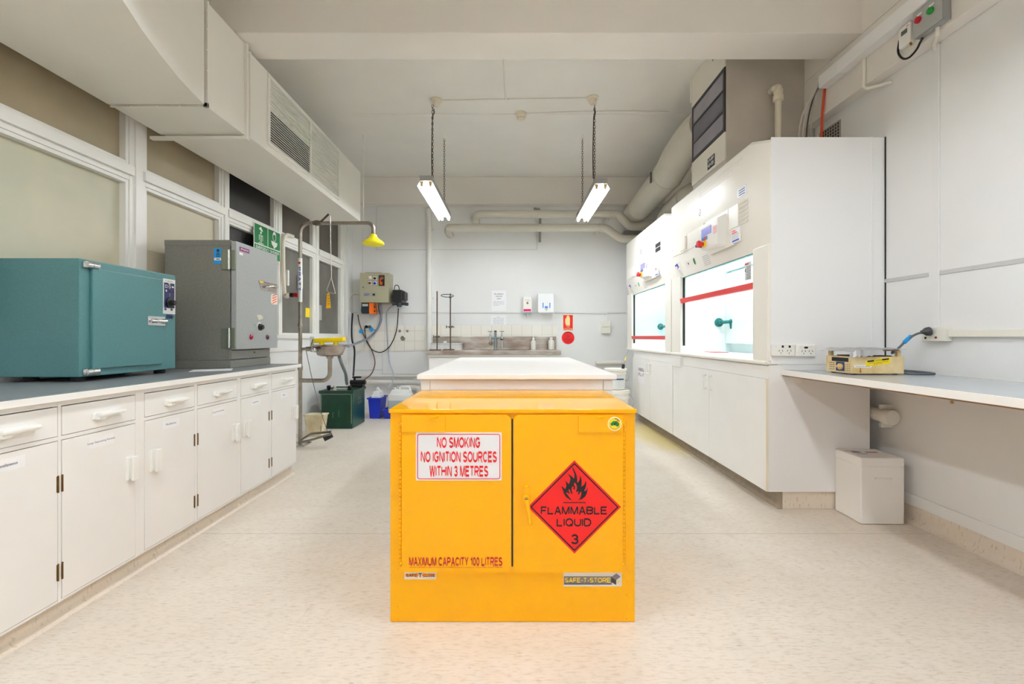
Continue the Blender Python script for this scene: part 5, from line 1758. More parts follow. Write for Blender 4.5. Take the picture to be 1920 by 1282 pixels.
glassware('conical_flask', bkx1 - .10, 6.60, .9075, [(.05, 0), (.052, .006), (.016, .09), (.016, .13), (.021, .133)], 'clear glass flask standing at the right end of the white drying basket')
glassware('glass_beaker', bkx1 - .22, 6.60, .9075, [(.042, 0), (.044, .004), (.044, .11), (.048, .114)], 'clear glass beaker standing in the middle of the white drying basket')
glassware('glass_funnel', bkx0 + .10, 6.58, .908, [(.006, 0), (.006, .06), (.05, .11), (.054, .114)], 'clear glass funnel at the left of the white drying basket')
w_ = tag(MB().tube([(bkx0 + .16, 6.55, .91), (bkx0 + .17, 6.55, 1.0), (bkx0 + .20, 6.55, 1.01), (bkx0 + .215, 6.55, .94)], .009, 8, True).build('tubing_coil', plastic), 'white bent plastic tubing piece poking out of the drying basket', 'tubing')
# two bottles by the splashback
def bottle(px, w, top, label, pump=False):
    x = flat(px, 0, 6.62)[0]
    t = thing('wash_bottle', (x, 6.68, .90), label, 'bottle', 'white bottles on the sink top')
    h = zz_(top, 6.68) - .9005
    b = MB()
    b.lathe((x, 6.68, .9005), [(w, 0), (w + .003, .006), (w + .003, h * .62), (w * .85, h * .74), (w * .4, h * .80), (w * .38, h * .84)], 20)
    b.build('bottle_body', M('bottle_plastic', (228, 228, 220), .35), t)
    c = MB()
    c.lathe((x, 6.68, .9005 + h * .83), [(w * .55, 0), (w * .55, h * .14), (w * .42, h * .17)], 16)
    c.build('bottle_cap', plastic, t)
    if pump:
        MB().tube([(x, 6.68, .90 + h * .95), (x, 6.68, .90 + h * 1.16), (x - .014, 6.66, .90 + h * 1.17)], .005, 8).build('pump_spout', plastic, t)
    return t
bottle(1000.5, .036, 633, 'translucent bottle with white nozzle on the sink, beside the taps', True)
bottle(1034, .040, 632, 'wide white capped bottle at the right end of the sink splashback')

# ================================================================== notices and dispensers on the back wall
def notice(px0, py0, px1, py1, label, rows, title=None, mat=paper, name='paper_notice'):
    Y = YB - .001
    f = facing_cam(Y)
    a0, b1 = flat(px0, py0, Y)
    a1, b0 = flat(px1, py1, Y)
    o = MB().frect(f, a0, b0, a1, b1, 0, .0012).build(name, mat)
    tag(o, label, 'notice')
    if title:
        t = MB()
        for s, u0, v0, u1, v1 in title:
            t.text(f, s, a0 + (a1 - a0) * u0, b0 + (b1 - b0) * v0, a0 + (a1 - a0) * u1, b0 + (b1 - b0) * v1, .0018, .02)
        t.build('lettering', ink, o)
    if rows:
        t = MB()
        rnd = random.Random(px0)
        for v, u0, u1 in rows:
            u = u0
            while u < u1:
                l = rnd.uniform(.05, .14)
                t.frect(f, a0 + (a1 - a0) * u, b0 + (b1 - b0) * (v - .010), a0 + (a1 - a0) * min(u + l, u1), b0 + (b1 - b0) * (v + .008), None, .0018)
                u += l + .03
        t.build('small_print', ink_light, o)
    return o
notice(922, 544.5, 949, 583, 'upper white paper notice about sediment above the sink taps', [(.46, .12, .88), (.40, .12, .86), (.34, .12, .88), (.28, .12, .5)],
       [('No sediment', .18, .80, .80, .87), ('down the', .28, .69, .72, .76), ('sink!', .37, .58, .63, .65)])
notice(920.5, 591, 949, 630, 'lower white page of small print directly behind the sink taps', [(.92, .4, .6)] + [(.86 - k * .055, .15, .85) for k in range(13)])
# red fire signs
Y_ = YB - .001
fw = facing_cam(Y_)
def zw(x, y):        # zoom "900,530,1090,660"
    return flat(900 + x * .10139, 530 + y * .10139, Y_)
a0, b1 = zw(1535, 592)
a1, b0 = zw(1720, 880)
fsn = tag(MB().frect(fw, a0, b0, a1, b1, 0, .002).build('fire_sign', M('sign_cream', (246, 226, 160), .5)), 'red rectangular fire extinguisher sign on the back wall, above the round disc', 'sign')
MB().frect(fw, a0 + .004, b0 + .004, a1 - .004, b1 - .004, None, .0026).build('red_field', red, fsn)
w = MB()
cx_ = (a0 + a1) / 2
w.frect(fw, cx_ - .032, b0 + .072, cx_ + .028, b1 - .05, None, .0032, .004)
w.fpoly(fw, [(cx_ - .028, b1 - .052), (cx_ + .026, b1 - .052), (cx_ + .020, b1 - .022), (cx_ + .004, b1 - .010), (cx_ - .018, b1 - .016)], None, .0032)
w.frect(fw, cx_ - .043, b0 + .10, cx_ - .034, b1 - .06, None, .0032)
w.text(fw, 'FIRE', cx_ - .025, b0 + .043, cx_ + .025, b0 + .06, .0032, .02)
w.text(fw, 'EXTINGUISHER', a0 + .008, b0 + .010, a1 - .008, b0 + .030, .0032, .02)
w.build('pictogram', MATS['sign_cream'], fsn)
c = zw(1628, 1018)
R_ = zw(1745, 1018)[0] - c[0]
dsc = tag(MB().fdisc(fw, c[0], c[1], R_, 0, .002, 40).build('extinguisher_disc', red), 'round red carbon dioxide extinguisher disc on the back wall below the fire sign', 'sign')
w = MB()
w.text(fw, 'CO2', c[0] - .028, c[1] + .012, c[0] + .028, c[1] + .036, .0026, .02)
for s, dz, hw_ in (('FOR ELECTRICAL', -.008, .072), ('AND FLAMMABLE', -.028, .068), ('LIQUID FIRES', -.048, .05), ('ONLY', -.068, .022)):
    w.text(fw, s, c[0] - hw_, c[1] + dz - .010, c[0] + hw_, c[1] + dz, .0026, .02)
for k in range(14):
    t = math.radians(45 + 90 * k / 13)
    w.fdisc(fw, c[0] + .088 * math.cos(t), c[1] + .088 * math.sin(t), .006, None, .0026, 5)
w.build('lettering', M('disc_print', (60, 6, 8), .5), dsc)
# soap dispenser
DY = YB - .095
def box_px(px0, py0, px1, py1, y0, y1, bev):
    a0, b1 = flat(px0, py0, y0)
    a1, b0 = flat(px1, py1, y0)
    return MB().box(a0, a1, y0, y1, b0, b1, bev), (a0, b0, a1, b1)
sd = thing('soap_dispenser', (.2, YB, 1.43), 'narrow white soap dispenser with pink label on the wall above the sink', 'dispenser')
mb, (a0, b0, a1, b1) = box_px(981, 556, 997, 585, DY, YB - .0005, .010)
mb.build('dispenser_body', plastic, sd)
fd2 = facing_cam(DY)
MB().frect(fd2, a0 + .006, b0 + .012, a1 - .012, b0 + .046, -.0005, .001).build('pink_label', M('label_pink', (232, 20, 96), .45), sd)
w = MB().text(fd2, 'Protect', a0 + .03, b1 - .058, a1 - .03, b1 - .042, .001, .01)
w.build('lettering', M('print_teal_grey', (120, 156, 166), .5), sd)
MB().fdisc(fd2, (a0 + a1) / 2, b0 + .135, .016, -.0005, .001, 16, .018).build('soap_window', M('soap_window_brown', (160, 96, 70), .4), sd)
mb, _b = box_px(981.5, 584.5, 997, 589, DY, YB - .04, .004)
mb.build('push_bar', M('push_bar_grey', (140, 152, 164), .4), sd)
mb = MB()
mb.lathe(((a0 + a1) / 2, DY + .04, _b[1]), [(.028, 0), (.010, -.036), (.006, -.05)], 14)
mb.build('nozzle', plastic_warm, sd)
# paper towel dispenser
td = thing('towel_dispenser', (.5, YB, 1.43), 'wide white paper towel dispenser with blue label on the wall above the sink', 'dispenser')
TY_ = YB - .16
mb, (a0, b0, a1, b1) = box_px(1008, 549, 1039.5, 586.5, TY_, YB - .0005, .022)
mb.build('dispenser_body', M('dispenser_white', (240, 242, 244), .3), td)
ft2 = facing_cam(TY_)
w = MB()
cxx = (a0 + a1) / 2 + .005
w.frect(ft2, cxx - .055, b0 + .072, cxx - .042, b0 + .150, None, .001)
w.frect(ft2, cxx + .045, b0 + .072, cxx + .058, b0 + .150, None, .001)
w.fpoly(ft2, [(cxx - .022, b0 + .07), (cxx + .024, b0 + .07), (cxx + .018, b0 + .085), (cxx + .024, b0 + .10), (cxx + .012, b0 + .10), (cxx, b0 + .092), (cxx - .012, b0 + .10), (cxx - .022, b0 + .10)], None, .001)
w.build('blue_label', M('label_blue', (28, 120, 220), .45), td)
MB().fpoly(ft2, [(cxx - .026, b0 + .066), (cxx + .026, b0 + .066), (cxx, b0 + .028)], -.0005, .003).build('towel_tip', M('towel_tan', (196, 194, 176), .7), td)
# switch box
sb = thing('switch_box', (1.4, YB, 1.1), 'small white stacked switch box on the back wall beside the fume hood', 'switch')
mb, _b = box_px(1128, 602, 1145, 625, YB - .06, YB - .0005, .006)
mb.build('switch_body', plastic_warm, sb)
mb = MB()
a_, b_ = flat(1128.5, 612.5, YB - .06)
mb.box(a_, flat(1144.5, 0, YB - .06)[0], YB - .068, YB - .059, b_ - .005, b_ + .001, .001)
mb.build('lip', M('lip_greygreen', (190, 200, 184), .5), sb)
pts = [P(1041, 585.5, YB - .012), P(1138, 587.5, YB - .012), P(1138, 594, YB - .012), P(1137, 602, YB - .012)]
tag(MB().tube(pts, .008, 8).build('conduit', plastic), 'thin white conduit along the wall batten to the stacked switch box', 'conduit')
# ================================================================== fume hoods
HOODW = M('hood_moulding', (238, 235, 227), .34, spec=.4)
HPAN = M('hood_panel', (236, 237, 238), .35)
LINER = M('hood_liner', (235, 244, 245), .4)
SASHG = glass_mat('sash_glass', (.90, .97, .97))
HLAMP = glow('hood_lamp_glow', (.93, 1.0, 1.0), HOOD_POWER)
HX, HXU = 1.60, 1.565
ZS = 1.645             # top of the sash opening
def fume_hood(y0, y1, sash_z, label, detail, end_w):
    h = thing('fume_hood', (1.95, (y0 + y1) / 2, .905), label, 'fume hood', 'fume hoods along the right wall')
    oy0, oy1 = y0 + .18, y1 - .235
    # moulded upper fascia, its two ends chamfered back
    st = [(y0, .048, -.046), (y0 + .15, .0, 0), (y1 - .10, .0, 0), (y1 - .002, .04, -.03)]
    mb = MB()
    bm = mb.bm
    rings = []
    for y, dx, dz in st:
        rings.append([bm.verts.new(p) for p in ((1.66, y, ZS), (HX + .012 + dx * .3, y, ZS), (HXU + dx, y, 1.80), (HXU + dx, y, 2.345 + dz), (HXU + dx + .018, y, 2.365 + dz), (1.66, y, 2.365 + dz))])
    for i in range(len(rings) - 1):
        for j in range(6):
            bm.faces.new((rings[i][j], rings[i + 1][j], rings[i + 1][(j + 1) % 6], rings[i][(j + 1) % 6]))
    bm.faces.new(rings[0])
    bm.faces.new(rings[-1][::-1])
    bmesh.ops.recalc_face_normals(bm, faces=bm.faces[:])
    fas = mb.build('fascia', HOODW, h, angle=25)
    MB().box(HX, 1.66, y0, oy0, .93, ZS + .02, .008).build('side_pillar', HOODW, h)
    MB().box(HX, 1.66, oy1, y1 - .002, .93, ZS + .02, .008).build('side_pillar', HOODW, h)
    mb = MB()
    mb.box(HX - .015, 1.70, y0 + .002, y1 - .002, .905, .932, .010, 3)
    mb.build('sill', HOODW, h)
    # casing
    mb = MB()
    mb.box(1.662, XR - .09, y0 + .001, y0 + .022, .905, 2.33, .002)
    if detail:
        mb.box(1.621, XR - .09, y0 - .003, y0 + .0005, .912, 2.331)
    mb.box(1.66, XR - .03, y1 - .022, y1, .905, 2.33)
    mb.box(1.66, XR - .03, y0 + .02, y1 - .02, 2.30, 2.328)
    mb.box(XR - .06, XR - .03, y0 + .02, y1 - .02, .905, 2.31)
    cs = mb.build('casing', HPAN, h)
    if detail:
        mb = MB()
        mb.box(XR - .088, XR - .002, y0 + .004, y0 + .03, .905, 2.334, .002)
        mb.box(XR - .094, XR - .084, y0 - .004, y0 + .02, .905, 2.334, .002)
        mb.build('filler_strip', HPAN, h)
        MB().box(XR - .0045, XR - .0005, y0 - .004, y0 + .003, .912, 2.334).build('shadow_joint', dark_gap, h)  # thin dark strip drawn for the shadow in the wall joint
        mb = MB()
        for z in (.925, 1.3, 1.7, 2.1, 2.30):
            mb.ball((1.635, y0, z), .004, (1, .5, 1), 8)
        for x in (1.635, 1.9, 2.2):
            mb.ball((x, y0, .925), .004, (1, .5, 1), 8)
        mb.build('panel_screws', grey_metal, h)
    # liner
    mb = MB()
    ly0, ly1, lx = y0 + .045, y1 - .085, 2.16
    mb.box(1.66, lx + .02, ly0 - .015, ly0, .933, 2.2)
    mb.box(1.66, lx + .02, ly1, ly1 + .015, .933, 2.2)
    mb.box(lx, lx + .015, ly0, ly1, .933, 2.2)
    mb.box(1.66, lx + .02, ly0 - .015, ly1 + .015, 2.2, 2.215)
    mb.box(1.68, lx + .02, ly0 - .015, ly1 + .015, .912, .936)
    mb.box(1.655, 1.664, ly0, oy0, .933, ZS)
    mb.box(1.655, 1.664, oy1, ly1, .933, ZS)
    li = mb.build('liner', LINER, h)
    mb = MB()
    mb.box(lx - .06, lx - .052, ly0 + .01, ly1 - .01, 1.02, 1.70)
    mb.hexa([(lx - .06, ly0 + .01, 1.72), (lx - .052, ly0 + .01, 1.72), (lx - .052, ly1 - .01, 1.72), (lx - .06, ly1 - .01, 1.72),
             (lx - .20, ly0 + .01, 2.12), (lx - .192, ly0 + .01, 2.12), (lx - .192, ly1 - .01, 2.12), (lx - .20, ly1 - .01, 2.12)])
    mb.build('baffle', LINER, li)
    MB().box(1.76, 1.90, ly0 + .15, ly1 - .15, 2.188, 2.198).build('lamp', HLAMP, h)
    # sash with its red handle
    sa = MB().box(1.632, 1.638, oy0 + .004, oy1 - .004, sash_z, ZS + .10).build('sash_glass', SASHG, h)
    mb = MB()
    a, b = oy0 + .002, oy1 + .012
    mb.hexa([(1.606, a, sash_z - .022), (1.640, a, sash_z - .022), (1.640, b, sash_z - .022), (1.606, b, sash_z - .022),
             (1.598, a, sash_z + .020), (1.640, a, sash_z + .024), (1.640, b, sash_z + .024), (1.598, b, sash_z + .020)], .006)
    mb.build('sash_handle', M('sash_red', (222, 62, 62), .35), sa)
    MB().box(1.625, 1.645, oy1 - .006, oy1 + .001, 1.00, ZS).build('black_seal', rubber, h)
    MB().box(1.622, 1.645, oy0, oy1, ZS - .006, ZS + .004).build('glass_edge', M('edge_green', (90, 150, 150), .2), h)
    # green tap on the far liner wall
    tg_ = M('tap_teal', (20, 118, 116), .35)
    mb = MB()
    mb.lathe((2.035, ly1, 1.225), [(.042, 0), (.044, .006), (.040, .012), (.020, .016), (.018, .075)], 20, (0, -1, 0))
    mb.tube([(2.035, ly1 - .06, 1.225), (2.10, ly1 - .12, 1.228), (2.10, ly1 - .12, 1.16)], [.018, .018, .010], 12)
    mb.ball((2.10, ly1 - .12, 1.230), .024)
    mb.build('service_tap', tg_, h)
    # ---------------- fascia details; py etc. taken on the first hood and shifted along y for the second
    S = y0 - 2.85
    ff = facing_left(HXU)
    def q(px, py):
        p = PX(px, py, HXU)
        return (-(p.y + S), p.z)
    def quad(px0, py0, px1, py1):      # left edge mid, right edge mid -> rectangle on the face
        a = q(px0, py0)
        b = q(px1, py1)
        return a[0], b[0]
    def rz(za, zb_, pxa, pxb):
        return q(pxa, 500)[0], za, q(pxb, 500)[0], zb_
    a0, b0, a1, b1 = rz(1.855, 1.995, 1262, 1324)
    mb = MB().frect(ff, a0, b0, a1, b1, -.002, .005).build('cover_plate', HOODW, fas)
    hk = MB()
    ym_ = q(1288, 440)[0]
    hk.box(HXU - .022, HXU, -ym_ - .008, -ym_ + .012, 1.865, 1.985, .004)
    hk.box(HXU - .03, HXU - .012, -ym_ - .004, -ym_ + .09, 1.862, 1.872, .003)
    hk.build('pull', HOODW, fas)
    a0, b0, a1, b1 = rz(1.847, 2.003, 1324.5, 1366)
    cpt = [q(1324.5, 500)[0], q(1366, 500)[0], q(1329, 500)[0], q(1377, 500)[0]]
    cpn = MB().fpoly(ff, [(cpt[2], 1.732), (cpt[3], 1.732), (cpt[1], 1.847), (cpt[1], 2.003), (cpt[0], 2.003), (cpt[0], 1.80)], -.002, .006).build('control_plate', HOODW, fas)
    a0, b0, a1, b1 = rz(1.748, 1.985, 1322, 1364)
    bx = MB()
    bx.hexa([ff(a0, b0 + .03, 0), ff(a1, b0, 0), ff(a1, b1, 0), ff(a0, b1 - .01, 0), ff(a0 + .012, b0 + .04, .045), ff(a1 - .06, b0 + .02, .045), ff(a1 - .06, b1 - .02, .045), ff(a0 + .012, b1 - .03, .045)], .004)
    cbn = bx.build('control_box', plastic, fas)
    fk2 = Fr(ff(a0, b0, .0455), (0, -1, 0), (0, 0, 1))
    sw = a1 - a0 - .075
    sc = MB().frect(fk2, .045, .130, .045 + sw * .55, .188, -.002, .004).build('screen', M('screen_violet', (150, 150, 236), .3), cbn)
    for k, mm in enumerate(('key_blue', 'key_blue', 'key_red', 'key_blue')):
        m_ = M('key_blue', (10, 140, 190), .4) if mm == 'key_blue' else M('key_red', (236, 40, 54), .4)
        MB().frect(fk2, .050 + k * .026, .094, .068 + k * .026, .122, 0, .005, .003).build('key', m_, cbn)
    kn = MB()
    c = fk2(.100, .066, .0)
    kn.lathe(c, [(.026, 0), (.026, .014)], 20, (-1, 0, 0))
    kn.build('stop_collar', M('stop_yellow', (250, 200, 10), .4), cbn)
    kn = MB()
    kn.lathe(c + Vector((-.014, 0, 0)), [(.016, 0), (.016, .014), (.026, .022), (.028, .038), (.022, .045)], 22, (-1, 0, 0))
    kn.build('stop_button', M('stop_red', (222, 44, 44), .35), cbn)
    kn = MB()
    kn.lathe(fk2(.036, .062, 0), [(.013, 0), (.013, .018), (.012, .02)], 16, (-1, 0, 0))
    kn.build('key_switch_collar', black, cbn)
    MB().lathe(fk2(.036, .062, .02), [(.0115, 0), (.0115, .022), (.009, .026)], 16, (-1, 0, 0)).build('blue_button', M('button_royal', (16, 60, 200), .4), cbn)
    w = MB()
    for k in range(5):
        w.frect(fk2, .05 + sw * .66, .112 + k * .012, .05 + sw * .86, .118 + k * .012, None, .002)
    w.build('red_print', M('pale_red_print', (236, 150, 150), .5), cbn)
    # vertical cover and vent on the near side
    if detail:
        a0, b0, a1, b1 = rz(1.850, 2.003, 1367.5, 1385)
        MB().frect(ff, a0, b0, a1, b1, -.002, .006).build('access_panel', HOODW, fas)
        vent = MB()
        a0, b0, a1, b1 = rz(1.842, 2.012, 1387.5, 1403.2)
        n = 6
        for k in range(n):
            z = b0 + (b1 - b0) * (k + .5) / n
            vent.hexa([ff(a0, z - .011, 0), ff(a1, z - .011, 0), ff(a1, z + .011, 0), ff(a0, z + .011, 0), ff(a0, z - .008, .012), ff(a1, z - .008, .012), ff(a1, z + .008, .002), ff(a0, z + .008, .002)], .002)
        vent.build('vent_louvres', HOODW, fas)
    # caution label below the control plate
    a0, b0, a1, b1 = rz(1.742, 1.838, 1373, 1389)
    cl = MB().frect(ff, a0, b0, a1, b1, -.0005, .0075).build('caution_label', paper, fas)
    w = MB()
    for k, wd in ((0, .5), (1, .7)):
        w.frect(ff, a0 + .010, b1 - .018 - k * .014, a0 + .010 + wd * (a1 - a0 - .02), b1 - .009 - k * .014, None, .0082)
    w.build('red_print', red_text, cl)
    w = MB()
    for k in range(4):
        w.frect(ff, a0 + .010, b0 + .026 + k * .010, a1 - .012, b0 + .029 + k * .010, None, .0082)
    w.build('small_print', ink_light, cl)
    w = MB()
    w.frect(ff, a0 + .016, b0 + .006, a1 - .008, b0 + .018, None, .0082)
    w.build('blue_band', blue_print, cl)
    # name badge, maker plate, top louvre lines
    c = q(1312.5, 398.5)
    w = MB()
    w.fdisc(ff, c[0], c[1], .024, None, .001, 20, .030)
    eb = w.build('emblem', M('emblem_white', (236, 236, 236), .4), fas)
    w = MB()
    w.fband(ff, [(c[0] + .024 * math.cos(k * .5236), c[1] + .030 * math.sin(k * .5236)) for k in range(12)], [(c[0] + .016 * math.cos(k * .5236), c[1] + .020 * math.sin(k * .5236)) for k in range(12)], .0016)
    w.build('emblem_ring', M('emblem_dark', (60, 60, 86), .4), eb)
    MB().frect(ff, c[0] - .006, c[1] - .012, c[0] + .006, c[1] + .010, None, .0016).build('emblem_red', red_text, eb)
    a0, b0, a1, b1 = rz(2.040, 2.100, 1383, 1400)
    if detail:
        mp_ = MB().frect(ff, a0, b0, a1, b1, -.0005, .0015).build('maker_plate', M('plate_silver', (160, 162, 174), .4, .3), fas)
        w = MB()
        for k in range(3):
            w.frect(ff, a0 + .02, b0 + .010 + k * .016, a1 - .02, b0 + .016 + k * .016, None, .002)
        w.build('plate_print', ink, mp_)
    else:
        # dark double badge of the second hood
        d0, d1 = -(PX(1229, 460, HXU).y), -(PX(1238.5, 460, HXU).y)
        za, zb_ = PX(1234, 471, HXU).z, PX(1234, 455, HXU).z
        mp_ = MB()
        mp_.frect(ff, d0, za, d1, (za + zb_) / 2 - .004, -.0005, .0015)
        mp_.frect(ff, d0, (za + zb_) / 2 + .004, d1, zb_, -.0005, .0015)
        mp_.build('maker_plate', M('plate_black', (40, 40, 44), .4), fas)
    gl = MB()
    for k in range(5):
        z = 2.238 + k * .016
        gl.box(HXU - .003, HXU + .001, y0 + .24, y0 + .95, z, z + .006, .001)
    gl.build('louvre_ribs', HOODW, fas)
    sc_ = MB()
    for px, py in ((1262, 470), (1289, 440), (1320.5, 420), (1328, 477)):
        p = q(px, py)
        sc_.fdisc(ff, p[0], p[1], .005, -.0005, .006, 8)
    sc_.build('screws', grey_metal, fas)
    # on the sloping lower part of the fascia
    lo, up = Vector((HX + .012, 0, ZS)), Vector((HXU, 0, 1.80))
    fsl = Fr((HX + .012, 0, ZS), (0, -1, 0), up - lo)
    L_ = (up - lo).length
    def sy(px):
        return q(px, 500)[0]
    gp = MB().frect(fsl, sy(1282), .062, sy(1301), .128, -.0005, .0015, .004).build('indicator_plate', HOODW, fas)
    MB().fdisc(fsl, sy(1298.3), .098, .020, None, .0022, 18, .030).build('green_indicator', M('indicator_green', (0, 136, 70), .4), gp)
    w = MB()
    w.frect(fsl, sy(1286.5), .09, sy(1288), .108, None, .0022)
    w.build('print', ink, gp)
    bs_ = MB().frect(fsl, sy(1263), .012, sy(1274), .150, -.0005, .001).build('safety_sticker', HOODW, fas)
    w = MB()
    w.fpoly(fsl, [(sy(1264), .132), (sy(1269), .142), (sy(1270), .100), (sy(1268), .100), (sy(1267), .122), (sy(1264), .116)], None, .0016)
    w.fpoly(fsl, [(sy(1266), .098), (sy(1268.5), .098), (sy(1267), .086)], None, .0016)
    w.build('blue_print', blue_print, bs_)
    w = MB()
    for k in range(6):
        w.frect(fsl, sy(1267 + k * .5), .02 + (5 - k) * .010, sy(1271 + k * .3), .024 + (5 - k) * .010, None, .0016)
    w.build('grey_print', ink_light, bs_)
    w = MB()
    for k in range(6):
        w.frect(fsl, sy(1313), .03 + k * .015, sy(1325), .034 + k * .015, None, .001)
    w.build('grey_print', ink_light, fas)
    # instruction label on the glass
    fgl = facing_left(1.6315)
    def qg(px):
        return -(PX(px, 500, 1.6315).y + S)
    if detail:
        ig = MB().frect(fgl, qg(1396.5), 1.475, qg(1408.5), 1.60, 0, .0008).build('glass_label', M('label_clear_white', (226, 232, 234), .5), sa)
        w = MB()
        w.frect(fgl, qg(1397), 1.582, qg(1404), 1.592, None, .0014)
        w.build('red_print', red_text, ig)
        w = MB()
        for k in range(9):
            w.frect(fgl, qg(1399.5), 1.482 + k * .0105, qg(1408), 1.486 + k * .0105, None, .0014)
        w.frect(fgl, qg(1397), 1.535, qg(1398.6), 1.555, None, .0014)
        w.build('small_print', ink, ig)
    return h
fume_hood(2.85, 4.566, 1.425, 'fume hood with half-raised red-handled sash, nearer one, beside the wall desk', True, 0)
fume_hood(4.582, 6.325, 1.075, 'fume hood with nearly closed red-handled sash, at the back wall end', False, 0)
tag(MB().box(1.86, 2.0, 4.20, 4.40, .9365, .9415, .002).build('red_spatula_tray', M('tray_red', (232, 90, 76), .4)), 'flat orange-red tray on the floor of the nearer fume hood', 'tray')
glassware('measuring_bottle', 2.02, 3.62, .937, [(.05, 0), (.05, .10), (.02, .16), (.02, .19), (.026, .20)], 'clear glass bottle inside the nearer fume hood by its right end')
glassware('measuring_bottle', 1.93, 3.50, .937, [(.045, 0), (.045, .08), (.018, .13), (.018, .17), (.024, .175)], 'smaller clear glass bottle beside the taller one in the nearer fume hood')

# cupboards under the hoods
def hood_cupboard(y0, y1, label, ends):
    c = thing('base_cabinet', (1.95, (y0 + y1) / 2, 0), label, 'cabinet', 'white cupboards under the fume hoods')
    mb = MB()
    mb.box(1.612, 2.24, y0, y1, .113, .902, .002)
    mb.build('carcass', joinery, c)
    ym_ = (y0 + y1) / 2 if ends == 0 else y0 + (y1 - y0) * .5
    XD = 1.592
    for k, (a, b) in enumerate(((y0 + .001, ym_ - .002), (ym_ + .002, y1 - .002))):
        d = MB().box(XD, 1.611, a, b, .114, .816, .002).build('door', joinery, c)
        yh = ym_ - .05 if k == 0 else ym_ + .05
        t = MB()
        t.tube([(XD, yh, .772), (XD - .028, yh, .768), (XD - .028, yh, .664), (XD, yh, .660)], .0075, 10)
        t.build('handle', plastic, d)
    MB().box(1.604, 1.611, y0, y1, .818, .900, .001).build('top_rail', joinery, c)
    mb = MB()
    mb.box(1.590, 1.6, y0 - .0012, y0 + .0, .116, .814)
    return c
c1 = hood_cupboard(2.85, 4.50, 'white two-door cupboard under the nearer fume hood', 0)
mb = MB()
mb.box(1.606, 2.238, 2.846, 2.852, .113, .905, .001)
mb.build('end_panel', M('end_panel_white', (232, 232, 232), .4), c1)
mb = MB()
mb.box(1.5905, 1.607, 2.848, 2.853, .114, .816, .001)
mb.build('door_edging', M('edging_cream', (226, 218, 196), .5), c1)
c2 = hood_cupboard(4.512, 6.0, 'white two-door cupboard with chemical spill kit notice under the far fume hood', 0)
MB().box(1.578, 1.612, 4.27, 4.498, .80, .9035, .003).build('corner_block', joinery, c1)
# spill kit notice
fsp = facing_left(1.592)
a0, a1 = -PX(1196, 700, 1.592).y, -PX(1208.5, 700, 1.592).y
zt_, zb_ = PX(1202, 685, 1.592).z, PX(1202, 718, 1.592).z
np_ = MB().frect(fsp, a0, zb_, a1, zt_, -.0005, .001).build('spill_notice', paper, c2)
w = MB().text(fsp, 'CHEMICAL', a0 + .02, zb_ + .145, a1 - .02, zb_ + .185, .0016, .02)
w.build('lettering', ink, np_)
w = MB().text(fsp, 'SPILL KIT', a0 + .02, zb_ + .085, a1 - .02, zb_ + .125, .0016, .02)
w.build('lettering', M('print_redgrey', (150, 90, 96), .5), np_)

# ================================================================== scrubber housing, ducts and pipework above the hoods
BX, BY0, BY1, BZ0 = 1.64, 3.51, 4.155, 2.455
sb_ = thing('scrubber_housing', (1.98, 3.83, BZ0), 'grey box housing with dark three-pane window, standing above the nearer fume hood', 'ventilation unit')
BOXF = M('housing_taupe', (196, 188, 178), .55, var=.12, vscale=4)
BOXS = M('housing_white', (226, 222, 210), .45)
mb = MB()
mb.box(BX + .012, XR - .01, BY0, BY1, 2.37, ZC - .002, .004)
mb.box(1.70, XR - .02, BY0 + .02, BY1 - .02, 2.329, 2.375)
mb.build('housing', BOXF, sb_)
mb = MB()
mb.box(BX, BX + .014, BY0 + .002, BY1, BZ0, 2.667, .004)
mb.build('side_panel', BOXS, sb_)
mb = MB()
mb.box(BX, BX + .014, BY0 + .002, BY1, 3.17, ZC - .004, .004)
mb.box(BX - .004, BX + .01, BY1 - .01, BY1 + .03, 3.225, ZC - .004, .003)
mb.build('side_panel', BOXS, sb_)
wf_ = MB()
for a, b, c, d in ((BY0 + .004, BY1 - .004, 2.667, 2.70), (BY0 + .004, BY1 - .004, 3.145, 3.17), (BY0 + .004, BY0 + .035, 2.70, 3.145), (BY1 - .022, BY1 - .004, 2.70, 3.145)):
    wf_.box(BX + .001, BX + .012, a, b, c, d, .002)
for z in (2.835, 3.0):
    wf_.box(BX + .001, BX + .012, BY0 + .03, BY1 - .02, z - .009, z + .009, .002)
wfo = wf_.build('window_frame', M('frame_black', (40, 40, 42), .5), sb_)
for z0, z1, c in ((2.70, 2.826, (140, 136, 150)), (2.844, 2.991, (92, 92, 106)), (3.009, 3.145, (146, 142, 154))):
    MB().box(BX + .006, BX + .013, BY0 + .03, BY1 - .02, z0, z1).build('dark_pane', M('pane_%d' % c[0], c, .2, var=.12, vscale=5), wfo)
fbx = facing_left(BX)
q0, q1 = -PX(1327, 304, BX).y, -PX(1340, 304, BX).y
z0, z1 = PX(1333.5, 314, BX).z, PX(1333.5, 293, BX).z
sgb = MB().frect(fbx, q0, z0, q1, z1, -.0005, .002).build('black_sign', black_flat, sb_)
w = MB()
w.text(fbx, 'SCRUBBER', q0 + .008, z0 + .058, q1 - .008, z1 - .010, .0026, .02)
w.text(fbx, 'HIGH RISK', q0 + .008, z0 + .012, q1 - .008, z0 + .048, .0026, .02)
w.build('lettering', paper, sgb)
mb = MB()
mb.fpoly(fbx, [(-PX(1336, 116, BX).y, 3.375), (-PX(1344, 116, BX).y, 3.375), (-PX(1336, 116, BX).y, 3.33)], None, .001)
mb.build('dark_mark', dark_gap, sb_)
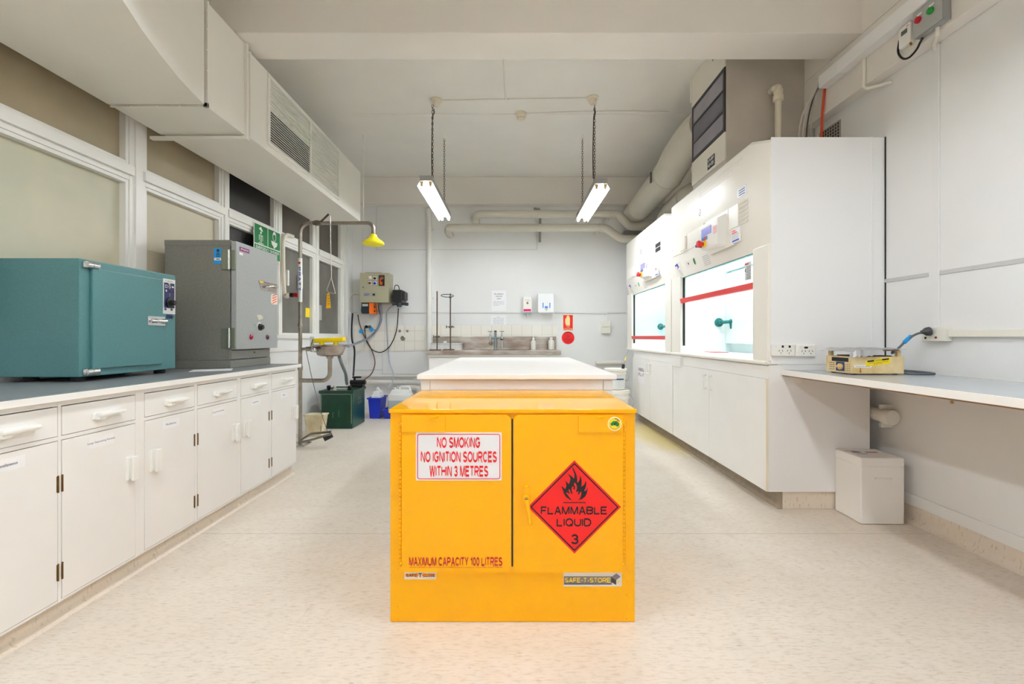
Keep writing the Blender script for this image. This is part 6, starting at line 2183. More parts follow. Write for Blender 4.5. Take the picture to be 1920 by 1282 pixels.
# cream pipe with union on the housing
pp = thing('drain_pipe', (2.05, 3.44, 2.33), 'cream plastic drain pipe with union elbow rising from the fume hood top', 'pipe')
PYY = 3.42
x_ = P(1459, 0, PYY).x
zE = P(0, 165, PYY).z
mb = MB()
mb.tube([(x_, PYY, 2.329), (x_, PYY, zE - .03)], .022, 14)
mb.tube([(x_, PYY, zE - .05), (x_, PYY, zE), (x_ - .005, PYY + .04, zE + .018), (x_ - .005, BY0 - .004, zE + .018)], .026, 14, True)
mb.build('pipe_run', pvc_cream, pp)
mb = MB()
mb.lathe((x_, PYY, P(0, 190, PYY).z), [(.028, 0), (.036, .004), (.036, .04), (.030, .045), (.030, .06), (.034, .064), (.034, .085)], 12)
mb.ball((x_ - .04, PYY - .01, zE - .01), .022)
mb.build('union', pvc_cream, pp)
tag(MB().tube([(x_ - .01, 3.36, 2.336), (x_ - .02, 3.36, 2.40), (x_ + .03, 3.35, 2.425), (x_ + .045, 3.34, 2.37), (x_ + .046, 3.34, 2.336)], .006, 8, True).build('black_lead', rubber), 'short black lead looping on the fume hood top by the cream pipe', 'cable')

DUCT = M('duct_paint', (206, 202, 190), .45, var=.05, vscale=4)
d1 = thing('exhaust_duct', (1.7, 5.3, 2.7), 'large round painted exhaust duct running from the grey housing to the back beam', 'duct')
mb = MB()
mb.tube([(1.795, 4.195, 3.05), (1.79, 4.26, 3.05), (1.75, 4.38, 3.02), (1.70, 4.62, 2.93), (1.715, 5.0, 2.865), (1.73, 5.35, 2.865), (1.775, 6.35, 2.872), (1.80, 6.845, 2.875)], [.165, .165, .165, .165, .160, .160, .160, .160], 24, True)
mb.build('duct_run', DUCT, d1)
mb = MB()
mb.ring((1.714, 5.0, 2.866), .162, .006, (.03, 1, -.06), 28, 6)
mb.ring((1.775, 6.3, 2.872), .162, .006, (.03, 1, 0), 28, 6)
mb.build('duct_collar', DUCT, d1)
mb = MB()
mb.hexa([(1.71 - .155, 5.06, 2.80), (1.71 - .167, 5.06, 2.80), (1.71 - .167, 5.10, 2.80), (1.71 - .155, 5.10, 2.80), (1.71 - .155, 5.06, 2.92), (1.71 - .167, 5.06, 2.92), (1.71 - .167, 5.10, 2.92), (1.71 - .155, 5.10, 2.92)], .004)
mb.build('grey_strap', M('strap_grey', (70, 70, 70), .5), d1)
d2 = thing('exhaust_duct', (1.9, 5.4, 2.36), 'round elbowed exhaust duct rising from the hood tops behind the larger duct', 'duct')
mb = MB()
mb.tube([(1.95, 4.75, 2.352), (1.95, 4.75, 2.48), (1.95, 4.83, 2.58), (1.95, 5.0, 2.62), (1.96, 5.4, 2.62), (1.98, 5.72, 2.61), (1.985, 5.86, 2.55), (1.985, 5.92, 2.44), (1.985, 5.92, 2.355)], .13, 24, True)
mb.build('duct_run', DUCT, d2)
mb = MB()
mb.ring((1.95, 5.04, 2.62), .133, .007, (0, 1, 0), 28, 6)
mb.build('duct_collar', DUCT, d2)
# wall pipes below the back beam
WPY = 6.45
def wpipe(pts, label, r=.056):
    t = thing('service_pipe', pts[0], label, 'pipe', 'painted pipes high on the back wall')
    MB().tube(pts, r, 16, True).build('pipe_run', DUCT, t)
    return t
zA, zB = P(0, 401.5, WPY).z, P(0, 427, WPY).z
xs_ = lambda px: P(px, 0, WPY).x
wp1 = wpipe([(xs_(889), YB - .008, zA - .01), (xs_(889), 6.70, zA - .01), (xs_(890), 6.58, zA - .01), (xs_(894), 6.49, zA), (xs_(908), WPY, zA), (xs_(960), WPY, zA), (xs_(1060), WPY, zA), (xs_(1140), WPY, zA), (xs_(1158), WPY, zA - .005), (xs_(1170), WPY, P(0, 413, WPY).z), (xs_(1180), WPY, P(0, 423, WPY).z), (xs_(1195), WPY, P(0, 424.5, WPY).z), (xs_(1215), 6.42, P(0, 422, WPY).z), (xs_(1255), 6.42, P(0, 421, WPY).z)], 'upper painted pipe high on the back wall with an S-bend at its right end')
wp2 = wpipe([(xs_(837), YB - .008, zB - .01), (xs_(837), 6.70, zB - .01), (xs_(838), 6.58, zB - .01), (xs_(842), 6.49, zB), (xs_(856), WPY, zB), (xs_(960), WPY, zB), (xs_(1060), WPY, zB), (xs_(1125), WPY, zB), (xs_(1138), WPY, zB - .02), (xs_(1152), WPY, P(0, 439, WPY).z), (xs_(1166), WPY, P(0, 447, WPY).z), (xs_(1190), WPY, P(0, 448, WPY).z), (xs_(1240), WPY, P(0, 448, WPY).z)], 'lower painted pipe high on the back wall, bending down at its right end')
for t, zc, pxs in ((wp1, zA, (1009, 1141)), (wp2, zB, (1008, 1124))):
    for px in pxs:
        mb = MB()
        x = xs_(px)
        mb.ring((x, WPY, zc), .058, .005, (1, 0, 0), 20, 6)
        mb.box(x - .012, x + .012, WPY + .05, YB - .001, zc - .012, zc + .012, .002)
        mb.box(x - .008, x + .008, WPY - .006, WPY + .006, zc - .085, zc - .055, .002)
        mb.build('pipe_bracket', DUCT, t)
mb = MB()
mb.tube([(xs_(1015), 6.80, 2.50), (xs_(1015), 6.80, 2.94), (xs_(1009), 6.80, 2.99), (xs_(1003), 6.80, 3.0)], .018, 10, True)
tag(mb.build('cable_conduit', M('conduit_grey', (150, 148, 144), .5)), 'thin grey cable conduit behind the two high wall pipes', 'conduit')
# junction box in the corner
tag(MB().box(xs_(1175), xs_(1215), 6.60, YB - .001, P(0, 446, 6.6).z, P(0, 432, 6.6).z, .006).build('junction_box', M('junction_grey', (140, 138, 134), .5)), 'small grey junction box in the back right corner below the ducts', 'junction box')

# ================================================================== power outlets on the hood end
fo_ = facing_cam(2.85)
for (px0, px1, py0, py1, lab, variant) in ((1447, 1490, 645, 667.5, 'white double power outlet on the hood end panel, nearest the hood front', 0), (1492, 1529, 646, 668, 'white double power outlet on the hood end panel, beside the hotplate', 1)):
    a0, b1 = flat(px0, py0, 2.83)
    a1, b0 = flat(px1, py1, 2.83)
    o = thing('power_outlet', ((a0 + a1) / 2, 2.84, b0), lab, 'power outlet', 'power outlets on the hood end panel')
    MB().box(a0, a1, 2.826, 2.8495, b0, b1, .005).build('faceplate', plastic, o)
    f_ = facing_cam(2.826)
    hm = (b1 - b0)
    w = MB()
    for u in (.36, .72):
        x = a0 + (a1 - a0) * (u + .02)
        z = b0 + hm * .40
        for dx, an in ((-.010, -.5), (.010, .5)):
            c_, s__ = math.cos(an), math.sin(an)
            pts = [(x + dx + u_ * c_ - v_ * s__, z + .004 + u_ * s__ + v_ * c_) for u_, v_ in ((-.0016, -.006), (.0016, -.006), (.0016, .006), (-.0016, .006))]
            w.fpoly(f_, pts, None, .0008)
        w.frect(f_, x - .0016, z - .016, x + .0016, z - .006, None, .0008)
    w.build('socket_slots', dark_gap, o)
    w = MB()
    if variant == 0:
        for u in (.46, .76):
            x = a0 + (a1 - a0) * u
            w.frect(f_, x - .006, b1 - .022, x + .006, b1 - .008, 0, .002, .001)
    else:
        x = (a0 + a1) / 2
        w.frect(f_, x - .011, b1 - .024, x + .011, b1 - .012, 0, .002, .003)
    w.build('indicator_window', black, o)
    for u in (.22, .90) if variant == 0 else (.28, .74):
        x = a0 + (a1 - a0) * u
        MB().frect(f_, x - .010, b1 - .020, x + .010, b1 - .007, 0, .004, .005).build('rocker_switch', plastic, o)

# ================================================================== wall desk on the right
XDK = 1.682
dk = thing('wall_desk', (2.0, 1.6, .84), 'long wall-hung desk top with grey laminate surface along the right wall', 'desk')
MB().box(XDK + .004, XR - .013, .35, 2.845, .846, .8745, .002).build('desk_top', M('desk_white_edge', (238, 236, 232), .3), dk)
MB().box(XDK, XDK + .006, .35, 2.845, .8445, .8765, .001).build('front_edge', MATS['desk_white_edge'], dk)
MB().box(XDK + .006, XR - .014, .352, 2.843, .8745, .8762, .0005).build('laminate_surface', M('desk_grey_laminate', (182, 188, 196), .2, spec=.5, var=.04, vscale=6), dk)
MB().box(XDK + .008, XR - .014, .352, 2.843, .838, .846).build('plywood_underside', M('ply_brown', (152, 112, 76), .7, var=.2, vscale=6, stretch=(8, 1, 1)), dk)
for x in (1.77, 2.22):
    MB().box(x - .035, x + .035, 2.836, 2.8455, .795, .838, .002).build('bracket', plastic, dk)
mb = MB()
for y in (2.05, 1.35):
    mb.box(XR - .10, XR - .013, y - .012, y + .012, .826, .838, .002)
    mb.box(XR - .02, XR - .0005, y - .012, y + .012, .74, .838, .002)
mb.build('angle_bracket', M('old_bracket', (180, 160, 120), .5, .3), dk)
# capped pipe stub under the desk
ps = thing('pipe_stub', (2.28, 2.8, .57), 'capped white pipe stub on the wall below the desk, beside the cupboard end', 'pipe')
zc, PYs = P(0, 783, 2.74).z, 2.74
xq = 2.288
mb = MB()
mb.tube([(xq, 3.3, zc + .01), (xq, PYs + .03, zc)], .040, 20)
mb.build('pipe_run', pvc, ps)
mb = MB()
mb.lathe((xq, PYs + .05, zc), [(.046, 0), (.048, .004), (.048, .05), (.044, .056)], 24, (0, -1, 0))
mb.build('end_cap', pvc, ps)
for sz in (.056, -.056):
    MB().box(xq - .02, XR - .0005, PYs + .055, PYs + .075, zc + sz - .014, zc + sz + .014, .002).build('saddle_clip', pvc, ps)

# foam box on the floor
fbx_ = thing('foam_box', (2.135, 2.745, 0), 'white polystyrene foam box with printed lid on the floor under the desk', 'box')
FOAM = M('polystyrene', (238, 236, 232), .8, bump=.5, bscale=220)
mb = MB()
mb.box(2.015, 2.262, 2.62, 2.866 - .025, .002, .335, .008, 3)
fbb = mb.build('box_body', FOAM, fbx_)
mb = MB()
mb.box(2.015, 2.262, 2.62, 2.841, .332, .385, .008, 3)
lid_ = mb.build('lid', FOAM, fbx_)
w = MB()
fu = facing_up(.385)
w.frect(fu, 2.055, 2.735, 2.105, 2.765, None, .0012)
w.frect(fu, 2.05, 2.70, 2.115, 2.708, None, .0012)
w.build('lid_label', M('label_grey_print', (120, 122, 126), .6), lid_)
w = MB()
w.frect(fu, 2.135, 2.74, 2.205, 2.758, None, .0012)
w.frect(fu, 2.03, 2.775, 2.10, 2.782, None, .0012)
w.build('red_print', M('lid_red_print', (176, 70, 62), .6), lid_)
w = MB()
w.box(2.09, 2.19, 2.612, 2.622, .262, .272, .004)
w.build('finger_rib', FOAM, fbb)
fbx_.rotation_euler = (0, 0, math.radians(-1.5))

# ================================================================== hotplate with foil on the desk
HZ = .8767
HX0, HX1, HY0, HY1 = 1.837, 2.120, 2.459, 2.665
hp = thing('hotplate', (1.98, 2.55, HZ), 'old cream laboratory hotplate with yellow warning sticker on the wall desk', 'hotplate')
HCR = M('hotplate_cream', (228, 208, 162), .45, var=.18, vscale=12, rgb2=(206, 178, 122))
mb = MB()
mb.box(HX0, HX1, HY0, HY1, HZ + .005, HZ + .098, .004)
mb.build('casing', HCR, hp)
for x in (HX0 + .03, HX1 - .03):
    for y in (HY0 + .025, HY1 - .025):
        MB().lathe((x, y, HZ), [(.012, 0), (.012, .007)], 12).build('foot', rubber, hp)
mb = MB()
for x in (HX0 + .018, HX1 - .018):
    for y in (HY0 + .020, HY1 - .018):
        mb.box(x - .010, x + .010, y - .010, y + .010, HZ + .097, HZ + .130, .002)
mb.build('corner_post', HCR, hp)
MB().box(HX0 + .05, HX1 - .05, HY0 + .02, HY1 - .02, HZ + .0975, HZ + .103, .002).build('burnt_top', M('burnt_brown', (86, 52, 34), .6), hp)
MB().box(HX0 + .012, HX1 - .012, HY0 + .014, HY1 - .012, HZ + .128, HZ + .134, .002).build('heating_plate', M('plate_tan', (150, 122, 90), .5, .2), hp)
fl_ = facing_left(HX0)
mb = MB()
mb.frect(fl_, -(HY0 + .155), HZ + .068, -(HY0 + .026), HZ + .090, -.001, .0008)
mb.build('air_slot', dark_gap, hp)
mb = MB()
mb.frect(fl_, -(HY0 + .120), HZ + .016, -(HY0 + .055), HZ + .066, -.0005, .001)
pn = mb.build('blue_panel', M('hotplate_blue', (36, 62, 122), .4), hp)
mb = MB()
c = fl_(-(HY0 + .082), HZ + .040, .001)
mb.lathe(c, [(.017, 0), (.017, .010), (.014, .012)], 22, (-1, 0, 0))
mb.hexa([c + Vector((-.010, -.010, -.006)), c + Vector((-.010, .027, -.006)), c + Vector((-.010, .027, .004)), c + Vector((-.010, -.010, .010)),
         c + Vector((-.021, -.006, -.004)), c + Vector((-.021, .023, -.004)), c + Vector((-.021, .023, .002)), c + Vector((-.021, -.006, .008))], .003)
mb.build('control_knob', M('knob_gold', (222, 188, 124), .4, .2), pn)
mb = MB()
for k in range(3):
    for j in range(4):
        mb.frect(fl_, -(HY0 + .047 - k * .013), HZ + .020 + j * .011, -(HY0 + .042 - k * .013), HZ + .0235 + j * .011, None, .001)
        mb.frect(fl_, -(HY0 + .172 - k * .015), HZ + .020 + j * .012, -(HY0 + .164 - k * .015), HZ + .0245 + j * .012, None, .001)
mb.build('vent_holes', dark_gap, hp)
fh = facing_cam(HY0)
w = MB()
x_a, x_b = HX0 + .075, HX0 + .205
w.fpoly(fh, [(x_a, HZ + .045), (x_b, HZ + .060), (x_b + .002, HZ + .094), (x_a - .002, HZ + .076)], -.0003, .001)
ys_ = w.build('yellow_sticker', yellow_plain, hp)
w = MB()
sl__ = lambda u, v: (x_a + (x_b - x_a) * u, HZ + .045 + .016 * u + .032 * v)
w.fpoly(fh, [sl__(.05, .68), sl__(.33, .68), sl__(.33, .94), sl__(.05, .94)], None, .0016)
w.fpoly(fh, [sl__(.66, .68), sl__(.95, .68), sl__(.95, .94), sl__(.66, .94)], None, .0016)
for s_, u_, v_, lw, lh in (('CAUTION', .50, .80, .018, .0034), ('SURFACE HOT DURING AND AFTER USE', .5, .46, .052, .0024), ('DO NOT TOUCH', .5, .22, .024, .0024)):
    cc_ = sl__(u_, v_)
    w.text(fh, s_, cc_[0] - lw, cc_[1] - lh, cc_[0] + lw, cc_[1] + lh, .0016, .01, .115)
w.build('sticker_print', black_flat, ys_)
w = MB()
w.frect(fh, HX0 + .012, HZ + .040, HX0 + .105, HZ + .053, -.0003, .0008)
wl_ = w.build('paper_label', paper, hp)
w = MB().text(fh, 'Caution hot surface', HX0 + .018, HZ + .043, HX0 + .098, HZ + .050, .0014)
w.build('lettering', ink, wl_)
w = MB()
w.fpoly(fh, [(HX0 + .040, HZ + .012), (HX0 + .050, HZ + .012), (HX0 + .048, HZ + .026), (HX0 + .0465, HZ + .038), (HX0 + .043, HZ + .038), (HX0 + .042, HZ + .026)], None, .001)
w.build('rust_run', M('rust', (168, 96, 30), .8), hp)
# crumpled foil
def foil():
    rnd = random.Random(3)
    nx, ny = 26, 18
    x0, x1, y0, y1 = HX0 - .026, HX1 + .006, HY0 - .014, HY1 + .02
    bm = bmesh.new()
    g = []
    for i in range(nx + 1):
        row = []
        for j in range(ny + 1):
            u, v = i / nx, j / ny
            x, y = x0 + (x1 - x0) * u, y0 + (y1 - y0) * v
            e = min(u, v, 1 - u, 1 - v)
            z = HZ + .1405 + .0022 * (math.sin(23 * u + 5 * v) + math.sin(31 * v - 9 * u + 1) + math.sin(17 * (u + v) + 2)) + rnd.uniform(0, .0012)
            if e < .10:
                z = HZ + .1385 + .002 * math.sin(40 * (u + v)) + rnd.uniform(-.001, .001)
            z = max(z, HZ + .1375)
            if y < HY0 + .002 and u < .60:
                z -= .003
            if x < HX0 + .001:
                z -= .012
            row.append(bm.verts.new((x + .002 * math.sin(19 * v + 3), y + .002 * math.sin(27 * u), z)))
        g.append(row)
    for i in range(nx):
        for j in range(ny):
            bm.faces.new((g[i][j], g[i + 1][j], g[i + 1][j + 1], g[i][j + 1]))
    prev = None
    for i in range(0, 16):
        u = i / nx
        t = g[i][0]
        L_ = .010 + .026 * (1 - ((i - 6) / 11.0) ** 2 if abs(i - 6) < 11 else 0) + .004 * math.sin(i * 2.1)
        b = bm.verts.new((t.co.x + .003 * math.sin(i * 1.7), t.co.y - .004 + .005 * math.sin(i * 1.3), t.co.z - L_))
        if prev:
            bm.faces.new((prev[0], t, b, prev[1]))
        prev = (t, b)
    bmesh.ops.solidify(bm, geom=bm.faces[:], thickness=.0008)
    m = MB()
    m._add(bm)
    return m
tag(foil().build('foil_sheet', M('aluminium_foil', (240, 241, 243), .32, .85), angle=20), 'crumpled aluminium foil sheet lying on top of the cream hotplate', 'foil')
# mains lead of the hotplate
lead = thing('mains_cable', (2.2, 2.55, HZ), 'grey mains cord with black plug from the hotplate to the wall outlet', 'cord')
pl = P(1744, 622, 2.50)
pl.x = 2.275
mb = MB()
pts = [(HX1 + .001, 2.60, HZ + .04), (HX1 + .03, 2.60, HZ + .02), (2.30, 2.60, HZ + .008), (2.318, 2.53, HZ + .006), (2.28, 2.46, HZ + .006), (2.19, 2.455, HZ + .006), (2.145, 2.50, HZ + .012), (2.150, 2.53, HZ + .07), (2.162, 2.54, HZ + .11), (2.14, 2.545, HZ + .135), (2.13, 2.55, HZ + .115), (2.14, 2.55, HZ + .12), (2.165, 2.54, HZ + .15), (2.20, 2.525, HZ + .195), (2.235, 2.51, HZ + .222), (2.262, 2.50, HZ + .228)]
mb.tube(pts, .0062, 10, True)
mb.build('cord_run', cable_grey, lead)
mb = MB()
mb.lathe((2.290, 2.490, HZ + .236), [(.022, 0), (.025, .006), (.022, .022), (.012, .034), (.008, .044)], 18, (-1, .35, -.12))
mb.build('plug', M('plug_grey', (62, 64, 68), .45), lead)
t_ = MB().box(-.028, .028, -.006, .006, -.010, .010, .003)
t_.spun(Matrix.Translation((2.195, 2.525, HZ + .192)) @ Matrix.Rotation(-.75, 4, 'Y'))
t_.build('cord_tag', blue_tag, lead)

# ================================================================== things on the right wall
wo = thing('power_outlet', (2.31, 2.43, 1.06), 'white wall power outlet above the desk holding the hotplate plug', 'power outlet')
y_a, y_b = PX(1731, 620, XR - .03).y, PX(1776, 620, XR - .03).y
MB().box(XR - .042, XR - .0005, y_b, y_a, 1.058, 1.130, .005).build('faceplate', plastic_warm, wo)
f_ = facing_left(XR - .042)
MB().fdisc(f_, -(y_a - .028), 1.076, .007, None, .0012, 12).build('socket_hole', dark_gap, wo)
MB().lathe((XR - .042, (y_a + y_b) / 2 - .02, 1.078), [(.006, 0), (.006, .004)], 12, (-1, 0, 0)).build('pilot_lamp', MATS['button_dark_red'], wo)
tag(MB().box(XR - .028, XR - .0005, -2.0, y_b - .002, 1.082, 1.118, .003).build('cable_trunking', plastic_warm), 'slim white cable trunking along the right wall at the desk outlet height', 'trunking')

TRX0, TRX1, TRZ0, TRZ1 = 2.188, 2.254, 2.857, 2.942
tk_ = thing('cable_trunking', (2.22, 1.0, 2.857), 'square white cable trunking running high along the right wall to the grey switch box', 'trunking')
MB().box(TRX0, TRX1, -2.0, 2.93, TRZ0, TRZ1, .003).build('trunking_lid', MATS['hood_panel'], tk_)
MB().box(TRX0, TRX1, 3.06, 3.25, TRZ0 - .004, TRZ1, .003).build('end_cap', MATS['hood_panel'], tk_)
MB().box(TRX0 + .002, TRX1, 2.93, 3.06, TRZ0, TRZ1, .003).build('joint_sleeve', MATS['hood_panel'], tk_)
def hang_cable(pts, r, mat, label):
    tag(MB().tube(pts, r, 8, True).build('loose_cable', mat), label, 'cable', 'loose cables dropping from the trunking')
rnd = random.Random(11)
for k, (m_, lb) in enumerate(((cable_pale, 'pale cable looping widest from the trunking end to the hood top'), (cable_pale, 'pale cable dropping from the trunking, inside the widest loop'), (M('cable_dark_grey', (70, 68, 66), .5), 'dark grey cable dropping from the trunking end behind the pale loops'), (M('cable_offwhite', (190, 186, 176), .5), 'off-white cable dropping close to the orange cable at the trunking end'))):
    x = 2.194 + .0135 * k
    sw = .10 - .026 * k
    dy = .02 * k
    hang_cable([(x, 3.252, 2.90), (x - .01, 3.28 + dy, 2.86), (x - sw * .8, 3.31 + dy, 2.70), (x - sw, 3.32 + dy, 2.52), (x - sw * .6, 3.31 + dy, 2.40), (x - .01 - sw * .2, 3.30 + dy, 2.336)], .0055, m_, lb)
hang_cable([(2.2485, 3.262, 2.89), (2.2485, 3.275, 2.85), (2.236, 3.28, 2.68), (2.230, 3.28, 2.50), (2.226, 3.28, 2.336)], .009, M('cable_orange', (206, 72, 36), .5), 'single orange cable dropping from the trunking end to the hood top')

swb = thing('switch_box', (2.22, 2.42, 2.715), 'grey wall switch box with red and green buttons, below the high trunking', 'switch box')
MB().box(2.212, 2.2545, 2.335, 2.500, 2.712, 2.853, .004).build('box_body', M('switch_grey', (150, 152, 150), .45), swb)
MB().box(2.200, 2.2115, 2.336, 2.499, 2.714, 2.851, .003).build('box_lid', M('switch_grey_lid', (172, 174, 172), .45), swb)
fsw = facing_left(2.200)
for px, py, m_ in ((1719.5, 37.5, M('push_red', (176, 16, 36), .35)), (1742.5, 20, M('push_green', (20, 146, 50), .35))):
    p = PX(px, py, 2.19)
    MB().lathe((2.200, p.y, p.z), [(.017, 0), (.018, .006), (.016, .014), (.010, .018)], 20, (-1, 0, 0)).build('push_button', m_, swb)
    tg_ = MB().frect(fsw, -p.y - .012, p.z + .024, -p.y + .016, p.z + .034, -.0005, .001).build('button_label', plastic, swb)
th = thing('thermostat', (2.24, 2.57, 2.69), 'small white thermostat with grey display beside the grey switch box', 'thermostat')
ya, yb_ = PX(1683.5, 70, 2.225).y, PX(1706, 70, 2.225).y
zt0, zt1 = P(0, 95, ya).z, P(0, 47, (ya + yb_) / 2).z
MB().box(2.225, 2.2545, yb_, ya, zt0, zt1, .010, 3).build('thermostat_body', plastic, th)
fth = facing_left(2.225)
w = MB()
w.frect(fth, -ya + .022, zt1 - .056, -yb_ - .016, zt1 - .030, None, .001)
w.build('display', M('display_grey_green', (96, 104, 98), .3), th)
w = MB()
w.frect(fth, -yb_ - .022, zt1 - .022, -yb_ - .006, zt1 - .018, None, .001)
w.build('red_print', red_text, th)
lc = MB()
y1_ = ya + .012
pts = [(2.247, 2.640, 2.80), (2.242, 2.642, 2.735), (2.232, 2.60, 2.672), (2.230, 2.555, 2.650), (2.230, 2.51, 2.664), (2.232, 2.49, 2.690), (2.235, 2.475, 2.709)]
lc.tube(pts, .0055, 8, True)
tag(lc.build('black_lead', rubber), 'black lead looping below the white thermostat on the right wall', 'cable')
MB().tube([(2.238, yb_ + .012, zt0 + .004), (2.236, yb_ + .004, zt0 - .014)], .006, 8).build('brass_gland', M('gland_brass', (170, 120, 40), .35, .8), th)
# conduits down the right wall
mb = MB()
pA = P(1586, 140, 3.07)
mb.tube([(2.243, 2.90, 2.852), (2.243, 2.90, 2.675), (2.25, 2.885, 2.655), (2.30, 2.84, 2.652), (2.338, 2.80, 2.652)], .010, 10)
tag(mb.build('conduit', plastic_warm), 'short bent white conduit from the high trunking round the downstand', 'conduit')
mb = MB()
mb.tube([(2.244, 2.40, 2.713), (2.244, 2.40, 2.672), (2.29, 2.47, 2.668), (XR - .013, 2.505, 2.664)], .009, 10)
tag(mb.build('conduit', plastic_warm), 'short white conduit joining the grey switch box to the wall cover strip', 'conduit')
# perforated brick vent behind the cables
vb = thing('wall_vent', (XR, 3.36, 2.5), 'small perforated wall vent above the hood beside the orange cable', 'vent')
MB().box(XR - .006, XR - .0005, 3.235, 3.46, 2.50, 2.63, .002).build('vent_plate', M('vent_grey', (170, 164, 156), .6), vb)
w = MB()
fv = facing_left(XR - .006)
for i in range(8):
    for j in range(5):
        w.frect(fv, -(3.445 - i * .026), 2.510 + j * .023, -(3.431 - i * .026), 2.526 + j * .023, None, .0006)
w.build('vent_holes', dark_gap, vb)

# ================================================================== buckets behind the bench on the right
BW = M('bucket_white', (240, 238, 232), .4)
def pail(x, y, z, r, h, label, lidded):
    p = thing('plastic_pail', (x, y, z), label, 'bucket', 'stacked white pails by the back right corner')
    b = MB()
    b.lathe((x, y, z), [(r * .86, 0), (r * .88, .004), (r * .97, h * .72), (r * 1.04, h * .73), (r * 1.04, h * .80), (r * .98, h * .81), (r, h * .90)], 36)
    b.build('pail_body', BW, p)
    l = MB()
    l.lathe((x, y, z + h * .885), [(r * 1.02, 0), (r * 1.08, .004), (r * 1.08, h * .10), (r * 1.03, h * .115), (r * .96, h * .10)], 36)
    l.build('lid' if lidded else 'rim', BW, p)
    w = MB()
    w.ring((x + r * 1.02, y - .02, z + h * .62), h * .22, .003, (1, .35, 0), 20, 6, 1.0, None, 1.0)
    w.build('wire_handle', grey_metal, p)
    return p
bxx, byy = P(1154, 0, 5.75).x, 5.75
pail(bxx + .02, byy, .001, .145, .425, 'lower white plastic pail of the stack between bench and cupboard', True)
up_ = pail(bxx, byy, .4285, .130, .26, 'upper white plastic pail with blue-banded label, on top of the stack', True)
w = MB()
bm = w.bm
n = 16
ra = []
for k in range(n + 1):
    t = math.radians(228 + 84 * k / n)
    ra.append([bm.verts.new((bxx + (.1268 if zz2 > .50 else .1235) * math.cos(t), byy + (.1268 if zz2 > .50 else .1235) * math.sin(t), zz2)) for zz2 in (.46, .595)])
for k in range(n):
    bm.faces.new((ra[k][0], ra[k + 1][0], ra[k + 1][1], ra[k][1]))
lbm = w.build('pail_label', M('pail_label', (226, 232, 234), .5), up_)
w = MB()
bm = w.bm
ra = []
for k in range(n + 1):
    t = math.radians(232 + 76 * k / n)
    ra.append([bm.verts.new((bxx + .1285 * math.cos(t), byy + .1285 * math.sin(t), zz2)) for zz2 in (.553, .567)])
for k in range(n):
    bm.faces.new((ra[k][0], ra[k + 1][0], ra[k + 1][1], ra[k][1]))
w.build('blue_band', M('band_navy', (40, 50, 120), .5), lbm)
br = thing('dust_brush', (bxx + .09, byy, .69), 'long thin brush with black ferrule standing on the upper white pail', 'brush')
a, b_ = P(1168, 691, byy - .02), P(1177, 655, byy + .02)
mid = a.lerp(b_, .14)
MB().tube([a + Vector((0, 0, -.006)), mid + Vector((0, 0, .02))], .019, 12).build('ferrule', black, br)
MB().tube([mid, b_], .006, 8).build('brush_handle', M('brush_handle', (150, 160, 150), .4), br)
MB().tube([a.lerp(b_, .42), a.lerp(b_, .60)], .0068, 8).build('yellow_band', yellow_plain, br)
# short stub pipes behind the pails
tag(MB().tube([(1.25, 6.80, .70), (1.66, 6.80, .70)], .03, 12).build('waste_pipe', pvc), 'short white pipe low on the back wall behind the pails, upper', 'pipe')
tag(MB().tube([(1.25, 6.80, .40), (1.66, 6.80, .40)], .035, 12).build('waste_pipe', pvc), 'short white pipe low on the back wall behind the pails, lower', 'pipe')

# old clips left on the wall under the desk
cc = thing('wall_clip', (XR, 2.45, .72), 'small dark pipe clip on the right wall just under the desk top', 'clip')
p = PX(1757, 752, XR - .004)
MB().ring((XR - .010, p.y, .795), .022, .005, (.6, 1, 0), 18, 6, 1.0, None, .75).build('clip_ring', M('clip_grey', (92, 92, 90), .4, .5), cc)
MB().box(XR - .008, XR - .0005, p.y - .010, p.y + .010, .765, .785, .002).build('clip_foot', MATS['clip_grey'], cc)
p = PX(1784, 769, XR - .004)
MB().fdisc(facing_left(XR), -p.y, .735, .010, -.0005, .003, 10).build('rusty_plug', M('plug_rust', (186, 150, 96), .7), cc)
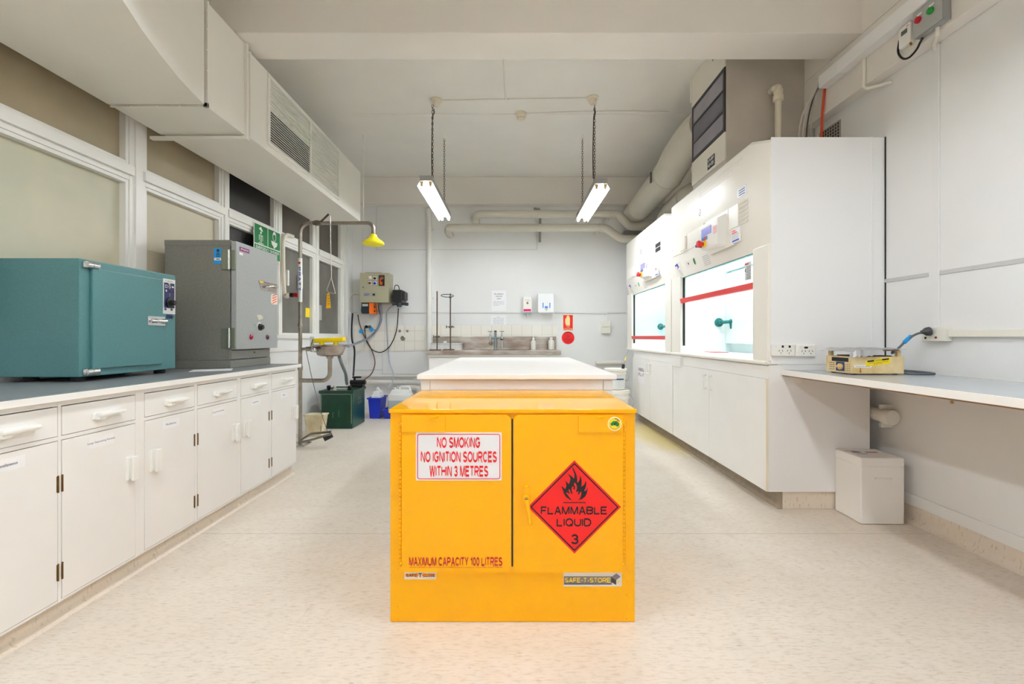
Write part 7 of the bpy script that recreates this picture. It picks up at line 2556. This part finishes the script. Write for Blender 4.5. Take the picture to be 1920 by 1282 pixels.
# ================================================================== fluorescent lights
TUBE = glow('fluorescent_glow', TUBE_COL, TUBE_POWER)
CHZ = ZC
def batten(xc, y0, y1, zt, side, label, name_group='hanging fluorescent lights'):
    """zt = top of the channel; side = -1/+1: the chains hang on that edge of the channel"""
    t = thing('fluorescent_light', (xc, (y0 + y1) / 2, zt), label, 'light', name_group)
    mb = MB()
    mb.box(xc - .062, xc + .062, y0, y1, zt - .050, zt, .003)
    mb.build('channel', grey_metal, t)
    mb = MB()
    prof = [(-.085, -.106), (-.058, -.0515), (.058, -.0515), (.085, -.106), (.082, -.106), (.056, -.0545), (-.056, -.0545), (-.082, -.106)]
    bm = mb.bm
    A = [bm.verts.new((xc + a, y0 - .004, zt + b)) for a, b in prof]
    B = [bm.verts.new((xc + a, y1 + .004, zt + b)) for a, b in prof]
    for i in range(8):
        bm.faces.new((A[i], A[(i + 1) % 8], B[(i + 1) % 8], B[i]))
    for R_ in (A, B):
        for q in ((0, 1, 6, 7), (1, 2, 5, 6), (2, 3, 4, 5)):
            bm.faces.new([R_[i] for i in q])
    bmesh.ops.recalc_face_normals(bm, faces=bm.faces[:])
    mb.build('reflector', M('reflector_white', (244, 244, 240), .3), t)
    for s in (-1, 1):
        MB().tube([(xc + s * .042, y0 + .03, zt - .090), (xc + s * .042, y1 - .03, zt - .090)], .0135, 12).build('tube', TUBE, t)
        for yy in (y0 + .014, y1 - .014):
            mb = MB()
            mb.hexa([(xc + s * .042 - .010, yy - .010, zt - .104), (xc + s * .042 + .010, yy - .010, zt - .104), (xc + s * .042 + .010, yy + .010, zt - .104), (xc + s * .042 - .010, yy + .010, zt - .104),
                     (xc + s * .042 - .018, yy - .014, zt - .058), (xc + s * .042 + .018, yy - .014, zt - .058), (xc + s * .042 + .018, yy + .014, zt - .058), (xc + s * .042 - .018, yy + .014, zt - .058)], .003)
            mb.build('lampholder', M('lampholder_tan', (196, 170, 126), .5), t)
    for yy in (y0 + .07, y0 + .85):
        mb = MB()
        x = xc + side * .052
        z = zt - .004
        k = 0
        while z < CHZ - .07:
            mb.ring((x, yy, z + .017), .0085, .0026, (1, 0, 0) if k % 2 else (0, 1, 0), 10, 5, 2.2, (0, 0, 1))
            z += .029
            k += 1
        mb.build('chain', chain_mat, t)
        mb = MB()
        mb.ring((x, yy, CHZ - .045), .018, .003, (0, 1, 0), 14, 6, 1.0, None, .8)
        mb.tube([(x, yy, CHZ - .03), (x, yy, CHZ - .0005)], .003, 6)
        mb.build('ceiling_hook', pvc, t)
    return t
L1 = batten(-.838, 4.43, 5.76, 2.655, 1, 'hanging twin-tube fluorescent light over the left side of the island bench')
L2 = batten(.872, 4.45, 5.74, 2.635, -1, 'hanging twin-tube fluorescent light over the right side of the island bench')
dup(L1, (0, -3.98, 0), 'hanging twin-tube fluorescent light above the yellow cabinet, on the window side')
dup(L2, (0, -3.98, 0), 'hanging twin-tube fluorescent light above the yellow cabinet, on the desk side')
dup(L1, (0, -7.5, 0), 'unseen twin-tube fluorescent light added behind the camera, on the window side')  # extra unseen pair, added to light the faces turned to the camera
dup(L2, (0, -7.5, 0), 'unseen twin-tube fluorescent light added behind the camera, on the desk side')

# flex beside the near chains
for xc, s, lab in ((-.838, 1, 'dark brown flex beside the near chain of the left fluorescent light'), (.872, -1, 'dark brown flex beside the near chain of the right fluorescent light')):
    x = xc + s * .052
    mb = MB()
    mb.tube([(x - .010, 4.535, 2.66), (x - .014, 4.535, 2.9), (x - .008, 4.535, 3.2), (x - .004, 4.535, 3.28), (x + .012, 4.54, 3.32), (x + .006, 4.545, 3.345), (x + .004, 4.55, 3.362)], .005, 8, True)
    tag(mb.build('light_flex', M('flex_brown', (70, 40, 34), .5)), lab, 'cable')
# ceiling roses
def rose(px, py, label):
    Y = (ZC - CAMZ) * FPX / (CY - py)
    p = P(px, py, Y)
    mb = MB()
    mb.lathe((p.x, p.y, ZC), [(.060, -.0005), (.058, -.012), (.040, -.02), (.038, -.05), (.022, -.062), (.018, -.075)], 24)
    return tag(mb.build('ceiling_rose', pvc_cream), label, 'ceiling rose', 'ceiling roses'), p
_, ra_ = rose(818, 187, 'cream ceiling rose above the left fluorescent light')
_, rb_ = rose(1111, 183, 'cream ceiling rose above the right fluorescent light')
mb = MB()
mx = P(949, 186, (ZC - CAMZ) * FPX / (CY - 186)).x
ym = (ra_.y + rb_.y) / 2
mb.tube([(ra_.x + .04, ra_.y, ZC - .008), (mx, ym, ZC - .008), (rb_.x - .04, rb_.y, ZC - .008)], .007, 8)
mb.tube([(mx, ym, ZC - .008), (mx - .01, 4.0, ZC - .008), (mx - .012, 3.6, ZC - .008), (mx - .02, 3.23, ZC - .008)], .009, 8)
tag(mb.build('ceiling_cable', ceil_paint), 'painted cable on the ceiling joining the two ceiling roses', 'cable')
# second painted cable following the ceiling joint
mb = MB()
mb.tube([(.12, 4.80, ZC - .008), (.6, 4.76, ZC - .008), (1.2, 4.74, ZC - .008), (1.64, 4.76, ZC - .008)], .007, 8, True)
tag(mb.build('ceiling_cable', ceil_paint), 'painted cable on the ceiling from the smoke detector to the right', 'cable')
# smoke detector
p = P(977, 219, (ZC - .04 - CAMZ) * FPX / (CY - 219))
sd_ = thing('smoke_detector', (p.x, p.y, ZC - .06), 'round cream smoke detector on the ceiling between the two lights', 'smoke detector')
mb = MB()
mb.lathe((p.x, p.y, ZC), [(.056, -.0005), (.056, -.022), (.050, -.026)], 28)
mb.build('base', pvc_cream, sd_)
mb = MB()
mb.lathe((p.x, p.y, ZC - .026), [(.050, 0), (.050, -.012), (.040, -.034), (.022, -.046), (.010, -.048)], 28)
mb.build('sensor_head', pvc_cream, sd_)
mb = MB()
for k, r_ in enumerate((.040, .030, .020)):
    mb.ring((p.x, p.y, ZC - .058 - k * .006), r_, .002, (0, 0, 1), 24, 5)
mb.build('sensor_slots', M('slot_shadow_grey', (120, 114, 104), .6), sd_)
